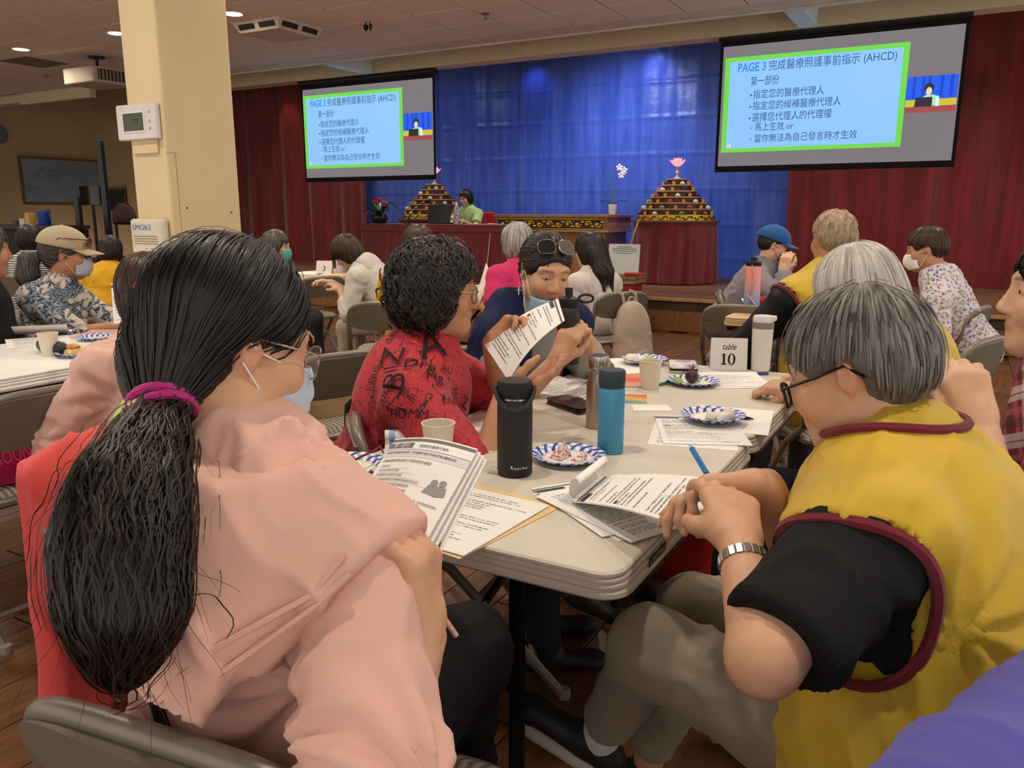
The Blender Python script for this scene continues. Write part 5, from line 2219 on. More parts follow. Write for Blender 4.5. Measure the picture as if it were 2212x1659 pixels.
# hair tie with a gold bead
tdir = nz(tp[1] - gh(-0.01, -0.09, -0.03))
e1 = nz(np.cross(tdir, V(0, 0, 1)))
e2 = np.cross(tdir, e1)
TIE = mat('hair_tie_magenta', '#b8187a', 0.6, sheen=0.3)
mb = MB()
for o_ in (-0.006, 0.006):
    mb.tube([tie + tdir * o_ * (1 + 0.6 * math.cos(a)) + (e1 * math.cos(a) + e2 * math.sin(a)) * 0.034 for a in np.linspace(0, 2 * math.pi, 25)], 0.0055, 8, cap=False)
to = world_build(mb, 'hair_tie', TIE, t1)
mb = MB()
for q in range(5):
    a = q * 1.26
    mb.ball(tie - FW * 0.042 - RT * 0.012 + UP * 0.004 + RT * 0.005 * math.cos(a) + UP * 0.005 * math.sin(a) - np.array(t1.location), 0.0045, 8)
mb.build('bead', mat('bead_gold', '#c9a877', 0.25, 0.8), to)
mask(t1, hd, HR, 0.98, MASKB)
glasses(t1, hd, HR, 0.98, mat('wire_silver', '#a89c8c', 0.25, 0.8), wire=0.0014, wd=0.037, ht=0.024, drop=-0.004)
# hood lying on the back
poly = np.array([(0.245, -0.035), (0.215, -0.085), (0.10, -0.205), (0.03, -0.225), (-0.03, -0.19), (-0.085, -0.10), (-0.10, -0.02), (-0.06, 0.015), (0.05, 0.012), (0.17, 0.01)])


def hood_post(F, X, Y, Z):
    x = (X - nb[0]) * rt[0] + (Y - nb[1]) * rt[1] + (Z - nb[2]) * rt[2]
    y = (X - nb[0]) * fwd[0] + (Y - nb[1]) * fwd[1] + (Z - nb[2]) * fwd[2]
    z = (X - nb[0]) * up[0] + (Y - nb[1]) * up[1] + (Z - nb[2]) * up[2]
    d = None
    for i in range(len(poly)):
        p, q = poly[i], poly[(i + 1) % len(poly)]
        e = (q - p) / np.linalg.norm(q - p)
        dd = (x - p[0]) * e[1] - (z - p[1]) * e[0]
        d = -dd if d is None else np.maximum(d, -dd)
    d = np.maximum(d, y - 0.075)
    k = 0.012
    h_ = np.maximum(k - np.abs(F - d), 0) / k
    return (np.maximum(F, d) + h_ * h_ * k * 0.25).astype('f4')


base1 = J1['torso'][:2] + J1['torso'][3:] + [cone(J1['sR'], 0.056, J1['eR'], 0.048, 0.035), cone(g1(0.0, -0.07, -0.03), 0.045, g1(0, -0.085, -0.06), 0.05, 0.05), cone(g1(0.0, -0.08, -0.06), 0.05, g1(0.06, -0.10, -0.16), 0.06, 0.05)]
S3 = Solid(base1, 0.0055, off=0.034, post=hood_post, pad=0.04)
v3, f3 = S3.mesh()
v3 = wrinkle(S3, v3, 0.020, (12, 12, 3.2), 12, np.array([nz(rt + up * 0.7), fwd, nz(up - rt * 0.7)]).T)
np_obj('hood', v3, f3, PINK, t1)
for off_ in (0.0, 0.022):
    mb = MB()
    pl3 = [poly[0], poly[1], poly[1] * 0.5 + poly[2] * 0.5, poly[2], poly[3], poly[4]]
    ed = S3.project(np.array([g1(p[0] - off_ * 0.6, -0.24 + 0.9 * max(0, p[0] - 0.1), p[1] + off_) for p in pl3]), 0.002, 14)
    mb.tube(ed, 0.0035, 6)
    world_build(mb, 'hood_seam', PINK, t1)
mb = MB()
cd = [g1(0.185, 0.05, -0.06), g1(0.215, 0.075, -0.14), g1(0.225, 0.09, -0.20), g1(0.235, 0.10, -0.225)]
mb.tube(cd, 0.0035, 6)
world_build(mb, 'drawstring', cloth('cord_pink', '#eab9ac'), t1)
mb = MB()
st_ = J1['S'].project(np.array([g1(-0.03, -0.2, -0.25), g1(-0.005, -0.2, -0.30), g1(0.04, -0.2, -0.36), g1(0.10, -0.2, -0.42), g1(0.16, -0.15, -0.47)]), 0.004)
mb.tube(st_, 0.008, 6, flat=0.4)
world_build(mb, 'bag_strap', mat('strap_black', '#121214', 0.7), t1)

# ---------------------------------------------------------------- 2. woman in the yellow vest (foreground right)
hd2 = at(1845, 800, 1.2)
J2 = person('grey-haired woman in a yellow vest over a black shirt, reading in the right foreground', hd2, 165, hip=(hd2[0] + 0.16, hd2[1] - 0.06, 0.53), hyaw=172, hp=-22, hr=3, hs=0.98, fat=1.22, s=1.04, skin='a', hair=('short', 'greydark'), lift=0.0025, hnoise=0.003,
            top=cloth('black_slub_knit', '#17171a', bump=0.5, bscale=260), sleeve=0.86, vest=YEL, pants='#8d8270', eL=at(1650, 1425, 0.94), wl=at(1597, 1172, 1.08), wr=at(1655, 1050, 1.22), poleL=V(0.25, -0.35, -1), poleR=V(0.5, 0.6, -1),
            handL={'d': V(-0.35, 0.80, 0.30), 'n': V(-0.3, 0.2, -0.9), 'curl': (0.35, 0.4, 0.45, 0.5), 'thumb': 0.6, 'h': 0.0042, 's': 1.0}, handR={'d': V(-0.9, -0.25, -0.1), 'n': V(0.1, -0.5, -0.8), 'curl': (0.35, 0.55, 0.7, 0.8), 'thumb': 0.7, 'h': 0.0042, 's': 1.0},
            h=0.008, fold=0.013, seed=8, kneeL=at(1405, 1405, 1.36), kneeR=at(1500, 1320, 1.58), ankL=at(1305, 1575, 1.60), ankR=at(1400, 1645, 1.9), shdir={'L': at(1190, 1500, 1.62) - at(1305, 1575, 1.6)}, strands=5200, srad=0.0012, slen=0.055, sh_w=0.185, topscale=(8, 8, 4), goff=0.016, hd=0.005, padS=0.1, drop=0.085)
t2 = J2['t']
glasses(t2, hd2, J2['HR'], 0.98, GLB, wire=0.0028, wd=0.036, ht=0.021, drop=-0.012)
Sv = J2['Sv']
nb, up, fwd, rt = J2['nb'], J2['up'], J2['fwd'], J2['rt']
th = np.linspace(0, 2 * math.pi, 40)
ring = Sv.project(nb + np.outer(np.cos(th), rt) * 0.066 + np.outer(np.sin(th), fwd) * 0.066 + up * 0.02, 0.003, 8)
mb = MB()
mb.tube(ring, 0.007, 6)
world_build(mb, 'neck_trim', MAR, t2)
mb = MB()
ln = np.array([J2['hip'] + up * 0.02 + rt * -0.2 + fwd * q for q in np.linspace(-0.16, 0.2, 12)])
mb.tube(Sv.project(np.array([J2['sL'] - rt * 0.1 + up * 0.05 - up * q * 0.5 - fwd * 0.02 for q in np.linspace(0.62, 1.1, 12)]), 0.001, 6), 0.004, 6)
world_build(mb, 'side_seam', cloth('vest_seam', '#e0a52a'), t2)
mb = MB()
wv = J2['wL'] - nz(J2['wL'] - J2['eL']) * 0.035
ax_ = nz(J2['wL'] - J2['eL'])
u1 = nz(np.cross(ax_, V(0, 0, 1)))
u2 = np.cross(ax_, u1)
for k in range(20):
    a = k * 2 * math.pi / 20
    mb.rbox(wv + (u1 * math.cos(a) + u2 * math.sin(a)) * 0.0315, (0.009, 0.003, 0.014), 0.001, 1, np.array([-u1 * math.sin(a) + u2 * math.cos(a), u1 * math.cos(a) + u2 * math.sin(a), ax_]).T)
world_build(mb, 'wrist_watch', mat('watch_steel', '#b7ada0', 0.25, 0.9), t2)

# ---------------------------------------------------------------- 3. woman in the red printed shirt
hd3 = at(945, 628, 2.12)
J3 = person('curly-haired woman with glasses in a red lettered shirt holding up a sheet', hd3, 32, hip=(hd3[0] - 0.17, hd3[1] - 0.03, 0.53), hyaw=32, hp=-3, hs=1.0, fat=1.3, s=1.02, skin='b', hair=('curly', 'dark'), top=scribble_mat(), sleeve=0.95, pants='#26262c',
            wr=at(1095, 838, 2.0), wl=at(1062, 742, 2.2), poleR=V(0.1, -0.6, -1), poleL=V(-0.2, 0.7, -1), handR={'d': V(0.95, 0.35, 0.25), 'n': V(0, 0.2, 1), 'curl': (0.3, 0.35, 0.4, 0.45), 'thumb': 0.6, 'flip': 1},
            handL={'d': V(0.6, 0.3, 0.6), 'n': V(0.4, -0.6, -0.5), 'curl': (0.75, 0.85, 0.9, 0.95), 'thumb': 0.5}, h=0.009, fold=0.007, seed=14, strands=3400, srad=0.0019, slen=0.05, curl=1.5, wav=1.1, hnoise=0.012, lift=0.006, eyes=True, lookdown=0.1, collar=0.012, sh_w=0.165, hd=0.0055, padS=0.1)
glasses(J3['t'], hd3, J3['HR'], 1.0, GLBR, wire=0.0022, wd=0.036, ht=0.021, drop=-0.008)
# bold lettering printed across the shirt
def cloth_letters(J, items, m, nm='printed_lettering'):
    S = J['S']
    for (txt, px, py, d, size, rot) in items:
        dd = np.arange(1.5, 2.8, 0.006)
        ln = np.array([at(px, py, q) for q in dd])
        w_ = np.where(S.val(ln) < 0)[0]
        if not len(w_):
            continue
        c = S.project(ln[w_[0]][None], 0, 3)[0]
        n = S.grad(np.array([c]))[0]
        if n @ (V(0, 0, CZ) - c) < 0:
            n = -n
        x = nz(RT - n * (RT @ n))
        y = np.cross(n, x)
        ca, sa = math.cos(rot), math.sin(rot)
        x, y = x * ca + y * sa, y * ca - x * sa
        vs, fs, w = glyphs(txt, 3, 0.2)
        if not len(vs):
            continue
        mbx = MB()
        P = np.array([c + x * (q[0] - w / 2) * size + y * (q[1] - 0.35) * size + n * 0.004 for q in vs])
        P = S.project(P, 0.0075, 4)
        mbx.add(P, fs)
        world_build(mbx, nm, m, J['t'], smooth=False)


INK = mat('cloth_ink', '#170a0e', 0.8)
cloth_letters(J3, [('A', 925, 745, 2.1, 0.13, 0.5), ('Z', 850, 775, 2.05, 0.10, 1.4), ('I', 846, 800, 2.05, 0.07, 1.3), ('B', 850, 830, 2.05, 0.10, 1.4), ('Dre', 905, 790, 2.05, 0.055, 0.1), ('Z', 955, 705, 2.1, 0.06, 0.2), ('V', 915, 700, 2.1, 0.06, 0.4),
                   ('HOMM', 885, 893, 2.0, 0.035, 0.0), ('famous', 870, 700, 2.1, 0.03, 0.9), ('PARIS', 815, 820, 2.0, 0.03, 1.5), ('Fig', 935, 815, 2.05, 0.05, 0.3), ('EN', 965, 870, 2.0, 0.03, 0.4), ('ZE', 975, 850, 2.0, 0.04, 0.5), ('N', 1000, 870, 2.0, 0.05, 0.9),
                   ('ONE', 880, 850, 2.0, 0.025, -0.7), ('mur', 835, 850, 2.0, 0.04, 1.0), ('RU', 960, 800, 2.05, 0.03, 0.2), ('VAR', 805, 830, 2.0, 0.025, 1.0), ('Nice', 850, 725, 2.1, 0.03, 1.2), ('AVO', 930, 720, 2.1, 0.02, 0.1)], INK)

# ---------------------------------------------------------------- 4. woman with the navy shawl and sunglasses on her hair
hd4 = at(1178, 585, 2.66)
NAVY = cloth('navy_knit', '#1d2348', bump=0.4)
J4 = person('woman in a navy shawl with sunglasses on her hair, holding a black bottle', hd4, -15, hip=(hd4[0] - 0.20, hd4[1] + 0.10, 0.53), hyaw=-40, hp=-17, hr=-4, hs=1.0, skin='a', hair=('pulled', 'dark'), top=cloth('grey_tee', '#8d8f8c'), sleeve=0.9, pants='#22232c',
            wr=at(1205, 778, 2.42), wl=at(1272, 752, 2.58), poleR=V(0.1, -0.5, -1), poleL=V(0.3, 0.6, -1), handR={'d': V(0.35, 0.15, 0.9), 'n': V(0.1, 0.9, 0), 'curl': (0.7, 0.75, 0.8, 0.85), 'thumb': 0.6},
            handL={'d': V(-0.5, -0.2, 0.75), 'n': V(-0.3, -0.9, 0.1), 'curl': (0.6, 0.6, 0.65, 0.7), 'thumb': 0.5}, h=0.009, fold=0.006, seed=17, strands=1800, srad=0.0014, eyes=True, lookdown=0.55, hd=0.0055)
t4 = J4['t']
nb, up, fwd, rt = J4['nb'], J4['up'], J4['fwd'], J4['rt']
g4 = lambda x, y, z: nb + rt * x + fwd * y + up * z
SHW = chain([g4(0.22, 0.06, -0.34), g4(0.225, 0.05, -0.20), g4(0.19, 0.02, -0.07), g4(0.09, -0.05, 0.0), g4(-0.08, -0.05, 0.0), g4(-0.19, 0.02, -0.08), g4(-0.2, 0.05, -0.25)], [0.05, 0.07, 0.07, 0.05, 0.05, 0.07, 0.05], 0.06)
SHW += chain([g4(0.10, 0.07, -0.02), g4(0.17, 0.09, -0.12), g4(0.2, 0.10, -0.25)], [0.03, 0.045, 0.04], 0.06)
SHW += [ell(g4(0.0, -0.07, -0.14), V(0.19, 0.07, 0.15), J4['RT'], 0.06)]
S4 = Solid(SHW, 0.009)
v4, f4 = S4.mesh()
np_obj('shawl', wrinkle(S4, v4, 0.008, (10, 10, 4), 31), f4, NAVY, t4)
gl4 = head_frame(-40, 34, -4)
glasses(t4, hd4 + J4['HR'] @ V(0, 0.0, 0.025), gl4, 1.0, mat('sunglass_frame', '#b79a74', 0.25, 0.7), 'sunglasses', wire=0.0013, wd=0.04, ht=0.029, lensmat=mat('dark_lens', '#160d0e', 0.35, spec=0.25))
mask(t4, hd4, J4['HR'], 1.0, mat('mask_pale_blue', '#8fb3c4', 0.75), drop=-0.055)
mb = MB()
ep = hd4 + J4['HR'] @ V(0.083, -0.01, -0.045)
mb.tube([ep, ep - V(0, 0, 0.02)], 0.0012, 5)
mb.box(ep - V(0, 0, 0.032), (0.003, 0.003, 0.026))
mb.box(ep - V(0, 0, 0.028), (0.014, 0.003, 0.003), Rz(0.5))
world_build(mb, 'earring', mat('silver', '#c9c9cc', 0.2, 0.9), t4)

# ---------------------------------------------------------------- 5. woman in plaid (right edge)
hd5 = at(2308, 640, 1.46)
J5 = person('dark-haired woman in a red plaid shirt with raised hands at the right edge', hd5, 180, hip=(hd5[0] + 0.14, hd5[1] - 0.02, 0.53), hyaw=188, hp=2, hs=0.98, skin='c', hair=('short', 'dark'), top=plaid_mat(), sleeve=1.35, pants='#17171a',
            wl=at(2118, 915, 1.36), wr=at(2035, 930, 1.52), poleL=V(0.4, -0.7, -1), poleR=V(0.2, 0.5, -1), handL={'d': V(-0.35, 0.25, 0.8), 'n': V(-0.3, 0.9, 0.3), 'curl': (0.85, 0.9, 0.95, 1.0), 'thumb': 0.6, 'h': 0.0045},
            handR={'d': V(-0.5, -0.25, 0.6), 'n': V(-0.2, -0.9, 0.2), 'curl': (0.3, 0.35, 0.4, 0.45), 'thumb': 0.5, 'h': 0.0045}, h=0.009, fold=0.006, seed=22, strands=2400, srad=0.0013, eyes=True, collar=0.02, hd=0.0055)

# ---------------------------------------------------------------- 6. white-haired woman in a yellow vest across the table
hd6 = at(1850, 630, 2.12)
J6 = person('white-haired woman in a yellow vest bent over her papers at the table', hd6, 185, hip=(hd6[0] + 0.24, hd6[1] + 0.02, 0.53), hyaw=195, hp=-34, hr=0, hs=0.92, fat=1.1, skin='a', hair=('bobfull', 'white'), top='#3a3b40', sleeve=0.8, vest=YEL, pants='#262b38',
            wl=atz(1722, 845, 0.775), wr=atz(1760, 822, 0.775), handL={'d': V(-1, 0.1, 0.05), 'n': V(0, 0.3, -1), 'curl': (0.6, 0.65, 0.7, 0.75), 'thumb': 0.5, 'h': 0.005}, handR={'d': V(-1, -0.2, 0), 'n': V(0, -0.3, -1), 'h': 0.006}, h=0.011, fold=0.006, seed=26, strands=3800, srad=0.0013, slen=0.15, hd=0.0065)
glasses(J6['t'], hd6, J6['HR'], 1.0, GLB, lens=False)

# ---------------------------------------------------------------- 7-9. table behind on the right
hd7 = at(1798, 518, 3.25)
J7 = person('man with short sandy-grey hair in a yellow vest over a black jacket, seen from behind', hd7, 125, hip=(hd7[0] + 0.07, hd7[1] - 0.10, 0.55), hyaw=122, hp=-3, hs=0.98, fat=1.15, s=1.05, skin='b', hair=('crop', 'blond'), top=cloth('black_nylon', '#151517', rough=0.4, bump=0.1), sleeve=1.9, vest=YEL, pants='#2c2c30',
            h=0.012, fold=0.004, seed=31, strands=3600, srad=0.0012, slen=0.035, poleL=V(-0.8, -0.3, -0.5), hd=0.008)
hd8 = at(1672, 530, 5.6)
J8 = person('man in a blue cap and black mask with clasped hands in a grey long-sleeved top', hd8, 15, hip=(hd8[0] - 0.32, hd8[1] - 0.05, 0.50), hyaw=20, hp=-12, hs=0.98, s=1.04, skin='c', hair=('crop', 'dark'), top=cloth('grey_jersey', '#857f85'), sleeve=1.95, pants='#6d6a70',
            wr=at(1690, 585, 5.45), wl=at(1700, 585, 5.6), handR={'d': V(0.2, 0.1, 1), 'n': V(0, 1, 0), 'curl': (0.7, 0.7, 0.7, 0.7)}, handL={'d': V(0.1, 0, 1), 'n': V(0, -1, 0), 'curl': (0.7, 0.7, 0.7, 0.7)}, h=0.014, fold=0.008, seed=33, strands=500, fine=True, hd=0.009)
mask(J8['t'], hd8, J8['HR'], 0.98, MASKK, kn=True)


def cap(t, hd, HR, s, m, brim=0.075, tilt=0.0, name='cap'):
    g = lambda x, y, z: hd + HR @ (V(x, y, z) * s)
    S = Solid([ell(g(0, -0.014, 0.040), V(0.092, 0.112, 0.092) * s, HR, 0.02, clip=(g(0, 0, 0.030), -nz(HR[:, 2] + HR[:, 1] * 0.12)))], 0.006)
    v, f = S.mesh()
    o = np_obj(name, v, f, m, t)
    mb = MB()

    def fn(u, v_):
        a = (u - 0.5) * 2.2
        r = 0.088 + brim * v_ * math.cos(a * 0.62)
        x = 0.088 * math.sin(a) * (1 - 0.05 * v_)
        y = 0.085 * math.cos(a) + brim * v_ * math.cos(a * 0.7) - 0.004
        z = 0.036 - 0.022 * v_ - 0.02 * (1 - math.cos(a))
        return g(x, y, z) - np.array(t.location)
    mb.grid(fn, 14, 5)
    b = mb.build('brim', m, o, auto=None)
    md = b.modifiers.new('thick', 'SOLIDIFY')
    md.thickness = 0.004
    mb = MB()
    mb.ball(g(0, -0.016, 0.133) - np.array(t.location), (0.008, 0.008, 0.004), 8)
    mb.build('cap_button', m, o)
    return o


cap(J8['t'], hd8, J8['HR'], 1.07, cloth('cap_blue', '#1f5590', bump=0.2), 0.08)
hd9 = at(2000, 538, 4.5)
J9 = person('woman in a floral blouse and white mask leaning forward on a folding chair', hd9, 175, hip=(hd9[0] + 0.30, hd9[1] + 0.12, 0.52), hyaw=182, hp=-14, hs=0.98, skin='b', hair=('short', 'brown'), top=flower_mat('floral_blouse', '#d9d2d6', '#c4bcc4', '#8a6fae', 55, 0.55, 5, False, ['#7a5fa6', '#4f6a3e', '#b8607a', '#3d4f8c', '#d8d0b8', '#8b8f4a']), sleeve=0.75, pants='#d8d4d0',
            h=0.012, fold=0.007, seed=37, strands=1500, srad=0.0016, slen=0.07, hd=0.008, wl=hd9 + V(-0.02, -0.05, -0.42))
mask(J9['t'], hd9, J9['HR'], 0.98, MASKW, kn=True)

# ---------------------------------------------------------------- 10-14. middle tables
hd10 = at(1115, 525, 5.0)
J10 = person('silver-haired person in a bright pink polo shirt seen from behind', hd10, 150, hip=(hd10[0] + 0.16, hd10[1] - 0.16, 0.52), hyaw=158, hp=-12, hs=1.0, fat=1.1, skin='b', hair=('bob', 'silver'), top=cloth('pink_polo', '#c22a62'), sleeve=0.75, pants='#2a2a2e', h=0.013, fold=0.006, seed=41, strands=1700, srad=0.002, slen=0.14, collar=0.01,
             wl=at(1030, 650, 4.95), wr=at(1050, 640, 5.2), hd=0.009)
glasses(J10['t'], hd10, J10['HR'], 1.0, GLB, lens=False)
hd11 = at(1272, 540, 5.6)
J11 = person('woman with long wavy dark hair in a white shirt seen from behind', hd11, 160, hip=(hd11[0] + 0.08, hd11[1] - 0.04, 0.52), hyaw=165, hp=-10, hs=1.0, skin='c', hair=('long', 'dark'), top='#d3cbc4', sleeve=0.7, pants='#bfb6ac', h=0.013, fold=0.008, seed=43, strands=1800, srad=0.0024, slen=0.16, wav=0.35, hd=0.009, collar=0.01)
hd12 = at(905, 530, 4.9)
J12 = person('brown-haired person in a yellow vest seen from behind, beyond the red shirt', hd12, 122, hip=(hd12[0] + 0.05, hd12[1] - 0.1, 0.52), hyaw=120, hp=-5, hs=1.0, skin='b', hair=('bob', 'brown'), top='#d9a91e', sleeve=0.8, vest=YEL, pants='#2a2a2e', h=0.013, fold=0.007, seed=45, strands=1500, srad=0.002, slen=0.12, hd=0.009)
hd13 = at(748, 545, 6.0)
J13 = person('woman in a white hooded jacket with a blue belt bending over the table', hd13, 190, hip=(hd13[0] + 0.40, hd13[1] + 0.12, 0.50), hyaw=205, hp=-42, hs=0.98, fat=1.1, skin='c', hair=('bobfull', 'brown'), top=cloth('white_jacket', '#cfc8c0'), sleeve=1.6, pants='#b3a895', h=0.013, fold=0.010, seed=47, strands=1500, srad=0.002, slen=0.15, hd=0.009,
             wl=at(735, 625, 5.95), wr=at(720, 612, 6.1))
nb, up, fwd, rt, RTm = (J13[k] for k in ('nb', 'up', 'fwd', 'rt', 'RT'))
S_ = Solid([ell(nb - up * 0.06 - fwd * 0.085, V(0.12, 0.04, 0.11), RTm, 0.03), cone(nb - fwd * 0.05 + rt * 0.08, 0.03, nb - fwd * 0.05 - rt * 0.08, 0.03, 0.04)], 0.012)
v_, f_ = S_.mesh()
np_obj('hood', v_, f_, cloth('white_jacket', '#cfc8c0'), J13['t'])
bc = J13['hip'] + J13['T'] * 0.18
th = np.linspace(0, 2 * math.pi, 40)
ring = J13['S'].project(bc + np.outer(np.cos(th), rt) * 0.16 + np.outer(np.sin(th), fwd) * 0.13, 0.006, 6)
mb = MB()
mb.tube(ring, 0.022, 6, flat=0.25, upv=up)
world_build(mb, 'belt', cloth('belt_teal', '#1c6287'), J13['t'])
hem = Solid([cone(J13['hip'] + V(0, 0, 0.02), 0.19, J13['hip'] - V(0, 0, 0.20) - fwd * 0.02, 0.21, 0.05, clip=(J13['hip'] - V(0, 0, 0.16), V(0, 0, -1)))], 0.013)
v_, f_ = hem.mesh()
np_obj('jacket_hem', wrinkle(hem, v_, 0.012, (9, 9, 3), 5), f_, cloth('white_jacket', '#cfc8c0'), J13['t'])
hd14 = at(598, 532, 6.2)
J14 = person('person in a purple top and teal mask half hidden behind the black hair', hd14, 40, hip=(hd14[0] - 0.12, hd14[1] - 0.12, 0.52), hyaw=28, hp=-8, hs=0.98, skin='c', hair=('bob', 'salt'), top=cloth('plum', '#5b2443'), sleeve=1.5, pants='#2a2a2e', h=0.014, fold=0.007, seed=51, strands=900, srad=0.002, hd=0.009)
mask(J14['t'], hd14, J14['HR'], 0.98, MASKT)

# ---------------------------------------------------------------- 15. presenter on the stage
p15 = aty(1006, 428, 10.28)
J15 = person('presenter with short black hair in a light green shirt behind the stage laptop', p15, -92, hip=(p15[0], p15[1] + 0.12, 0.376 + 0.55), hyaw=-98, hp=-14, hs=0.98, skin='c', hair=('bob', 'black'), top=cloth('light_green_tee', '#a9c98c'), sleeve=0.7, pants='#2a2a2e', h=0.014, fold=0.005, seed=55, strands=700, srad=0.0024,
             wr=p15 + V(-0.12, -0.36, -0.33), wl=p15 + V(0.16, -0.34, -0.33), hd=0.009, ankR=(p15[0] - 0.1, p15[1] - 0.33, 0.376 + 0.09), ankL=(p15[0] + 0.1, p15[1] - 0.33, 0.376 + 0.09))
glasses(J15['t'], p15, J15['HR'], 0.98, GLBR, lens=False, wire=0.0016)

# ---------------------------------------------------------------- 16-20. left tables
hd16 = at(240, 540, 7.0)
J16 = person('dark-haired person in a yellow top seen from behind on the far left', hd16, 128, hip=(hd16[0] + 0.02, hd16[1] - 0.1, 0.50), hyaw=130, hp=-10, hs=0.98, fat=1.15, skin='b', hair=('bob', 'dark'), top=cloth('yellow_tee', '#d8a320'), sleeve=0.8, pants='#2a2a2e', h=0.015, fold=0.007, seed=57, strands=700, srad=0.0024, hd=0.011)
hd17 = at(142, 548, 4.2)
ALO = flower_mat('leafy_print_shirt', '#2c3b55', '#8f9aa8', '#d6c9ba', 11, 0.62, 5, True)
J17 = person('woman in a beige cap, mask and leafy blue print shirt at the white table', hd17, 20, hip=(hd17[0] - 0.06, hd17[1] - 0.12, 0.53), hyaw=52, hp=-6, hs=1.06, skin='b', hair=('pony', 'salt'), top=ALO, sleeve=1.1, pants='#3a3a40', h=0.011, fold=0.007, seed=61, strands=1400, srad=0.0016, hd=0.007, wr=hd17 + V(0.38, 0.06, -0.36), wl=hd17 + V(0.33, 0.25, -0.34), collar=0.012)
t17 = J17['t']
cap(t17, hd17, J17['HR'], 1.1, cloth('cap_beige', '#b9ab8e', bump=0.2), 0.085)
mask(t17, hd17, J17['HR'], 1.06, MASKB)
glasses(t17, hd17, J17['HR'], 1.06, GLB, lens=False)
glasses(t17, hd17 + J17['HR'] @ V(0, -0.008, 0.068), J17['HR'], 1.2, mat('sport_glasses_red', '#7c1020', 0.3), 'sunglasses', lensmat=mat('purple_lens', '#2b1a4a', 0.1), wire=0.003)
tl = [hd17 + J17['HR'] @ V(0, -0.12, -0.02), hd17 + J17['HR'] @ V(0, -0.17, -0.05), hd17 + J17['HR'] @ V(0, -0.175, -0.13), hd17 + J17['HR'] @ V(0.0, -0.15, -0.22)]
S_ = Solid(chain(tl, [0.02, 0.036, 0.045, 0.02], 0.04), 0.008)
v_, f_ = S_.mesh()
stx = hair_strands(S_, v_, 700, lambda P: np.tile(V(0, 0, -1) * 1.0, (len(P), 1)), 0.14, 9, 0.0018, 0.002, 0.3, 7)
hair_obj('ponytail', (v_, f_), [stx], HAIR['salt'], t17, 2)
hd18 = at(-38, 538, 3.75)
J18 = person('grey-haired person in a black top with an orange strap at the left edge', hd18, 60, hip=(hd18[0] + 0.04, hd18[1] - 0.12, 0.53), hyaw=75, hp=-5, hs=1.1, fat=1.2, s=1.05, skin='b', hair=('bob', 'salt'), top=cloth('black_tee', '#18181b'), sleeve=0.9, pants='#2a2a2e', h=0.013, fold=0.006, seed=63, strands=900, srad=0.002, hd=0.009)
mb = MB()
nb, up, fwd, rt = (J18[k] for k in ('nb', 'up', 'fwd', 'rt'))
for path, m_ in (([nb - fwd * 0.06 + rt * 0.02, nb - fwd * 0.13 + rt * 0.05 - up * 0.1, nb - fwd * 0.15 + rt * 0.09 - up * 0.35], mat('strap_cream', '#cdbba5', 0.7)), ([nb + rt * 0.03 + up * 0.0, nb - fwd * 0.12 - rt * 0.03 - up * 0.08, nb - fwd * 0.14 - rt * 0.12 - up * 0.26], mat('strap_brown', '#6b513e', 0.7))):
    mb = MB()
    P_ = np.array([path[0] * (1 - q) * (1 - q) + path[1] * 2 * q * (1 - q) + path[2] * q * q for q in np.linspace(0, 1, 10)])
    mb.tube(J18['S'].project(P_, 0.006, 6), 0.014, 6, flat=0.3)
    world_build(mb, 'bag_strap', m_, J18['t'])
hd19 = at(66, 515, 7.0)
J19 = person('small distant person in a striped top behind the beige cap', hd19, 110, hip=(hd19[0] + 0.03, hd19[1] - 0.1, 0.5), hyaw=110, hs=0.98, skin='b', hair=('bob', 'dark'), top=stripe_mat(), sleeve=0.8, pants='#2a2a2e', h=0.016, fold=0.004, seed=65, strands=500, srad=0.0026, hd=0.011)
hd20 = at(318, 635, 2.55)
J20 = person('dark-haired woman in a pale satin pink jacket beside the white table', hd20, 168, hip=(hd20[0] + 0.10, hd20[1] - 0.08, 0.53), hyaw=170, hp=-8, hs=0.98, skin='b', hair=('bobfull', 'brown'), top=mat('satin_pink', '#d9ab9c', 0.42, var=0.04, sheen=0.2), sleeve=1.75, pants='#2a2a2e', h=0.010, fold=0.014, seed=67, strands=1500, srad=0.0016, hd=0.008,
             poleL=V(0.25, -0.8, -0.7), wl=hd20 + V(-0.26, -0.12, -0.40), topscale=(12, 12, 7))
mb = MB()
mb.tube([hd20 + J20['HR'] @ V(0.05 * math.cos(a_) - 0.05, -0.1 + 0.0 * a_, 0.0 + 0.035 * math.sin(a_)) for a_ in np.linspace(0.6, 2.6, 9)], 0.007, 6)
world_build(mb, 'hair_clip', mat('clip_red', '#8a1520', 0.4), J20['t'])
hd21 = at(505, 645, 1.62)
J21 = person('grey-haired person in a lime green shirt hidden behind the ponytail', hd21, 15, hip=(hd21[0] - 0.10, hd21[1] - 0.05, 0.53), hyaw=25, hp=-10, hs=0.98, skin='b', hair=('bob', 'salt'), top=cloth('lime_tee', '#b5cf5e'), sleeve=0.7, pants='#2a2a2e', h=0.011, fold=0.006, seed=69, strands=1500, srad=0.0014, hd=0.008)

# ================================================================ furniture
TOPM = mat('table_plastic', '#cfc7b8', 0.42, spec=0.45, var=0.025, vscale=4, bump=0.12, bscale=420)
TLEG = mat('table_leg_black', '#121213', 0.35, 0.6)


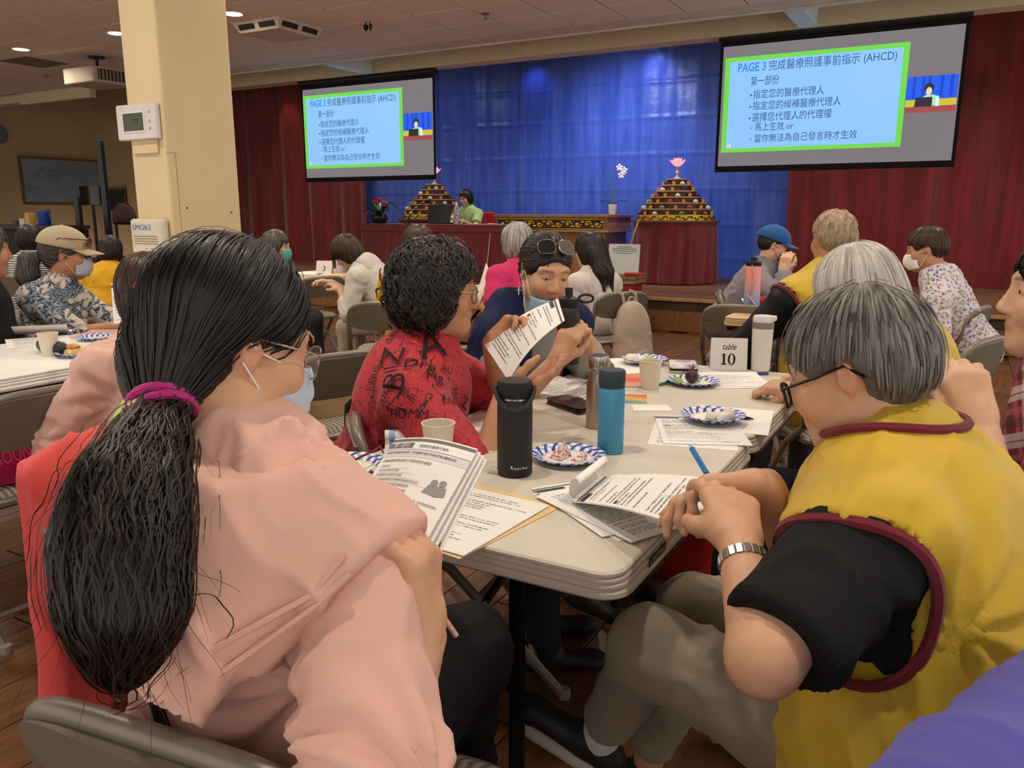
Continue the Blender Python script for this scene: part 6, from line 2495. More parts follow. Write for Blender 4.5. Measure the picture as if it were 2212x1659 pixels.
def fold_table(x, y, w, L, label, z=0.74, rz=0.0, top=TOPM, inset=0.11, legy=0.66, leg=TLEG):
    t = empty('folding_table', (x, y, 0), rz, label, 'table', 'folding tables')
    for s in (-1, 1):
        mb = MB()
        mb.rbox((0, s * (L / 4 + 0.0008), z - 0.006), (w, L / 2 - 0.0016, 0.012), 0.045, 6)
        mb.rbox((0, s * (L / 4 + 0.0008), z - 0.0165), (w + 0.004, L / 2 - 0.0016, 0.010), 0.046, 6)
        mb.rbox((0, s * (L / 4 + 0.0008), z - 0.0265), (w + 0.010, L / 2 - 0.0016, 0.011), 0.049, 6)
        mb.rbox((0, s * (L / 4 + 0.0008), z - 0.041), (w + 0.016, L / 2 - 0.0016, 0.020), 0.052, 6)
        mb.build('top_half', top, t)
        for sx in (-1, 1):
            mb = MB()
            mb.rbox((sx * (w / 2 - 0.02), s * (L / 4), z - 0.066), (0.025, L / 2 - 0.1, 0.03), 0.005, 2)
            mb.build('side_rail', leg, t)
        for sx in (-1, 1):
            mb = MB()
            mb.tube([(sx * (w / 2 - inset), s * legy, z - 0.06), (sx * (w / 2 - inset), s * legy, 0.015)], 0.0155, 10)
            lg = mb.build('leg', leg, t)
            mb = MB()
            mb.lathe([(0.02, 0), (0.026, 0.006), (0.02, 0.03)], (sx * (w / 2 - inset), s * legy, 0), 12)
            mb.build('foot_cap', mat('foot_cap_grey', '#5c6266', 0.5), lg)
        mb = MB()
        mb.tube([(-w / 2 + inset, s * legy, 0.10), (w / 2 - inset, s * legy, 0.10)], 0.011, 8)
        mb.build('leg_crossbar', leg, t)
        mb = MB()
        mb.tube([(0.0, s * 0.2, z - 0.06), (0.0, s * (legy - 0.0), z - 0.30)], 0.009, 8)
        mb.tube([(-w / 2 + inset, s * legy, z - 0.30), (w / 2 - inset, s * legy, z - 0.30)], 0.009, 8)
        mb.build('leg_brace', leg, t)
    return t


MT = fold_table(-0.805, 2.011, 0.76, 1.83, 'long beige folding table in the foreground carrying bottles and papers', inset=0.215, legy=0.85)
# maker's plate on the right rim of the near half
mb = MB()
mb.box((0.3866, -0.74, 0.713), (0.0015, 0.085, 0.017))
pl_ = mb.build('maker_plate', mat('plate_black', '#1a1a1a', 0.5), MT)
mb = MB()
letter(mb, 'LIFETIME', lambda u, v: (0.388, -0.78 + u, 0.7075 + v), 0, 0, 0.015, width=0.078)
mb.build('maker_lettering', mat('print_pale', '#c9c5bb', 0.6), pl_, smooth=False)
T2 = fold_table(-3.235, 1.40, 0.76, 1.83, 'white folding table on the left with a cup and a pastry plate', top=mat('table_white', '#e9e7e2', 0.4, var=0.02))
WOODT = mat('table_wood_edge', '#c9ac84', 0.5, var=0.1)
fold_table(-5.22, 5.60, 0.76, 1.6, 'wood-edged folding table before the stage, carrying the table 3 card', top=WOODT)
fold_table(-2.98, 5.15, 0.76, 1.6, 'wood-edged folding table before the pink polo shirt', top=WOODT)
fold_table(-0.78, 5.05, 0.70, 1.3, 'wood-edged folding table with the pink and blue bottle', top=WOODT)

chair_at(345, 1590, 97, 'folding chair in the near foreground under the pink hooded jacket', z=0.775)
chair_at(775, 868, 38, 'folding chair with a black bag strap, under the red shirt', z=0.80)
chair(hd21[0] - 0.02, hd21[1] - 0.03, 12, 'folding chair under the lime green shirt, hung with a coral jacket')
chair_at(95, 845, 176, 'empty folding chair with the pink lettered bag on its seat')
chair_at(730, 768, 158, 'empty folding chair with a kraft paper bag on its seat')
chair_at(697, 600, 165, 'empty folding chair beside the bending woman in white')
chair_at(830, 655, 125, 'folding chair behind the curly dark hair, under a yellow vest')
chair_at(40, 678, 60, 'folding chair under the black top at the left edge')
chair_at(215, 590, 128, 'folding chair under the yellow top on the far left')
chair(J11['hip'][0] + 0.02, J11['hip'][1] - 0.02, 150, 'folding chair hung with the beige backpack')
chair_at(1556, 632, 15, 'folding chair under the man in the blue cap')
chair_at(1602, 662, 100, 'empty folding chair at the table with the pink bottle')
chair_at(2120, 665, 165, 'rear one of the two slanted folding chairs on the right')
chair_at(2135, 735, 160, 'front one of the two slanted folding chairs on the right')
for (x, y, f, lb) in ((J2['hip'][0] + 0.06, J2['hip'][1], 170, 'folding chair under the yellow vest in the right foreground'), (J4['hip'][0], J4['hip'][1], -15, 'folding chair under the navy shawl'),
                      (J5['hip'][0] + 0.04, J5['hip'][1], 180, 'folding chair under the red plaid shirt'), (J6['hip'][0] + 0.04, J6['hip'][1], 185, 'folding chair under the white-haired woman'),
                      (J7['hip'][0], J7['hip'][1], 125, 'folding chair under the black jacket and yellow vest'), (J10['hip'][0] + 0.05, J10['hip'][1], 150, 'folding chair under the bright pink polo shirt'),
                      (J20['hip'][0] + 0.03, J20['hip'][1], 168, 'folding chair under the pale satin pink jacket'), (J17['hip'][0] - 0.02, J17['hip'][1], 35, 'folding chair under the leafy blue print shirt'),
                      (J13['hip'][0] + 0.02, J13['hip'][1], 190, 'folding chair under the white hooded jacket'), (J14['hip'][0], J14['hip'][1], 40, 'folding chair under the plum top'), (J19['hip'][0], J19['hip'][1], 110, 'folding chair under the striped top')):
    chair(x, y, f, lb)
pj = V(0.335, 0.67)
chair(pj[0], pj[1], -24, 'folding chair at the bottom right under the purple jacket')

# ================================================================ draped garments and bags
def drape(name, a, b, dn, df, db, m, label, cat, nrm, seed, thick=0.022, amp=0.012):
    """garment hung over a rail a-b: hangs df in front (nrm side), db behind"""
    a, b = V(*a), V(*b)
    P = []
    n = 9
    for i in range(n):
        f = i / (n - 1)
        q = a * (1 - f) + b * f - V(0, 0, 0.012 * abs(2 * f - 1) ** 3)
        for s, L in ((1, df), (-1, db)):
            e = q + nrm * s * (0.045 + 0.012 * math.sin(i * 1.3 + seed)) - V(0, 0, L * (0.95 + 0.05 * math.sin(i * 0.9 + seed)))
            P.append(cone(q + nrm * s * 0.012, thick, e, thick * 1.4, 0.06))
        if i:
            P.append(cone(prev, thick, q, thick, 0.05))
        prev = q
    S = Solid(P, 0.008)
    v, f = S.mesh()
    v = wrinkle(S, v, amp, (10, 10, 2.4), seed)
    o = empty(name, ((a[0] + b[0]) / 2, (a[1] + b[1]) / 2, max(0.0, min(a[2], b[2]) - max(df, db))), label=label, cat=cat)
    np_obj('cloth_shell', v, f, m, o)
    return o, S


def chair_rail(x, y, face, w=0.2, z=0.775, back=0.285):
    a = math.radians(face)
    c = V(x - back * math.cos(a), y - back * math.sin(a), z)
    s = V(-math.sin(a), math.cos(a), 0)
    return c - s * w, c + s * w, V(math.cos(a), math.sin(a), 0)


ra, rb, rn = chair_rail(hd21[0] - 0.02, hd21[1] - 0.03, 12, 0.19, 0.80)
drape('coral_jacket', ra, rb, 0, 0.25, 0.70, cloth('coral_cloth', '#d9504e'), 'coral red jacket hung over a chair back left of the ponytail', 'jacket', rn, 3, amp=0.014)
ra, rb, rn = chair_rail(pj[0], pj[1], -24, 0.22, 0.80)
drape('purple_jacket', ra, rb, 0, 0.2, 0.55, cloth('purple_cloth', '#5450a4', var=0.04), 'violet jacket hung over a chair back in the bottom right corner', 'jacket', rn, 8, 0.03, amp=0.016)

# pink lettered bag on the empty chair at the left
def slab_bag(name, c, w, h, d, rz, m, label, lines=(), inkm=None, tilt=0.0, side=None, handles=None):
    t = empty(name, c, rz, label, 'bag')
    R = Rx(tilt)
    mb = MB()

    def add_face(sy):
        def fn(u, v):
            x = (u - 0.5) * w
            y = sy * d / 2 * (0.9 + 0.25 * math.sin(math.pi * v)) * (1 - 0.5 * abs(2 * u - 1) ** 6) * (1 - 0.7 * v ** 3)
            return R @ V(x if sy < 0 else -x, y + 0.006 * math.sin(u * 9 + v * 5 + sy), v * h)
        mb.grid(fn, 12, 10)
        return fn
    f1 = add_face(-1)
    f2 = add_face(1)
    for e in (0, 1):
        mb.grid(lambda u, v: tuple((1 - u) * np.array(f1(e, v)) + u * np.array(f2(1 - e, v))), 2, 10)
    mb.grid(lambda u, v: tuple((1 - v) * np.array(f1(u, 0)) + v * np.array(f2(1 - u, 0))), 12, 2)
    mb.build('bag_body', m, t)
    if lines:
        for k, (txt, u, v, hh, ww, rot) in enumerate(lines):
            q = MB()
            vs, fs, tw = glyphs(txt, 2)
            ca, sa = math.cos(rot), math.sin(rot)
            P = []
            for g in vs:
                gx, gy = g[0] / tw * ww, g[1] * hh * w / h * 1.0
                uu, vv = u + (gx * ca - gy * sa * h / w), v + (gx * sa * w / h + gy * ca)
                p = np.array(f1(min(max(uu, 0), 1), min(max(vv, 0), 1)))
                P.append(p + R @ V(0, -0.002, 0))
            q.add(P, fs)
            q.build('printed_word', inkm[k % len(inkm)], t, smooth=False)
    if handles:
        for sy in (-1, 1):
            q = MB()
            q.tube([R @ V(0.28 * w * math.cos(a_), sy * d * 0.12, h * 0.96 + handles[0] * math.sin(a_)) for a_ in np.linspace(0, math.pi, 13)], 0.006, 6, flat=0.5)
            q.build('handle', handles[1], t)
    return t


BGM = mat('bag_magenta', '#a3124a', 0.45, var=0.1)
bgi = [mat('bag_ink_light', '#c9537d', 0.5), mat('bag_ink_pale', '#d98aa3', 0.5), mat('bag_ink_deep', '#c23a6d', 0.5)]
cpos = atz(30, 1040, 0.47)
slab_bag('gift_bag', (cpos[0] - 0.02, cpos[1] - 0.02, 0.47), 0.30, 0.26, 0.10, math.radians(72), BGM, 'magenta lettered shopping bag on the empty folding chair at the left', (('DREAMY', 0.52, 0.78, 0.16, 0.40, 0.1), ('NORDSTROM', 0.60, 0.62, 0.10, 0.34, 0.1), ('COLORFUL', 0.55, 0.44, 0.12, 0.38, 0.1), ('BOUNCE', 0.42, 0.24, 0.2, 0.5, 0.1), ('LACY', 0.72, 0.10, 0.12, 0.22, 0.1), ('lush', 0.2, 0.55, 0.14, 0.2, 0.1), ('BOLD', 0.1, 0.8, 0.2, 0.3, 0.1)), bgi, -0.1)
cpos = atz(660, 905, 0.47)
slab_bag('kraft_bag', (cpos[0] - 0.02, cpos[1] + 0.05, 0.47), 0.34, 0.24, 0.14, math.radians(62), mat('kraft_paper', '#c0a479', 0.75, var=0.1), 'crumpled kraft paper bag on the empty chair behind the blue mask', (), None, 0.0)
cpos = atz(1440, 1265, 0.0)
slab_bag('red_shopping_bag', (cpos[0] - 0.03, cpos[1] + 0.12, 0.002), 0.36, 0.36, 0.16, math.radians(5), mat('bag_red', '#b8261c', 0.5, var=0.08), 'red shopping bag standing on the floor under the long table', handles=(0.1, mat('bag_red', '#b8261c', 0.5)))
cpos = atz(1580, 1240, 0.0)
slab_bag('teal_bag', (-0.42, 2.25, 0.002), 0.30, 0.42, 0.12, math.radians(40), mat('bag_teal', '#0f4f46', 0.5, var=0.1), 'dark teal bag on the floor behind the reading woman in yellow', handles=(0.12, mat('bag_teal', '#0f4f46', 0.5)))
# black bag hung on the red shirt's chair and flowered cloth bag below it
rp = atz(775, 868, 0.80)
t = empty('shoulder_bag', (rp[0] + 0.02, rp[1] + 0.02, 0.30), label='dark flowered shoulder bag hung by a black strap on the chair back', cat='bag')
mb = MB()
a38 = math.radians(38)
fw38 = V(math.cos(a38), math.sin(a38), 0)
sd38 = V(-math.sin(a38), math.cos(a38), 0)
rail = rp
mb.tube([rail - fw38 * 0.045 - V(0, 0, 0.36) + sd38 * 0.0, rail - fw38 * 0.03 - V(0, 0, 0.12), rail - fw38 * 0.022 - V(0, 0, 0.01), rail + V(0, 0, 0.02), rail + fw38 * 0.025 - V(0, 0, 0.03)], 0.016, 6, flat=0.2, upv=sd38)
world_build(mb, 'strap', mat('strap_black', '#121214', 0.7), t)
S_ = Solid([ell(rail - fw38 * 0.05 - V(0, 0, 0.50), V(0.06, 0.15, 0.14), np.array([fw38, sd38, V(0, 0, 1)]).T, 0.02)], 0.012)
v_, f_ = S_.mesh()
np_obj('bag_body', wrinkle(S_, v_, 0.008, (12, 12, 6), 4), f_, flower_mat('dark_flower_bag', '#0d0d16', '#15131f', '#8a4a5a', 60, 0.35, 5, False, ['#5f2a3c', '#2d3f6b', '#7a7a8c', '#3a2a4a']), t)

# beige backpack on the chair by the long-haired woman
aa = math.radians(150)
bp_ = V(J11['hip'][0] + 0.02 - 0.30 * math.cos(aa), J11['hip'][1] - 0.02 - 0.30 * math.sin(aa), 0.72)
fb = V(math.cos(aa), math.sin(aa), 0)
sb = V(-math.sin(aa), math.cos(aa), 0)
cb = bp_ - fb * 0.02
t = empty('backpack', (cb[0], cb[1], 0.18), label='beige backpack hung on the chair of the long-haired woman', cat='backpack')
BPM = cloth('backpack_beige', '#b09e8f', rough=0.6)
Rb = np.array([sb, -fb, V(0, 0, 1)]).T
gb = lambda x, y, z: cb + sb * x - fb * y + V(0, 0, z)
S_ = Solid([ell(gb(0, 0.07, -0.24), V(0.15, 0.085, 0.24), Rb, 0.04), ell(gb(0, 0.09, -0.36), V(0.155, 0.09, 0.14), Rb, 0.04), ell(gb(0, 0.05, -0.08), V(0.10, 0.06, 0.09), Rb, 0.04)], 0.012)
v_, f_ = S_.mesh()
np_obj('bag_body', wrinkle(S_, v_, 0.010, (9, 9, 5), 6), f_, BPM, t)
S_ = Solid([ell(gb(0, 0.145, -0.37), V(0.11, 0.045, 0.095), Rb, 0.02)], 0.011)
v_, f_ = S_.mesh()
np_obj('front_pocket', wrinkle(S_, v_, 0.006, (10, 10, 8), 9), f_, BPM, t)
for s in (-1, 1):
    mb = MB()
    mb.tube([gb(0.05 * s, 0.05, -0.03), gb(0.055 * s, 0.02, 0.06), gb(0.06 * s, -0.04, 0.07), gb(0.06 * s, -0.06, 0.0), gb(0.07 * s, -0.06, -0.2)], 0.016, 6, flat=0.3, upv=sb)
    world_build(mb, 'strap', BPM, t)
mb = MB()
mb.tube([gb(0.03 * math.cos(a_), 0.05, 0.0 + 0.04 * math.sin(a_)) for a_ in np.linspace(0, math.pi, 9)], 0.006, 6)
world_build(mb, 'carry_loop', BPM, t)

# ================================================================ things on the long table
TZ0 = 0.7405


def lathe_thing(name, pos, label, cat, parts, group=None, rz=0.0):
    t = empty(name, pos, rz, label, cat, group)
    for nm, prof, m, n in parts:
        mb = MB()
        mb.lathe(prof, n=n)
        mb.build(nm, m, t)
    return t


def tp_(px, py, z=TZ0):
    p = atz(px, py, z)
    return V(p[0], p[1], z)


KF = mat('flask_black', '#1b1c1f', 0.5, bump=0.1, bscale=900)
p = tp_(1112, 1022)
t = lathe_thing('black_flask', p, 'tall black insulated flask with a white emblem in front on the long table', 'bottle', [
    ('body', [(0.0365, 0), (0.0385, 0.004), (0.0385, 0.15), (0.0375, 0.162), (0.034, 0.170)], KF, 40),
    ('steel_ring', [(0.0335, 0.1695), (0.0345, 0.170), (0.0345, 0.1735), (0.033, 0.174)], mat('steel_bright', '#d8d6d2', 0.2, 0.95), 36),
    ('lid', [(0.0355, 0.174), (0.0375, 0.177), (0.038, 0.205), (0.036, 0.209), (0.0001, 0.210)], mat('lid_black', '#131315', 0.55), 36)])
mb = MB()
vd = nz(V(0, 0, 0) - V(p[0], p[1], 0))
ta = math.atan2(vd[1], vd[0])
pts = []
for k in range(21):
    a = math.pi * k / 20
    pts.append((0.041 * math.cos(a) * math.sin(ta) * 1.0 + 0.03 * math.sin(a) * math.cos(ta) * 1.3, -0.041 * math.cos(a) * math.cos(ta) + 0.03 * math.sin(a) * math.sin(ta) * 1.3, 0.194 - 0.042 * math.sin(a)))
mb.tube(pts, 0.0055, 8, flat=1.3)
mb.build('carry_strap', mat('strap_rubber', '#2a2b2e', 0.45), t)


def on_cyl(r, a0, z0):
    return lambda u, v: (r * math.cos(a0 + u / r), r * math.sin(a0 + u / r), z0 + v)


mb = MB()
letter(mb, 'Hydro Flask', on_cyl(0.0389, ta - 0.1, 0.020), 0, 0, 0.0075, width=0.034)
mb.build('brand_lettering', mat('print_white', '#e8e8e8', 0.6), t, smooth=False)
mb = MB()
f_ = on_cyl(0.0389, ta - 0.24, 0.021)
mb.add([f_(0.0025 + 0.0018 * math.cos(q), 0.0055 + 0.0018 * math.sin(q)) for q in np.linspace(0, 6.28, 9)[:-1]], [tuple(range(8))])
mb.add([f_(0.0, 0.0), f_(0.0012, 0.0), f_(0.003, 0.004), f_(0.002, 0.0042)], [(0, 1, 2, 3)])
mb.add([f_(0.0048, 0.0), f_(0.0036, 0.0), f_(0.002, 0.004), f_(0.003, 0.0042)], [(0, 1, 2, 3)])
mb.build('brand_emblem', mat('print_white', '#e8e8e8', 0.6), t, smooth=False)
p = tp_(1290, 922)
t = lathe_thing('steel_bottle', p, 'slim brushed steel bottle with a steel lid behind the blue bottle', 'bottle', [
    ('body', [(0.029, 0), (0.031, 0.004), (0.031, 0.115), (0.027, 0.14), (0.023, 0.155), (0.023, 0.16)], mat('steel_brushed', '#a59a8c', 0.32, 0.9), 32),
    ('lid', [(0.0265, 0.16), (0.0275, 0.163), (0.0275, 0.192), (0.026, 0.195), (0.0001, 0.195)], mat('steel_lid', '#b9b4ae', 0.25, 0.95), 32),
    ('lid_inlay', [(0.021, 0.1951), (0.021, 0.1960), (0.0001, 0.1960)], mat('lid_inlay_blue', '#2c3c62', 0.4), 28)])
mb = MB()
mb.tube([(0.029 * math.cos(a), 0.029 * math.sin(a), 0.165 - 0.016 * math.sin((a - 3.6) * 1.0) ** 2) for a in np.linspace(3.6, 3.6 + math.pi, 15)], 0.0022, 6)
mb.build('wire_loop', mat('steel_lid', '#b9b4ae', 0.25, 0.95), t)
p = tp_(1318, 975)
lathe_thing('blue_bottle', p, 'sky blue thermos bottle with a slate grey lid on the long table', 'bottle', [
    ('body', [(0.0295, 0), (0.031, 0.003), (0.031, 0.155), (0.030, 0.158)], mat('bottle_blue', '#4495c0', 0.42), 36),
    ('lid', [(0.030, 0.158), (0.0305, 0.160), (0.0305, 0.167), (0.0315, 0.169), (0.0315, 0.196), (0.029, 0.2), (0.0001, 0.2)], mat('lid_slate', '#2d3b47', 0.5), 36)])
p = tp_(1642, 800)
t = lathe_thing('white_tumbler', p, 'white tumbler with a taupe band beside the table 10 card', 'bottle', [
    ('body', [(0.030, 0), (0.033, 0.004), (0.037, 0.155)], mat('tumbler_white', '#dcd9d3', 0.35), 32),
    ('band', [(0.0375, 0.155), (0.038, 0.158), (0.038, 0.177), (0.037, 0.178)], mat('tumbler_taupe', '#837a72', 0.45), 32),
    ('lid', [(0.0365, 0.178), (0.0365, 0.195), (0.033, 0.2), (0.0001, 0.2)], mat('tumbler_white', '#dcd9d3', 0.35), 32)])
mb = MB()
mb.rbox((0.03, 0.0, 0.192), (0.03, 0.03, 0.018), 0.006, 2)
mb.build('spout', mat('tumbler_white', '#dcd9d3', 0.35), t)
# bottle in the hands of the woman with the shawl
bb = at(1228, 705, 2.44)
t = empty('black_bottle', (bb[0], bb[1], bb[2] - 0.115), label='black sports bottle with a loop lid held by the woman in the shawl', cat='bottle')
for nm, prof, n in (('body', [(0.032, 0), (0.035, 0.004), (0.035, 0.15), (0.030, 0.17), (0.025, 0.175)], 28), ('lid', [(0.028, 0.175), (0.029, 0.177), (0.029, 0.20), (0.012, 0.208), (0.012, 0.232), (0.0001, 0.234)], 24)):
    mb = MB()
    mb.lathe(prof, n=n)
    mb.build(nm, mat('lid_black', '#131315', 0.55) if nm == 'lid' else mat('flask_matte', '#191a1c', 0.5), t)
mb = MB()
mb.tube([RT * (0.03 + 0.022 + 0.022 * math.cos(a)) + V(0, 0, 0.2 + 0.012 * math.sin(a)) for a in np.linspace(0, 6.28, 17)], 0.004, 6)
mb.build('loop', mat('lid_black', '#131315', 0.55), t)
# pink and blue bottle on the right rear table
m = bpy.data.materials.new('bottle_pink_to_blue')
tt = NT(m)
sp = tt.n('ShaderNodeSeparateXYZ')
tt.l(tt.coord('Object'), sp.inputs[0])
tt.l(tt.ramp(tt.math('MULTIPLY', sp.outputs[2], 4.0), [(0.25, lin('#7f9cc9')), (0.75, lin('#e2968c'))]), tt.b.inputs['Base Color'])
tt.b.inputs['Roughness'].default_value = 0.3
tt.b.inputs['Alpha'].default_value = 0.92
p = V(*atz(1622, 672, 0.7405))
t = empty('tinted_bottle', (p[0], p[1], 0.7405), label='tall pink to blue tinted water bottle with a pink strap', cat='bottle')
mb = MB()
mb.lathe([(0.042, 0), (0.046, 0.005), (0.046, 0.25), (0.04, 0.262)], n=28)
mb.build('body', m, t)
mb = MB()
mb.lathe([(0.042, 0.262), (0.044, 0.265), (0.044, 0.285), (0.02, 0.29), (0.02, 0.31), (0.0001, 0.312)], n=24)
mb.build('lid', mat('lid_black', '#131315', 0.55), t)
mb = MB()
mb.tube([(0.0, -0.045, 0.27), (0.02, -0.06, 0.2), (-0.01, -0.058, 0.1), (0.03, -0.056, 0.05), (0.05, -0.05, 0.01)], 0.011, 6, flat=0.25)
mb.build('strap', mat('strap_pink', '#dd9a8b', 0.6), t)

# paper cups
CUP = mat('paper_cup_cream', '#ded4c0', 0.6, var=0.03)


def cup(pos, label, s=1.0):
    t = empty('paper_cup', pos, label=label, cat='cup', group='cream paper cups')
    mb = MB()
    mb.lathe([(0.0275 * s, 0.0), (0.028 * s, 0.002), (0.0375 * s, 0.090 * s), (0.036 * s, 0.090 * s), (0.027 * s, 0.006), (0.0001, 0.006)], n=32)
    mb.build('wall', CUP, t)
    mb = MB()
    mb.tube([(0.0378 * s * math.cos(a), 0.0378 * s * math.sin(a), 0.090 * s) for a in np.linspace(0, 2 * math.pi, 33)], 0.0016, 6, cap=False)
    mb.build('rim', CUP, t)


cup(tp_(1403, 838), 'cream paper cup standing right of the steel bottle')
cup(tp_(948, 995), 'cream paper cup behind the held booklet')
cup(tp_(108, 768), 'cream paper cup on the white table at the left')


# paper plates with a blue leafy rim
def plate_mat():
    m = bpy.data.materials.new('plate_blue_rim')
    t = NT(m)
    v = t.coord('Object')
    sp = t.n('ShaderNodeSeparateXYZ')
    t.l(v, sp.inputs[0])
    r = t.math('SQRT', t.math('ADD', t.math('MULTIPLY', sp.outputs[0], sp.outputs[0]), t.math('MULTIPLY', sp.outputs[1], sp.outputs[1])))
    a = t.math('ARCTAN2', sp.outputs[1], sp.outputs[0])
    sw = t.math('SINE', t.math('ADD', t.math('MULTIPLY', a, 17.0), t.math('MULTIPLY', r, 220.0)))
    sw2 = t.math('SINE', t.math('SUBTRACT', t.math('MULTIPLY', a, 17.0), t.math('MULTIPLY', r, 260.0)))
    n = t.noise(v, 70, 1)
    light = t.mix(t.math('GREATER_THAN', t.math('ADD', sw2, n), 0.75), lin('#dfe4ef'), lin('#8fa8dd'))
    rim = t.mix(t.math('GREATER_THAN', t.math('ADD', sw, t.math('MULTIPLY', n, 0.9)), 0.85), light, lin('#1f2c8a'))
    c = t.mix(t.math('GREATER_THAN', r, 0.060), lin('#e6e2d8'), rim)
    gr = t.math('MULTIPLY', t.math('GREATER_THAN', r, 0.0565), t.math('LESS_THAN', r, 0.0580))
    c = t.mix(gr, c, lin('#a9b98a'))
    t.l(c, t.b.inputs['Base Color'])
    t.b.inputs['Roughness'].default_value = 0.45
    return m


PLM = plate_mat()
mb = MB()
mb.lathe([(0.0001, 0.003), (0.056, 0.003), (0.062, 0.006), (0.068, 0.0125), (0.084, 0.017), (0.0865, 0.0165), (0.0865, 0.0150), (0.084, 0.0150), (0.068, 0.0105), (0.062, 0.004), (0.055, 0.001), (0.0001, 0.001)], n=48)
PLME = mb.mesh('paper_plate', PLM, True, 60)


def plate(pos, label, s=1.0):
    o = link('paper_plate', PLME, None, pos)
    o.scale = (s, s, s)
    return tag(o, label, 'plate', 'blue-rimmed paper plates')


pp1 = tp_(1227, 993)
plate(pp1, 'blue-rimmed paper plate with a crumpled red dotted wrapper')
pp2 = tp_(1540, 912) + V(0, 0, 0.009)
plate(pp2, 'blue-rimmed paper plate with white tissue lying on forms')
pp3 = tp_(1497, 830)
plate(pp3, 'blue-rimmed paper plate with a grape and melon')
pp4 = tp_(1392, 785) + V(0, 0, 0.006)
plate(pp4, 'blue-rimmed paper plate with tissue and melon at the far end')
pp5 = tp_(172, 768)
plate(pp5, 'blue-rimmed paper plate with a pastry on the white table')
pp6 = tp_(212, 733)
plate(pp6, 'blue-rimmed paper plate behind the pastry on the white table')
pp7 = tp_(752, 1015)
plate(pp7, 'blue-rimmed paper plate mostly hidden behind the held booklet')


def crumple(name, pos, r, m, label, cat, seed, fl=0.5, h=0.004):
    rg_ = random.Random(seed)
    P = [ell(V(*pos) + V(rg_.uniform(-1, 1) * r, rg_.uniform(-1, 1) * r * 0.7, r * fl * rg_.uniform(0.3, 0.8)), V(rg_.uniform(0.3, 0.8), rg_.uniform(0.2, 0.6), rg_.uniform(0.15, 0.5) * fl * 2) * r, Rz(rg_.uniform(0, 3)) @ Rx(rg_.uniform(-0.6, 0.6)), r * 0.2) for _ in range(6)]
    S = Solid(P, h)
    v, f = S.mesh()
    v = v + S.grad(v) * ((1 - np.abs(vnoise(v / r * 2.2, seed))) ** 2 * r * 0.25)[:, None]
    v[:, 2] = np.maximum(v[:, 2], pos[2])
    o = empty(name, pos, label=label, cat=cat)
    np_obj(name + '_folds', v, f, m, o)
    return o


TIS = mat('tissue_white', '#e3dcd6', 0.8)
crumple('paper_tissue', pp2 + V(0.012, 0.0, 0.004), 0.03, TIS, 'crumpled white tissue on the plate lying on forms', 'tissue', 4)
crumple('paper_tissue', pp4 + V(-0.01, -0.03, 0.004), 0.035, TIS, 'crumpled white tissue on the far plate beside the cup', 'tissue', 9)
m = flower_mat('dotted_wrapper', '#e6dcd8', '#ddd0cc', '#c0202c', 130, 0.5, 2, False, ['#c22230', '#b81c2c', '#cc3340'])
t = empty('candy_wrapper', pp1, label='red dotted paper wrapper folded on the nearest plate', cat='wrapper')
mb = MB()
q0 = pp1 + V(0, 0, 0.004)
A_, B_, C_, D_ = q0 + V(-0.040, -0.018, 0.0), q0 + V(0.0, 0.022, 0.0), q0 + V(-0.005, -0.028, 0.0), q0 + V(-0.010, 0.0, 0.042)
mb.add([A_, B_, C_, D_], [(0, 2, 3), (2, 1, 3), (1, 0, 3), (0, 1, 2)])
E_, F2, G2, H2 = q0 + V(0.012, -0.012, 0.0), q0 + V(0.045, 0.014, 0.0), q0 + V(0.035, -0.018, 0.0), q0 + V(0.040, 0.01, 0.022)
mb.add([E_, F2, G2, H2], [(0, 2, 3), (2, 1, 3), (1, 0, 3), (0, 1, 2)])
world_build(mb, 'wrapper_fold', m, t, smooth=False)
gp = pp3 + V(-0.005, 0.0, 0.004)
t = empty('grape', gp, label='large dark purple grape on the plate beside melon pieces', cat='fruit')
mb = MB()
mb.ball((0, 0, 0.022), (0.023, 0.023, 0.022), 20)
mb.build('berry', mat('grape_skin', '#4a2734', 0.3, var=0.25, vscale=40), t)
mb = MB()
for k in range(6):
    a = k * 1.05
    mb.tube([(0, 0, 0.042), (0.006 * math.cos(a), 0.006 * math.sin(a), 0.052), (0.012 * math.cos(a), 0.012 * math.sin(a), 0.056 + 0.004 * (k % 2))], 0.0014, 5)
mb.tube([(0, 0, 0.04), (0.002, 0, 0.068)], 0.0016, 5)
mb.build('stem', mat('grape_stem', '#5f6a2c', 0.6), t)
MEL = mat('melon_green', '#b6cf6a', 0.4, var=0.1)
for pos, dims, rz_, lb in ((pp3 + V(-0.05, -0.01, 0.006), (0.055, 0.018, 0.016), -0.6, 'green melon slice left of the grape'), (pp3 + V(0.0, 0.032, 0.006), (0.03, 0.02, 0.022), 0.4, 'green melon chunk behind the grape'), (pp4 + V(0.0, 0.02, 0.006), (0.07, 0.022, 0.016), 0.2, 'green melon slice on the far plate')):
    t = empty('melon_piece', pos, rz_, lb, 'fruit', 'melon pieces')
    mb = MB()
    mb.grid(lambda u, v: ((u - 0.5) * dims[0], (v - 0.5) * dims[1] * math.sin(math.pi * min(max(u, 0.08), 0.92)), dims[2] * math.sin(math.pi * v) * (0.4 + 0.6 * math.sin(math.pi * u)) + 0.001), 10, 8)
    mb.box((0, 0, 0.001), (dims[0] * 0.9, dims[1] * 0.7, 0.002))
    mb.build('flesh', MEL, t)
t = empty('pastry', pp5 + V(0, 0, 0.004), 0.5, 'golden slice of pastry on the plate at the left', 'pastry')
mb = MB()
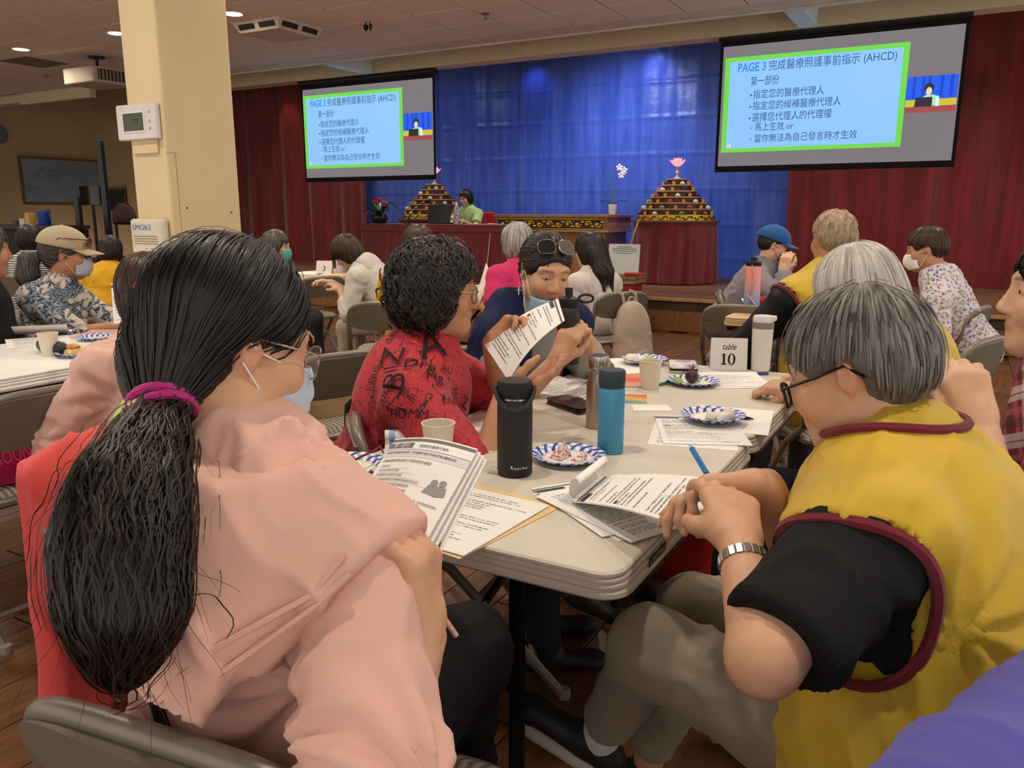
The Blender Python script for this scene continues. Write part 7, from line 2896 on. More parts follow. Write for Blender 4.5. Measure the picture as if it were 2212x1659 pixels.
mb.add([(-0.05, -0.03, 0), (0.05, -0.03, 0), (0.055, 0.03, 0), (-0.04, 0.03, 0), (-0.045, -0.025, 0.02), (0.045, -0.028, 0.03), (0.05, 0.028, 0.026), (-0.038, 0.025, 0.034)], [(0, 1, 5, 4), (1, 2, 6, 5), (2, 3, 7, 6), (3, 0, 4, 7), (4, 5, 6, 7), (3, 2, 1, 0)])
mb.build('crumb', mat('pastry_crumb', '#dcbc78', 0.7, var=0.2, vscale=60), t, smooth=False)
mb = MB()
mb.ball((-0.03, 0.01, 0.03), (0.03, 0.022, 0.010), 12)
mb.build('crust', mat('pastry_crust', '#c4823a', 0.5, var=0.3, vscale=50), t)

# phone wallets
t = empty('phone_wallet', tp_(1237, 880), math.radians(62), 'brown leather phone wallet lying by the steel bottle', 'phone case')
BRL = mat('leather_brown', '#3d1a1c', 0.4, bump=0.15, bscale=300)
for z, nm, mm in ((0.003, 'back_cover', BRL), (0.0095, 'phone', mat('phone_black', '#0d0f10', 0.3)), (0.0165, 'front_cover', BRL)):
    mb = MB()
    mb.rbox((0, 0, z), (0.085 if nm != 'phone' else 0.08, 0.165 if nm != 'phone' else 0.16, 0.005 if nm != 'phone' else 0.009), 0.012, 3)
    mb.build(nm, mm, t)
mb = MB()
mb.rbox((0.043, 0.02, 0.010), (0.004, 0.03, 0.018), 0.001, 1)
mb.rbox((0.03, 0.02, 0.0195), (0.03, 0.03, 0.002), 0.004, 2)
mb.build('clasp', BRL, t)
t = empty('phone_wallet', tp_(1475, 798), math.radians(20), 'pale wallet with a violet smudge lying left of the table 10 card', 'phone case')
PWM = bpy.data.materials.new('wallet_pale_violet')
tt = NT(PWM)
tt.l(tt.ramp(tt.noise(tt.coord('Object'), 22, 2), [(0.45, lin('#d8d2cc')), (0.62, lin('#a18bb8'))]), tt.b.inputs['Base Color'])
for z, nm, mm in ((0.004, 'back_cover', PWM), (0.011, 'pages', mat('wallet_inside', '#2c2522', 0.6)), (0.019, 'front_cover', PWM)):
    mb = MB()
    mb.rbox((0, 0, z), (0.10, 0.155 if nm != 'pages' else 0.15, 0.006 if nm != 'pages' else 0.01), 0.012, 3)
    mb.build(nm, mm, t)

# numbered tent cards
def tent(pos, rz, w, h, d, label):
    t = empty('table_card', pos, rz, label, 'sign', 'numbered tent cards')
    CM = mat('card_white', '#dfdad9', 0.7)
    for s in (-1, 1):
        mb = MB()
        mb.add([(-w / 2, s * d / 2, 0), (w / 2, s * d / 2, 0), (w / 2, 0, h), (-w / 2, 0, h), (-w / 2, s * (d / 2 - 0.001), 0), (w / 2, s * (d / 2 - 0.001), 0), (w / 2, -s * 0.0005, h - 0.001), (-w / 2, -s * 0.0005, h - 0.001)], [(0, 1, 2, 3), (7, 6, 5, 4), (0, 3, 7, 4), (1, 5, 6, 2), (0, 4, 5, 1)])
        mb.build('card_face', CM, t, smooth=False)
    return t


def card_fn(w, h, d):
    return lambda u, v: ((u - 0.5) * w, -d / 2 * (1 - v) - 0.0008, v * h)


CINK = mat('card_ink', '#1d1c1c', 0.7)


def numeral10(mb, fn):
    """bold serif 1 and 0"""
    def P(pts):
        mb.add([fn(*q) for q in pts], [tuple(range(len(pts)))])
    P([(0.335, 0.20), (0.395, 0.20), (0.395, 0.50), (0.335, 0.50)])
    P([(0.29, 0.17), (0.44, 0.17), (0.44, 0.20), (0.29, 0.20)])
    P([(0.29, 0.45), (0.335, 0.455), (0.335, 0.50), (0.395, 0.50), (0.395, 0.52), (0.36, 0.52)])
    n = 28
    o, i = [], []
    for k in range(n):
        a = 2 * math.pi * k / n
        o.append(fn(0.575 + 0.105 * math.cos(a), 0.345 + 0.18 * math.sin(a)))
        i.append(fn(0.575 + 0.048 * math.cos(a), 0.345 + 0.158 * math.sin(a)))
    mb.add(o + i, [(k, (k + 1) % n, n + (k + 1) % n, n + k) for k in range(n)])


p = tp_(1572, 797)
t = tent(p, math.radians(20), 0.13, 0.115, 0.05, 'white tent card reading table 10 on the long table')
fn = card_fn(0.13, 0.115, 0.05)
mb = MB()
vs, fs, ww = glyphs('table', 3, 0.32)
mb.add([fn(0.30 + g[0] / ww * 0.40, 0.64 + g[1] * 0.27) for g in vs], fs)
numeral10(mb, fn)
mb.build('card_print', CINK, t, smooth=False)
p3 = atz(702, 590, 0.745)
t = tent((p3[0], p3[1], 0.7405), math.radians(22), 0.15, 0.12, 0.08, 'white tent card with the number 3 before the bending woman')
mb = MB()
fn = card_fn(0.15, 0.12, 0.08)
vs, fs, ww = glyphs('3', 3)
mb.add([fn(0.40 + g[0] / ww * 0.2, 0.22 + g[1] * 0.55) for g in vs], fs)
mb.build('card_print', CINK, t, smooth=False)
t = empty('gift_box', (p3[0] + 0.14, p3[1] + 0.16, 0.7405), 0.5, 'purple and white gift bag standing behind the number 3 card', 'bag')
mb = MB()
mb.rbox((0, 0, 0.12), (0.2, 0.09, 0.24), 0.004, 1)
m = bpy.data.materials.new('gift_bag_purple')
tt = NT(m)
sp = tt.n('ShaderNodeSeparateXYZ')
tt.l(tt.coord('Object'), sp.inputs[0])
tt.l(tt.ramp(tt.math('ADD', tt.math('MULTIPLY', sp.outputs[0], 5.0), 0.5), [(0.1, lin('#cfc6da')), (0.55, lin('#54285f'))]), tt.b.inputs['Base Color'])
mb.build('bag_body', m, t)
mb = MB()
mb.lathe([(0.0001, 0.001), (0.022, 0.001)], (0.03, -0.046, 0.13), 16, axis=(0, -1, 0))
mb.build('emblem', mat('card_white', '#dfdad9', 0.7), t)

# ================================================================ papers
def page_mat(name, rows=34, dens=0.52, margin=0.08, dark='#3c3c40', paper='#e9e6e3', head=True, seed=0.0, blocks=True):
    m = bpy.data.materials.new(name)
    t = NT(m)
    uv = t.n('ShaderNodeUVMap')
    sp = t.n('ShaderNodeSeparateXYZ')
    t.l(uv.outputs[0], sp.inputs[0])
    u, v = sp.outputs[0], sp.outputs[1]
    rv = t.math('MULTIPLY', v, float(rows))
    row = t.math('FLOOR', rv)
    fr = t.math('FRACT', rv)
    cmb = t.n('ShaderNodeCombineXYZ')
    t.l(t.math('MULTIPLY', u, 95.0), cmb.inputs[0])
    t.l(t.math('ADD', t.math('MULTIPLY', row, 7.31), seed), cmb.inputs[1])
    t.l(t.math('MULTIPLY', fr, 2.0), cmb.inputs[2])
    n = t.noise(cmb.outputs[0], 1.0, 1)
    rowrand = t.n('ShaderNodeTexWhiteNoise', noise_dimensions='1D')
    t.l(t.math('ADD', row, seed), rowrand.inputs['W'])
    rr = rowrand.outputs['Value']
    endu = t.math('ADD', t.math('MULTIPLY', rr, 0.6), 0.35)
    on = t.math('MULTIPLY', t.math('GREATER_THAN', fr, 0.32), t.math('LESS_THAN', fr, 0.78))
    on = t.math('MULTIPLY', on, t.math('GREATER_THAN', n, dens - 0.06))
    on = t.math('MULTIPLY', on, t.math('LESS_THAN', u, endu))
    on = t.math('MULTIPLY', on, t.math('GREATER_THAN', u, margin))
    on = t.math('MULTIPLY', on, t.math('MULTIPLY', t.math('GREATER_THAN', v, 0.07), t.math('LESS_THAN', v, 0.93 if not head else 0.86)))
    on = t.math('MULTIPLY', on, t.math('GREATER_THAN', t.math('FRACT', t.math('MULTIPLY', rr, 7.7)), 0.18))
    c = t.mix(t.math('MULTIPLY', on, 0.85), lin(paper), lin(dark))
    if head:
        bar = t.math('MULTIPLY', t.math('GREATER_THAN', v, 0.945), t.math('LESS_THAN', v, 0.968))
        c = t.mix(bar, c, lin('#5a595c'))
        b2 = t.math('MULTIPLY', t.math('MULTIPLY', t.math('GREATER_THAN', v, 0.885), t.math('LESS_THAN', v, 0.935)), t.math('LESS_THAN', u, 0.30))
        c = t.mix(b2, c, lin('#454548'))
        b3 = t.math('MULTIPLY', t.math('MULTIPLY', t.math('GREATER_THAN', v, 0.60), t.math('LESS_THAN', v, 0.625)), t.math('MULTIPLY', t.math('GREATER_THAN', u, margin), t.math('LESS_THAN', u, margin + 0.09)))
        c = t.mix(b3, c, lin('#454548'))
    t.l(c, t.b.inputs['Base Color'])
    t.b.inputs['Roughness'].default_value = 0.7
    t.b.inputs['Specular IOR Level'].default_value = 0.25
    return m


PAP = mat('paper_white', '#eceae6', 0.7)
PG = [page_mat('printed_form_%s' % 'abcd'[k], 30 + 5 * k, 0.5, 0.07 + 0.02 * k, seed=k * 13.7, head=(k != 2)) for k in range(4)]


def sheet(name, corners, label, mats, cat='paper', bend=None, nu=10, nv=12, th=0.0006, parent=None, part='page', group=None):
    """corners: top-left, top-right, bottom-right, bottom-left of the printed side"""
    tl, tr, br, bl = [V(*c) for c in corners]
    n = nz(np.cross(tr - tl, tl - bl))
    bend = bend or (lambda u, v: 0.0)

    def S(u, v, o=0.0):
        return (tl * (1 - u) + tr * u) * v + (bl * (1 - u) + br * u) * (1 - v) + n * (bend(u, v) + o)
    base = (tl + tr + br + bl) / 4
    t = parent or empty(name, base, label=label, cat=cat, group=group)
    mb = MB()
    mb.grid(lambda u, v: S(u, v), nu, nv)
    mb.cm = 1
    mb.grid(lambda u, v: S(1 - u, v, -th), nu, nv)
    mb.grid(lambda u, v: S(u, 0, -th * (1 - v)), nu, 1)
    mb.grid(lambda u, v: S(1 - u, 1, -th * (1 - v)), nu, 1)
    mb.grid(lambda u, v: S(0, 1 - u, -th * (1 - v)), nv, 1)
    mb.grid(lambda u, v: S(1, u, -th * (1 - v)), nv, 1)
    world_build(mb, part, [mats, PAP] if not isinstance(mats, (list, tuple)) else list(mats), t, auto=30)
    return t, S


def flat4(px, z):
    return [tp_(x, y, z) for x, y in px]


def rect_on(c, rz, w, h, z):
    """page lying flat: centre, rotation (0 = top towards +Y), width, height"""
    R = Rz(rz)
    c = V(c[0], c[1], z)
    return [c + R @ V(-w / 2, h / 2, 0), c + R @ V(w / 2, h / 2, 0), c + R @ V(w / 2, -h / 2, 0), c + R @ V(-w / 2, -h / 2, 0)]


# the booklet held by the woman in pink
TLc, TRc, BRc, BLc = at(850, 942, 1.30), at(1030, 965, 1.17), at(893, 1222, 0.965), at(712, 1170, 1.10)
bk, SB = sheet('booklet', (TLc, TRc, BRc, BLc), 'stapled printed booklet held up by the woman in pink', PAP, 'booklet', bend=lambda u, v: 0.012 * math.sin(u * 3.0) - 0.006 * v, part='page')
for k in range(1, 4):
    o = 0.0022 * k
    nrm = nz(np.cross(TRc - TLc, TLc - BLc))
    dx = nz(TRc - TLc) * 0.003 * k - nrm * o
    sheet('booklet', (TLc + dx, TRc + dx, BRc + dx * 1.5, BLc + dx), None, PAP, parent=bk, bend=lambda u, v: 0.012 * math.sin(u * 3.0) - 0.006 * v - 0.004 * k * u, part='page')
WPG = np.linalg.norm(TRc - TLc)
HPG = np.linalg.norm(TLc - BLc)
INKD = mat('print_dark', '#3a3a3d', 0.7)
INKL = mat('print_mid', '#77767a', 0.7)


def page_text(S, parent, lines, m, o=0.0006, asp=0.74):
    L = np.array(parent.location)
    mb = MB()
    for (txt, u, v, h, w) in lines:
        vs, fs, ww = glyphs(txt, 1)
        if len(vs):
            mb.add([S(u + g[0] / ww * w, v + g[1] * h, o) - L for g in vs], fs)
    mb.build('printed_text', m, parent, smooth=False)


def page_rect(S, parent, rects, m, o=0.0004):
    L = np.array(parent.location)
    mb = MB()
    for (u0, u1, v0, v1) in rects:
        mb.grid(lambda a, b: S(u0 + (u1 - u0) * a, v0 + (v1 - v0) * b, o) - L, 8, 2)
    mb.build('printed_bar', m, parent, smooth=False)


page_rect(SB, bk, [(0.0, 1.0, 0.955, 0.985), (0.0, 0.34, 0.885, 0.94)], mat('print_bar', '#6d6c70', 0.7))
page_rect(SB, bk, [(0.0, 1.0, 0.868, 0.872)], INKL)
page_rect(SB, bk, [(0.0, 1.0, 0.79, 0.865)], mat('print_band', '#d9d6d5', 0.7))
page_text(SB, bk, [('第一部分', 0.07, 0.893, 0.052, 0.22)], mat('print_white', '#e8e8e8', 0.6), 0.0009)
page_text(SB, bk, [('選擇您的醫療代理人', 0.42, 0.895, 0.034, 0.34), ('如果您不能為自己做決定，您的醫療代理人可以為您做出醫療決定。', 0.03, 0.822, 0.03, 0.86), ('一位稱職的醫療代理人是符合下列條件的家人或朋友：', 0.0 + 0.02, 0.735, 0.034, 0.66), ('有什麼情況？', 0.30, 0.30, 0.034, 0.2)], INKD, 0.0009)
page_text(SB, bk, [('• 年滿18歲', 0.05, 0.685, 0.026, 0.14), ('• 可以和您討論您的意願', 0.05, 0.64, 0.026, 0.3), ('• 您有需要時可以陪同您的朋友', 0.05, 0.595, 0.026, 0.38), ('• 值得信賴並會遵循您的意願為您做最好的決定', 0.05, 0.55, 0.026, 0.6), ('• 您信任他她並且告訴他她您的醫療資訊', 0.05, 0.505, 0.026, 0.52), ('• 她他不會因有關資訊，並說出您的意願', 0.05, 0.46, 0.026, 0.52),
                   ('法律上，您的醫療代理人不可以是您的醫生或是您的醫院或診所的工作人員，除非她他是您的家人', 0.02, 0.40, 0.026, 0.92), ('代理人可能不知道您的意願', 0.55, 0.21, 0.026, 0.36), ('可以是您', 0.36, 0.25, 0.026, 0.2)], mat('print_soft', '#5d5c60', 0.7), 0.0009)
page_rect(SB, bk, [(0.05 + 0.02 * (k % 3), 0.45 + 0.1 * (k % 4), 0.672 - 0.045 * k, 0.674 - 0.045 * k) for k in range(6)], mat('print_line', '#b9b6b7', 0.7))
mb = MB()
L_ = np.array(bk.location)
for (u, v, r, sy) in ((0.80, 0.60, 0.035, 0.8), (0.88, 0.61, 0.035, 0.8)):
    mb.add([SB(u + r * math.cos(a), v + r * sy * math.sin(a), 0.0008) - L_ for a in np.linspace(0, 6.28, 15)[:-1]], [tuple(range(14))])
mb.add([SB(u, v, 0.0007) - L_ for u, v in ((0.73, 0.50), (0.76, 0.575), (0.84, 0.58), (0.93, 0.585), (0.95, 0.51), (0.86, 0.49))], [tuple(range(6))])
mb.build('printed_drawing', mat('print_figures', '#8f8e92', 0.7), bk, smooth=False)
pen0 = at(905, 1243, 0.945)
mb = MB()
mb.tube([at(897, 1240, 0.93), at(925, 1212, 0.98), at(960, 1150, 1.06)], 0.0058, 10)
t = empty('marker_pen', pen0, label='black pen held under the booklet by the woman in pink', cat='pen')
world_build(mb, 'barrel', mat('pen_black', '#17171a', 0.35), t)
mb = MB()
mb.tube([at(912, 1224, 0.953), at(921, 1216, 0.97)], 0.0062, 10)
world_build(mb, 'clear_band', mat('pen_clear', '#b9b0b4', 0.2), t)

# kraft folder with a letter, bottom left of the table
KR = mat('kraft_folder', '#dfc48c', 0.7, var=0.06)
cf = tp_(1005, 1115, TZ0)
fc = rect_on(cf, math.radians(-8), 0.235, 0.305, TZ0 + 0.001)
t, _ = sheet('folder', fc, 'manila folder with papers at the near end of the long table', [KR, KR], 'folder', th=0.001, part='cover')
cl = rect_on(cf + V(0.0, -0.012, 0), math.radians(-4), 0.216, 0.279, TZ0 + 0.0042)
_, SL_ = sheet('letter', cl, 'white letter lying on the manila folder', page_mat('letter_print', 26, 0.52, 0.1, head=False, seed=4.4, dark='#6a6a70'), 'paper', th=0.002)

# forms handled by the woman in the yellow vest: several stacked sheets, one curled back
zc = TZ0 + 0.002
c1 = flat4(((1262, 1052), (1440, 1030), (1432, 1150), (1225, 1080)), zc)
for k, (cx_, cy_, rz_, z_, lb) in enumerate(((1335, 1092, 1.05, 0.001, 'bottom printed form of the pile before the woman in yellow'), (1322, 1088, 0.95, 0.0035, 'second printed form of the pile before the woman in yellow'), (1345, 1098, 1.12, 0.006, 'third printed form of the pile before the woman in yellow'))):
    sheet('printed_form', rect_on(tp_(cx_, cy_), rz_, 0.216, 0.279, TZ0 + z_), lb, PG[k], 'paper', th=0.0015)
hc = [tp_(1282, 1040, TZ0 + 0.012), tp_(1425, 1035, TZ0 + 0.02), at(1498, 1148, 1.19), tp_(1290, 1085, TZ0 + 0.015)]
q_tl, q_bl = tp_(1250, 1078, TZ0 + 0.016), tp_(1298, 1030, TZ0 + 0.02)
TLf, BLf = tp_(1300, 1030, TZ0 + 0.014), tp_(1238, 1082, TZ0 + 0.014)
TRf, BRf = at(1578, 1040, 1.395), at(1500, 1148, 1.20)
fm, SF = sheet('booklet', (BLf, TLf, TRf, BRf), 'printed booklet lifted by the woman in the yellow vest', page_mat('booklet_print', 30, 0.5, 0.06, seed=2.2), 'booklet', bend=lambda u, v: 0.010 * math.sin(math.pi * v), th=0.003)
mb = MB()


def curl_fn(u, v):
    a = v * 4.2
    r = 0.017 + 0.008 * v
    base = BLf * (1 - u) + TLf * u
    d = nz(BLf - BRf)
    return base + d * (r * math.sin(a)) + V(0, 0, 1) * (r * (1 - math.cos(a))) - np.array(fm.location) - d * 0.004


mb.grid(curl_fn, 6, 14)
ob = mb.build('curled_page', PAP, fm, auto=None)
md = ob.modifiers.new('thick', 'SOLIDIFY')
md.thickness = 0.0006
# pen in her fingers
t = empty('ballpoint_pen', at(1520, 1010, 1.36), label='blue ballpoint pen held upright by the woman in yellow', cat='pen')
mb = MB()
mb.tube([at(1526, 1022, 1.32), at(1494, 968, 1.35)], 0.0048, 10)
world_build(mb, 'barrel', mat('pen_blue', '#2f7fc0', 0.3), t)
mb = MB()
mb.tube([at(1526, 1022, 1.32), at(1534, 1036, 1.315)], [0.0048, 0.0042], 10)
world_build(mb, 'grip', mat('pen_grip_blue', '#23479b', 0.4), t)
mb = MB()
mb.tube([at(1494, 968, 1.35), at(1490, 961, 1.353)], [0.0028, 0.0024], 8)
world_build(mb, 'clicker', mat('pen_tip_grey', '#c5ccd4', 0.3), t)

# sheet held by the red-shirted woman
PR = page_mat('held_form_print', 28, 0.5, 0.08, seed=8.1)
sheet('printed_sheet', (at(1205, 645, 2.22), at(1220, 692, 2.02), at(1098, 822, 2.0), at(1046, 745, 2.18)), 'printed sheet held up between the red shirt and the navy shawl', PR, 'paper', bend=lambda u, v: 0.015 * math.sin(math.pi * v))
# other papers on the table
for nm, c, rz_, w, h_, z_, mm, lb in (
        ('printed_form', (1500, 935), 0.25, 0.216, 0.279, 0.001, PG[1], 'lower printed form under the tissue plate'), ('printed_form', (1512, 930), 0.42, 0.216, 0.279, 0.0035, PG[0], 'upper printed form under the tissue plate'),
        ('blank_sheet', (1578, 905), 0.15, 0.216, 0.279, 0.0002, PAP, 'white sheet under the black pen by the table edge'), ('paper_napkin', (1407, 881), 0.5, 0.11, 0.07, 0.0006, PAP, 'small blank white card in front of the paper cup'),
        ('printed_form', (1212, 838), 1.25, 0.216, 0.279, 0.001, PG[3], 'printed form lying behind the black flask by the brown wallet'), ('printed_form', (1590, 825), 0.6, 0.216, 0.20, 0.001, PG[2], 'printed form under the white-haired woman\'s hand'),
        ('white_paper', (1330, 792), 0.9, 0.22, 0.28, 0.001, PAP, 'white papers spread under the far melon plate')):
    sheet(nm, rect_on(tp_(*c), rz_, w, h_, TZ0 + z_), lb, mm, 'paper', th=0.002 if 'under the tissue' in lb else 0.0006, bend=(lambda u, v: 0.02 * max(0, v - 0.6) ** 2 * 4) if 'wallet' in lb or "hand" in lb else None)
ORM = bpy.data.materials.new('orange_brochure')
tt = NT(ORM)
tt.l(tt.ramp(tt.noise(tt.coord('Object'), 9, 2), [(0.4, lin('#d8632c')), (0.58, lin('#e89a6a')), (0.68, lin('#e8dccb'))]), tt.b.inputs['Base Color'])
tt.b.inputs['Roughness'].default_value = 0.4
sheet('brochure', rect_on(tp_(1335, 822), 0.35, 0.20, 0.20, TZ0 + 0.0045), 'orange brochure lying under the steel bottle and cup', [ORM, PAP], 'brochure', th=0.003)
RBM = bpy.data.materials.new('rainbow_brochure')
tt = NT(RBM)
sp = tt.n('ShaderNodeSeparateXYZ')
tt.l(tt.coord('Object'), sp.inputs[0])
tt.l(tt.ramp(tt.math('ADD', tt.math('MULTIPLY', sp.outputs[1], 7.0), 0.5), [(0.1, lin('#4a7fb0')), (0.35, lin('#8fb06a')), (0.55, lin('#e0b050')), (0.85, lin('#d8622c'))]), tt.b.inputs['Base Color'])
sheet('brochure', rect_on(tp_(1365, 862), 0.35, 0.09, 0.12, TZ0 + 0.001), 'small rainbow coloured leaflet right of the blue bottle', [RBM, PAP], 'brochure', th=0.002)
# rolled leaflet with blue bands behind the booklet
LBM = bpy.data.materials.new('blue_band_leaflet')
tt = NT(LBM)
uv = tt.n('ShaderNodeUVMap')
sp = tt.n('ShaderNodeSeparateXYZ')
tt.l(uv.outputs[0], sp.inputs[0])
u_ = sp.outputs[0]
bl_ = tt.math('MULTIPLY', tt.math('GREATER_THAN', u_, 0.93), tt.math('LESS_THAN', u_, 0.955))
ye_ = tt.math('MULTIPLY', tt.math('GREATER_THAN', u_, 0.78), tt.math('LESS_THAN', u_, 0.88))
lb_ = tt.math('MULTIPLY', tt.math('LESS_THAN', u_, 0.10), tt.math('GREATER_THAN', u_, 0.04))
c_ = tt.mix(bl_, lin('#e8e8ec'), lin('#2b62b8'))
c_ = tt.mix(tt.math('MULTIPLY', ye_, 0.8), c_, lin('#e6e29a'))
c_ = tt.mix(tt.math('MULTIPLY', lb_, 0.7), c_, lin('#3f86d0'))
tt.l(c_, tt.b.inputs['Base Color'])
l0, l1 = tp_(832, 958), tp_(1056, 950)
dl = nz(l1 - l0)
pl2 = np.cross(V(0, 0, 1), dl)
t = empty('leaflet', (l0 + l1) / 2, label='white leaflet with blue and yellow bands rolled up behind the booklet', cat='leaflet')
mb = MB()
Lw = np.linalg.norm(l1 - l0)


def roll_fn(u, v):
    a = v * 6.0
    r = 0.016
    if v < 0.55:
        b_ = v / 0.55
        return l0 + dl * Lw * u - pl2 * (0.11 * (1 - b_)) + V(0, 0, 0.001 + 0.0005 * b_) - np.array(t.location)
    b_ = (v - 0.55) / 0.45 * 5.0
    return l0 + dl * Lw * u + pl2 * r * math.sin(b_) + V(0, 0, 0.0015 + r * (1 - math.cos(b_))) - np.array(t.location)


mb.grid(roll_fn, 10, 26)
ob = mb.build('paper_roll', LBM, t, auto=None)
md = ob.modifiers.new('thick', 'SOLIDIFY')
md.thickness = 0.0006

# pens lying on the table
def pen(a, b, m, label, r=0.0045, tip=None):
    a, b = V(*a), V(*b)
    t = empty('pen', (a + b) / 2, label=label, cat='pen')
    mb = MB()
    d = b - a
    mb.tube([a, a + d * 0.12, b - d * 0.06, b], [r * 0.35, r, r, r * 0.8], 10)
    world_build(mb, 'barrel', m, t)
    mb = MB()
    mb.tube([a + d * 0.55 + V(0, 0, r + 0.001), b - d * 0.02 + V(0, 0, r + 0.001)], 0.0012, 6)
    world_build(mb, 'clip', tip or mat('steel_lid', '#b9b4ae', 0.25, 0.95), t)


zz = TZ0 + 0.0055
pen(tp_(1628, 905, zz), tp_(1522, 892, zz), mat('pen_black', '#17171a', 0.35), 'black pen lying on the white sheet by the table edge')
pen(tp_(1617, 808, zz), tp_(1660, 807, zz), mat('pen_ink_blue', '#2332a8', 0.3), 'dark blue pen lying by the white tumbler')
pen(tp_(1422, 831, zz), tp_(1452, 823, zz), mat('pen_green', '#1c7a3c', 0.3), 'green pen lying between the cup and the grape plate')

# red reading glasses at the left table edge
t = empty('reading_glasses', tp_(712, 1022), label='red framed reading glasses lying at the left table edge', cat='glasses')
gR = head_frame(-70, 0, 0)
glasses(t, tp_(712, 1022) + V(0, 0, 0.022) - gR @ V(0, 0.1, 0), gR, 1.0, mat('glasses_red', '#7d1320', 0.25), 'frame', wire=0.003)

# clear plastic wrapper by the flask
crumple('plastic_wrapper', tp_(1072, 1020), 0.014, mat('clear_wrap', '#d9d8d6', 0.15, alpha=0.45, var=0), 'small clear crumpled wrapper beside the black flask', 'wrapper', 21)

# white table at the left
t = empty('eyeglass_case', tp_(25, 762), math.radians(60), 'dark grey hard eyeglass case on the white table', 'case')
S_ = Solid([cone(tp_(-20, 770, TZ0 + 0.026), 0.03, tp_(48, 755, TZ0 + 0.026), 0.028, 0.01, clip=(V(0, 0, TZ0), V(0, 0, -1)))], 0.006)
v_, f_ = S_.mesh()
np_obj('case_shell', v_, f_, mat('case_dark', '#25282b', 0.45), t)
mb = MB()
mb.tube([tp_(-20, 772, TZ0 + 0.022) + V(0.028, -0.012, 0), tp_(48, 757, TZ0 + 0.022) + V(0.028, -0.012, 0)], 0.0018, 6)
world_build(mb, 'case_seam', mat('plate_black', '#1a1a1a', 0.5), t)
sheet('printed_form', rect_on(tp_(85, 738), 1.1, 0.25, 0.3, TZ0 + 0.001), 'white sheets lying under the cup on the white table', PG[2], 'paper')
sheet('folded_paper', rect_on(tp_(95, 722), 0.9, 0.22, 0.22, TZ0 + 0.003), 'curled white paper behind the cup on the white table', PAP, 'paper', bend=lambda u, v: 0.05 * max(0.0, (1 - v) - 0.35) ** 2 * 2.5)
sheet('pink_folder', rect_on(tp_(222, 722), 0.6, 0.2, 0.26, TZ0 + 0.004), 'pale pink folder on the white table beside the satin sleeve', [mat('folder_pink', '#dba6a2', 0.6), PAP], 'folder', th=0.003)
sheet('printed_sheet', (at(240, 612, 3.0), at(300, 605, 2.95), at(300, 690, 2.9), at(246, 700, 2.95)), 'printed page held up beside the leafy print shirt', PG[0], 'paper')
sheet('printed_sheet', (at(1028, 640, 5.0), at(1050, 568, 5.05), at(1058, 585, 4.9), at(1036, 655, 4.85)), 'white page held up by the pink polo shirt', PAP, 'paper')
p = atz(672, 590, 0.7405)
sheet('printed_form', rect_on((p[0], p[1]), 0.4, 0.3, 0.4, 0.7425), 'white papers on the table beside the number 3 card', PAP, 'paper')
sheet('yellow_folder', rect_on((p[0] + 0.25, p[1] + 0.0), 0.3, 0.24, 0.32, 0.7425), 'cream folder lying below the number 3 card', [mat('folder_cream', '#d9c58f', 0.6), PAP], 'folder', th=0.003)
p = atz(1640, 655, 0.7405)
sheet('printed_form', rect_on((p[0], p[1] + 0.1), 0.3, 0.25, 0.32, 0.7425), 'white papers on the table behind the pink bottle', PAP, 'paper')
crumple('red_pouch', (p[0] + 0.06, p[1] - 0.22, 0.7405), 0.07, cloth('pouch_red', '#9c1a20'), 'crumpled red pouch beside the pink bottle', 'pouch', 33, 0.5, 0.009)
# sandalled foot under the long table
sp_ = atz(1250, 1300, 0.0)
t = empty('sandal', (sp_[0], sp_[1], 0.0), label='black strappy sandal with a foot in it under the long table', cat='shoe')
S_ = Solid([cone((sp_[0] - 0.09, sp_[1] + 0.05, 0.055), 0.03, (sp_[0] + 0.08, sp_[1] - 0.03, 0.042), 0.024, 0.02)], 0.007)
v_, f_ = S_.mesh()
np_obj('foot', v_, f_, SKIN['b'], t, col=np.ones((len(v_), 3)))
mb = MB()
mb.rbox((0, 0.01, 0.016), (0.23, 0.085, 0.03), 0.035, 4, Rz(-0.45))
mb.build('sole', mat('sole_black', '#141414', 0.6), t)
for q in (-0.05, 0.03):
    mb = MB()
    mb.tube([(q + 0.035 * math.sin(-0.45) * c_ * 0.5, -q * 0.48 + 0.01 + 0.036 * c_, 0.03 + 0.042 * math.sqrt(max(0, 1 - c_ * c_))) for c_ in np.linspace(-1, 1, 11)], 0.010, 6, flat=0.3, upv=(1, 0, 0))
    mb.build('strap', mat('strap_black', '#121214', 0.7), t)

# ================================================================ on the ceiling
DFM = mat('diffuser_white', '#cdbfae', 0.6)
dc = (GX + TILE * 1.5, GY + TILE * 1.5)
t = empty('air_diffuser', (dc[0], dc[1], CEIL), label='square white air diffuser hanging under the ceiling tiles', cat='air vent')
mb = MB()
w0, w1, hh_ = 0.33, 0.28, 0.10
mb.add([(-w1, -w1, -hh_), (w1, -w1, -hh_), (w1, w1, -hh_), (-w1, w1, -hh_), (-w0, -w0, 0), (w0, -w0, 0), (w0, w0, 0), (-w0, w0, 0)], [(3, 2, 1, 0), (0, 1, 5, 4), (1, 2, 6, 5), (2, 3, 7, 6), (3, 0, 4, 7)])
mb.build('housing', DFM, t, smooth=False)
for k in range(4):
    for s in (-1, 1):
        mb = MB()
        R = Rz(k * math.pi / 2)
        c_ = R @ V(0.145 * s, -0.309, -0.05)
        mb.rbox(c_, (0.22, 0.012, 0.052), 0.005, 2, R @ Rx(0.46))
        mb.build('slot', mat('slot_dark', '#2c241d', 0.8), t)
pjp = atz(212, 162, CEIL - 0.22)
t = empty('ceiling_projector', (pjp[0], pjp[1], CEIL - 0.42), label='white projector hanging under the ceiling at the left of the pillar', cat='projector')
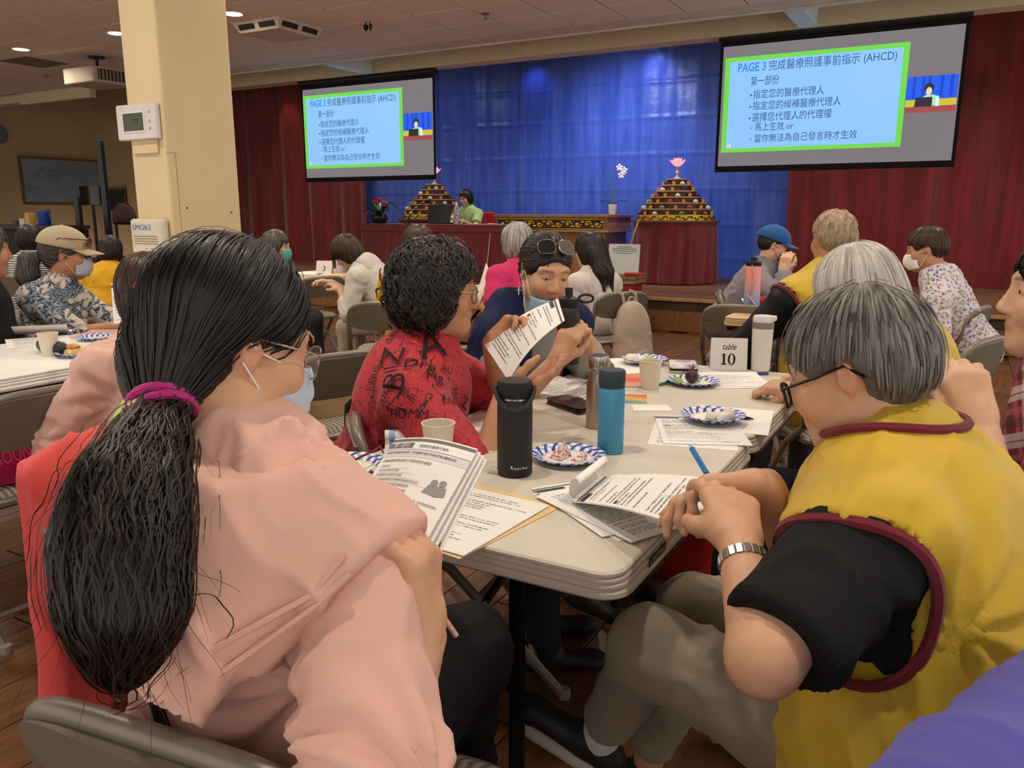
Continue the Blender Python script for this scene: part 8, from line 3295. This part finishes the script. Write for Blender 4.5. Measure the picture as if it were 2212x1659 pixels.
PJM = mat('projector_white', '#b5a894', 0.5)
mb = MB()
mb.rbox((0, 0, 0.16), (0.62, 0.56, 0.19), 0.03, 3)
mb.build('case', PJM, t)
mb = MB()
mb.box((0.312, 0.0, 0.165), (0.006, 0.44, 0.13))
mb.build('grille', mat('grille_dark', '#3b342c', 0.7), t)
for k in range(9):
    mb = MB()
    mb.box((0.3165, -0.2 + 0.05 * k, 0.165), (0.004, 0.01, 0.13))
    mb.build('grille_bar', PJM, t)
mb = MB()
mb.lathe([(0.0001, 0.03), (0.05, 0.028), (0.055, 0.0)], (-0.15, 0.28, 0.16), 16, axis=(0, 1, 0))
mb.build('lens', mat('lens_black', '#0c0c0e', 0.15), t)
mb = MB()
mb.tube([(0, 0, 0.25), (0, 0, 0.42)], 0.02, 10)
mb.lathe([(0.10, 0.40), (0.10, 0.42)], n=16)
for a in (0.7, 2.3, 3.9, 5.5):
    mb.tube([(0, 0, 0.30), (0.17 * math.cos(a), 0.14 * math.sin(a), 0.245)], 0.008, 6)
mb.build('mount', mat('mount_dark', '#2b2724', 0.5, 0.5), t)
t = empty('ceiling_grille', (-11.0, 6.70, CEIL), label='dark square return grille in the ceiling at the far left', cat='air vent')
mb = MB()
mb.box((0, 0, -0.004), (0.59, 0.59, 0.006))
mb.build('frame', mat('grille_taupe', '#6f6053', 0.8), t)
for k in range(12):
    mb = MB()
    mb.box((0, -0.26 + 0.047 * k, -0.009), (0.55, 0.012, 0.006))
    mb.build('slat', mat('grille_slat', '#7d6d5e', 0.8), t)
for (x, y, lb) in ((-4.41, 7.32, 'small brass fire sprinkler under the tiles above the blue curtain'), (-11.88, 7.38, 'small brass fire sprinkler under the far left tiles')):
    t = empty('fire_sprinkler', (x, y, CEIL), label=lb, cat='sprinkler')
    mb = MB()
    mb.lathe([(0.045, 0), (0.04, -0.012), (0.012, -0.02)], n=16)
    mb.build('escutcheon', mat('sprinkler_brass', '#8a7458', 0.4, 0.6), t)
    mb = MB()
    mb.tube([(0, 0, -0.02), (0, 0, -0.055)], 0.008, 8)
    mb.lathe([(0.022, -0.058), (0.022, -0.055)], n=12)
    mb.build('head', mat('sprinkler_brass', '#8a7458', 0.4, 0.6), t)
p = atz(790, 48, CEIL)
t = empty('ceiling_camera', (p[0], p[1], CEIL), label='tiny black double fixture hanging from a ceiling grid crossing', cat='fixture')
mb = MB()
mb.tube([(0, 0, 0), (0, 0, -0.03)], 0.006, 6)
mb.tube([(0.06, 0, 0), (0.06, 0, -0.02)], 0.006, 6)
mb.build('bracket', BLK, t)
for dx, r in ((0, 0.026), (0.06, 0.018)):
    mb = MB()
    mb.lathe([(0.006, -0.03), (r, -0.04), (r, -0.075), (0.008, -0.09), (0.0001, -0.11)], (dx, 0, 0.01), 10)
    mb.build('lens_pod', BLK, t)

# ================================================================ on the pillar
fy = py0 - PD / 2
tc = aty(306, 265, fy)
t = empty('thermostat', (tc[0], fy - 0.03, tc[2]), label='white thermostat with a dark display on the pillar', cat='thermostat')
TW = mat('thermostat_white', '#d6d0cf', 0.45)
mb = MB()
mb.rbox((0, 0.014, 0), (0.27, 0.03, 0.152), 0.012, 3)
mb.build('case', TW, t)
mb = MB()
mb.box((-0.012, -0.0025, 0), (0.15, 0.003, 0.088))
mb.build('display_frame', mat('thermostat_frame', '#e6e2e0', 0.4), t)
mb = MB()
mb.box((-0.012, -0.0045, 0.0), (0.135, 0.002, 0.075))
d_ = mb.build('display', mat('display_olive', '#3a402c', 0.25), t)
mb = MB()
letter(mb, '77', lambda u, v: (-0.012 + u, -0.0058, -0.014 + v), 0, 0, 0.04)
mb.build('display_digits', mat('digit_dark', '#191d12', 0.5), d_, smooth=False)
for z in (0.04, 0.0, -0.03):
    mb = MB()
    mb.rbox((0.095, -0.002, z), (0.016, 0.003, 0.010), 0.002, 1)
    mb.build('button', mat('button_grey', '#b3adab', 0.5), t)
mb = MB()
mb.rbox((0.02, 0.024, -0.105), (0.17, 0.012, 0.06), 0.02, 3)
mb.build('wall_plate', PILM, t)
ac = aty(337, 528, fy)
t = empty('smoke_alarm', (ac[0], fy - 0.05, ac[2] + 0.02), label='cream wall alarm box reading SMOKE on the pillar', cat='alarm')
AM = mat('alarm_cream', '#d6ccb8', 0.45)
mb = MB()
mb.rbox((0, 0.024, 0), (0.225, 0.05, 0.19), 0.03, 4)
mb.build('case', AM, t)
mb = MB()
letter(mb, 'SMOKE', lambda u, v: (-0.085 + u, -0.0022, 0.045 + v), 0, 0, 0.036, width=0.13)
mb.build('lettering', mat('print_blue', '#3f74a8', 0.6), t, smooth=False)
for k in range(4):
    mb = MB()
    mb.rbox((0, -0.0005, 0.018 - 0.011 * k), (0.165, 0.004, 0.004), 0.001, 1)
    mb.build('slot', mat('slot_brown', '#8b8069', 0.7), t)
for k in range(3):
    mb = MB()
    mb.lathe([(0.0001, 0.002), (0.005, 0.001), (0.006, 0)], (0.0 + 0.037 * k, 0.0, -0.038), 10, axis=(0, -1, 0))
    mb.build('indicator', mat('slot_brown', '#8b8069', 0.7), t)
mb = MB()
mb.lathe([(0.006, 0.008), (0.014, 0.006), (0.016, 0)], (0.055, 0.0, -0.07), 16, axis=(0, -1, 0))
mb.build('key_lock', mat('steel_lid', '#b9b4ae', 0.25, 0.95), t)

# ================================================================ left recess
XW = -17.52
a, b = atx(40, 338, XW), atx(230, 345, XW)
zb = atx(52, 440, XW)[2]
t = empty('whiteboard', (XW, (a[1] + b[1]) / 2, zb), label='framed whiteboard with faint writing on the left wall', cat='whiteboard')
Lb, Hb = b[1] - a[1], a[2] - zb
mb = MB()
mb.box((0.012, 0, Hb / 2), (0.01, Lb - 0.06, Hb - 0.06))
mb.build('board', mat('board_grey_blue', '#7d8794', 0.25, var=0.1, vscale=2), t)
FRM = mat('board_frame_wood', '#6f4c28', 0.5)
for (c_, d_) in (((0.015, 0, 0), (0.03, Lb, 0.04)), ((0.015, 0, Hb), (0.03, Lb, 0.04)), ((0.015, -Lb / 2, Hb / 2), (0.03, 0.04, Hb)), ((0.015, Lb / 2, Hb / 2), (0.03, 0.04, Hb))):
    mb = MB()
    mb.box(c_, d_)
    mb.build('frame_rail', FRM, t, smooth=False)
mb = MB()
rr = random.Random(8)
for k in range(26):
    y_ = rr.uniform(-Lb * 0.45, Lb * 0.2)
    z_ = rr.uniform(Hb * 0.2, Hb * 0.8)
    mb.tube([(0.0178, y_ + 0.04 * q, z_ + 0.02 * math.sin(q * 2.3 + k)) for q in range(4)], 0.003, 4)
mb.build('marker_strokes', mat('marker_ink', '#46505e', 0.7), t)
cc = atx(-6, 290, XW)
t = empty('wall_clock', (XW + 0.02, cc[1], cc[2]), label='round wall clock cut by the left picture edge', cat='clock')
mb = MB()
mb.lathe([(0.17, -0.01), (0.19, 0.0), (0.19, 0.03), (0.165, 0.035)], n=32, axis=(1, 0, 0))
mb.build('rim', mat('clock_rim', '#5d6470', 0.35), t)
mb = MB()
mb.lathe([(0.0001, 0.02), (0.168, 0.02)], n=32, axis=(1, 0, 0))
mb.build('dial', mat('clock_dial', '#c4c4c6', 0.5), t)
mb = MB()
mb.box((0.024, 0.03, 0.03), (0.002, 0.1, 0.012), Rx(0.8))
mb.box((0.024, -0.03, 0.05), (0.002, 0.012, 0.13), Rx(0.3))
mb.build('hands', BLK, t)
# black display stand posts, dark chair, shelf with pitcher
Yp = 7.2
pa = aty(215, 305, Yp)
t = empty('display_stand', (pa[0], Yp, 0), label='tall black display stand before the whiteboard', cat='stand')
mb = MB()
mb.box((0, 0, pa[2] / 2), (0.10, 0.05, pa[2]))
mb.build('post', BLK, t)
pb = aty(166, 425, Yp)
mb = MB()
mb.box((pb[0] - pa[0], 0, pb[2] / 2), (0.10, 0.05, pb[2]))
mb.build('post', BLK, t)
mb = MB()
mb.box(((pb[0] - pa[0]) / 2, 0, 0.04), (1.0, 0.5, 0.05))
mb.build('base', BLK, t)
Yq = 8.2
pm = aty(196, 425, Yq)
t = empty('monitor', (pm[0], Yq, 0.0), label='dark monitor standing before the whiteboard corner', cat='monitor')
mb = MB()
mb.rbox((0, 0, pm[2] + 0.02), (0.5, 0.05, 0.30), 0.01, 2)
mb.build('screen', mat('monitor_black', '#0e0e10', 0.2), t)
mb = MB()
mb.tube([(0, 0.02, 0), (0, 0.02, pm[2] - 0.05)], 0.025, 8)
mb.rbox((0, 0, 0.01), (0.5, 0.4, 0.02), 0.01, 2)
mb.build('stand', BLK, t)
pm2 = aty(255, 432, 11.87)
t = empty('picture_frame', (pm2[0], 11.87, pm2[2]), label='small dark framed picture left of the pillar', cat='picture')
mb = MB()
mb.box((0, 0, 0), (0.60, 0.03, 0.52))
mb.build('frame', FRM, t)
mb = MB()
mb.box((0, -0.017, 0), (0.52, 0.006, 0.44))
mb.build('image', mat('picture_dark', '#26302a', 0.3, var=0.4, vscale=6), t)
pcx = aty(268, 470, 7.6)
t = empty('round_back_chair', (pcx[0], 7.6, 0), label='dark brown round-backed chair left of the pillar', cat='chair')
BRN = mat('chair_dark_brown', '#2c1710', 0.5)
S_ = Solid([ell((pcx[0], 7.6, pcx[2] - 0.02), (0.27, 0.05, 0.24), None, 0.02, clip=((0, 0, pcx[2] - 0.1), V(0, 0, -1)))], 0.02)
v_, f_ = S_.mesh()
np_obj('backrest', v_, f_, BRN, t)
mb = MB()
mb.rbox((0, 0.2, 0.55), (0.5, 0.48, 0.10), 0.06, 4)
mb.build('seat', BRN, t)
for sx in (-1, 1):
    for sy in (0.0, 0.4):
        mb = MB()
        mb.tube([(0.2 * sx, sy, 0), (0.2 * sx, sy, 0.9 if sy == 0 else 0.52)], 0.02, 8)
        mb.build('leg', BRN, t)
mb = MB()
mb.tube([(-0.2, 0, 0.7), (-0.2, 0, pcx[2] - 0.08)], 0.02, 8)
mb.tube([(0.2, 0, 0.7), (0.2, 0, pcx[2] - 0.08)], 0.02, 8)
mb.build('back_post', BRN, t)
Ys = 6.6
ps = aty(50, 486, Ys)
t = empty('side_counter', (ps[0], Ys + 0.2, 0), label='dark counter with a blue pitcher along the left wall', cat='counter')
mb = MB()
mb.box((-0.2, 0, ps[2] - 0.03), (1.9, 0.6, 0.05))
mb.build('counter_top', mat('counter_dark', '#1f1814', 0.5), t)
mb = MB()
mb.box((-0.2, 0.05, ps[2] / 2 - 0.03), (1.8, 0.5, ps[2] - 0.06))
mb.build('cabinet', mat('counter_side', '#16110e', 0.6), t)
pq = aty(80, 470, Ys)
t = empty('pitcher', (pq[0], Ys + 0.1, ps[2] - 0.005), label='blue plastic pitcher on the dark counter at the left', cat='pitcher')
mb = MB()
mb.lathe([(0.07, 0), (0.075, 0.01), (0.085, 0.2), (0.08, 0.2), (0.07, 0.02), (0.0001, 0.02)], n=20)
mb.build('jug', mat('pitcher_blue', '#1c3f8a', 0.35), t)
mb = MB()
mb.tube([(0.08, 0, 0.17), (0.13, 0, 0.17), (0.14, 0, 0.1), (0.08, 0, 0.06)], 0.01, 8)
mb.build('handle', mat('pitcher_blue', '#1c3f8a', 0.35), t)
for k, (px_, w_, h_, c_, lb) in enumerate(((58, 0.09, 0.17, '#b89a4a', 'yellow carton beside the blue pitcher'), (46, 0.12, 0.09, '#b8b4ae', 'white box on the dark counter'), (30, 0.1, 0.07, '#3a3a3e', 'dark low box at the end of the counter'))):
    pq = aty(px_, 478, Ys)
    t = empty('counter_box', (pq[0], Ys + 0.05, ps[2] - 0.005), label=lb, cat='box')
    mb = MB()
    mb.rbox((0, 0, h_ / 2), (w_, 0.1, h_), 0.006, 1)
    mb.build('carton', mat('box_' + c_[1:], c_, 0.6), t)
    mb = MB()
    mb.box((0, 0, h_ + 0.001), (w_ * 0.9, 0.03, 0.002))
    mb.build('lid_flap', mat('box_' + c_[1:], c_, 0.6), t)
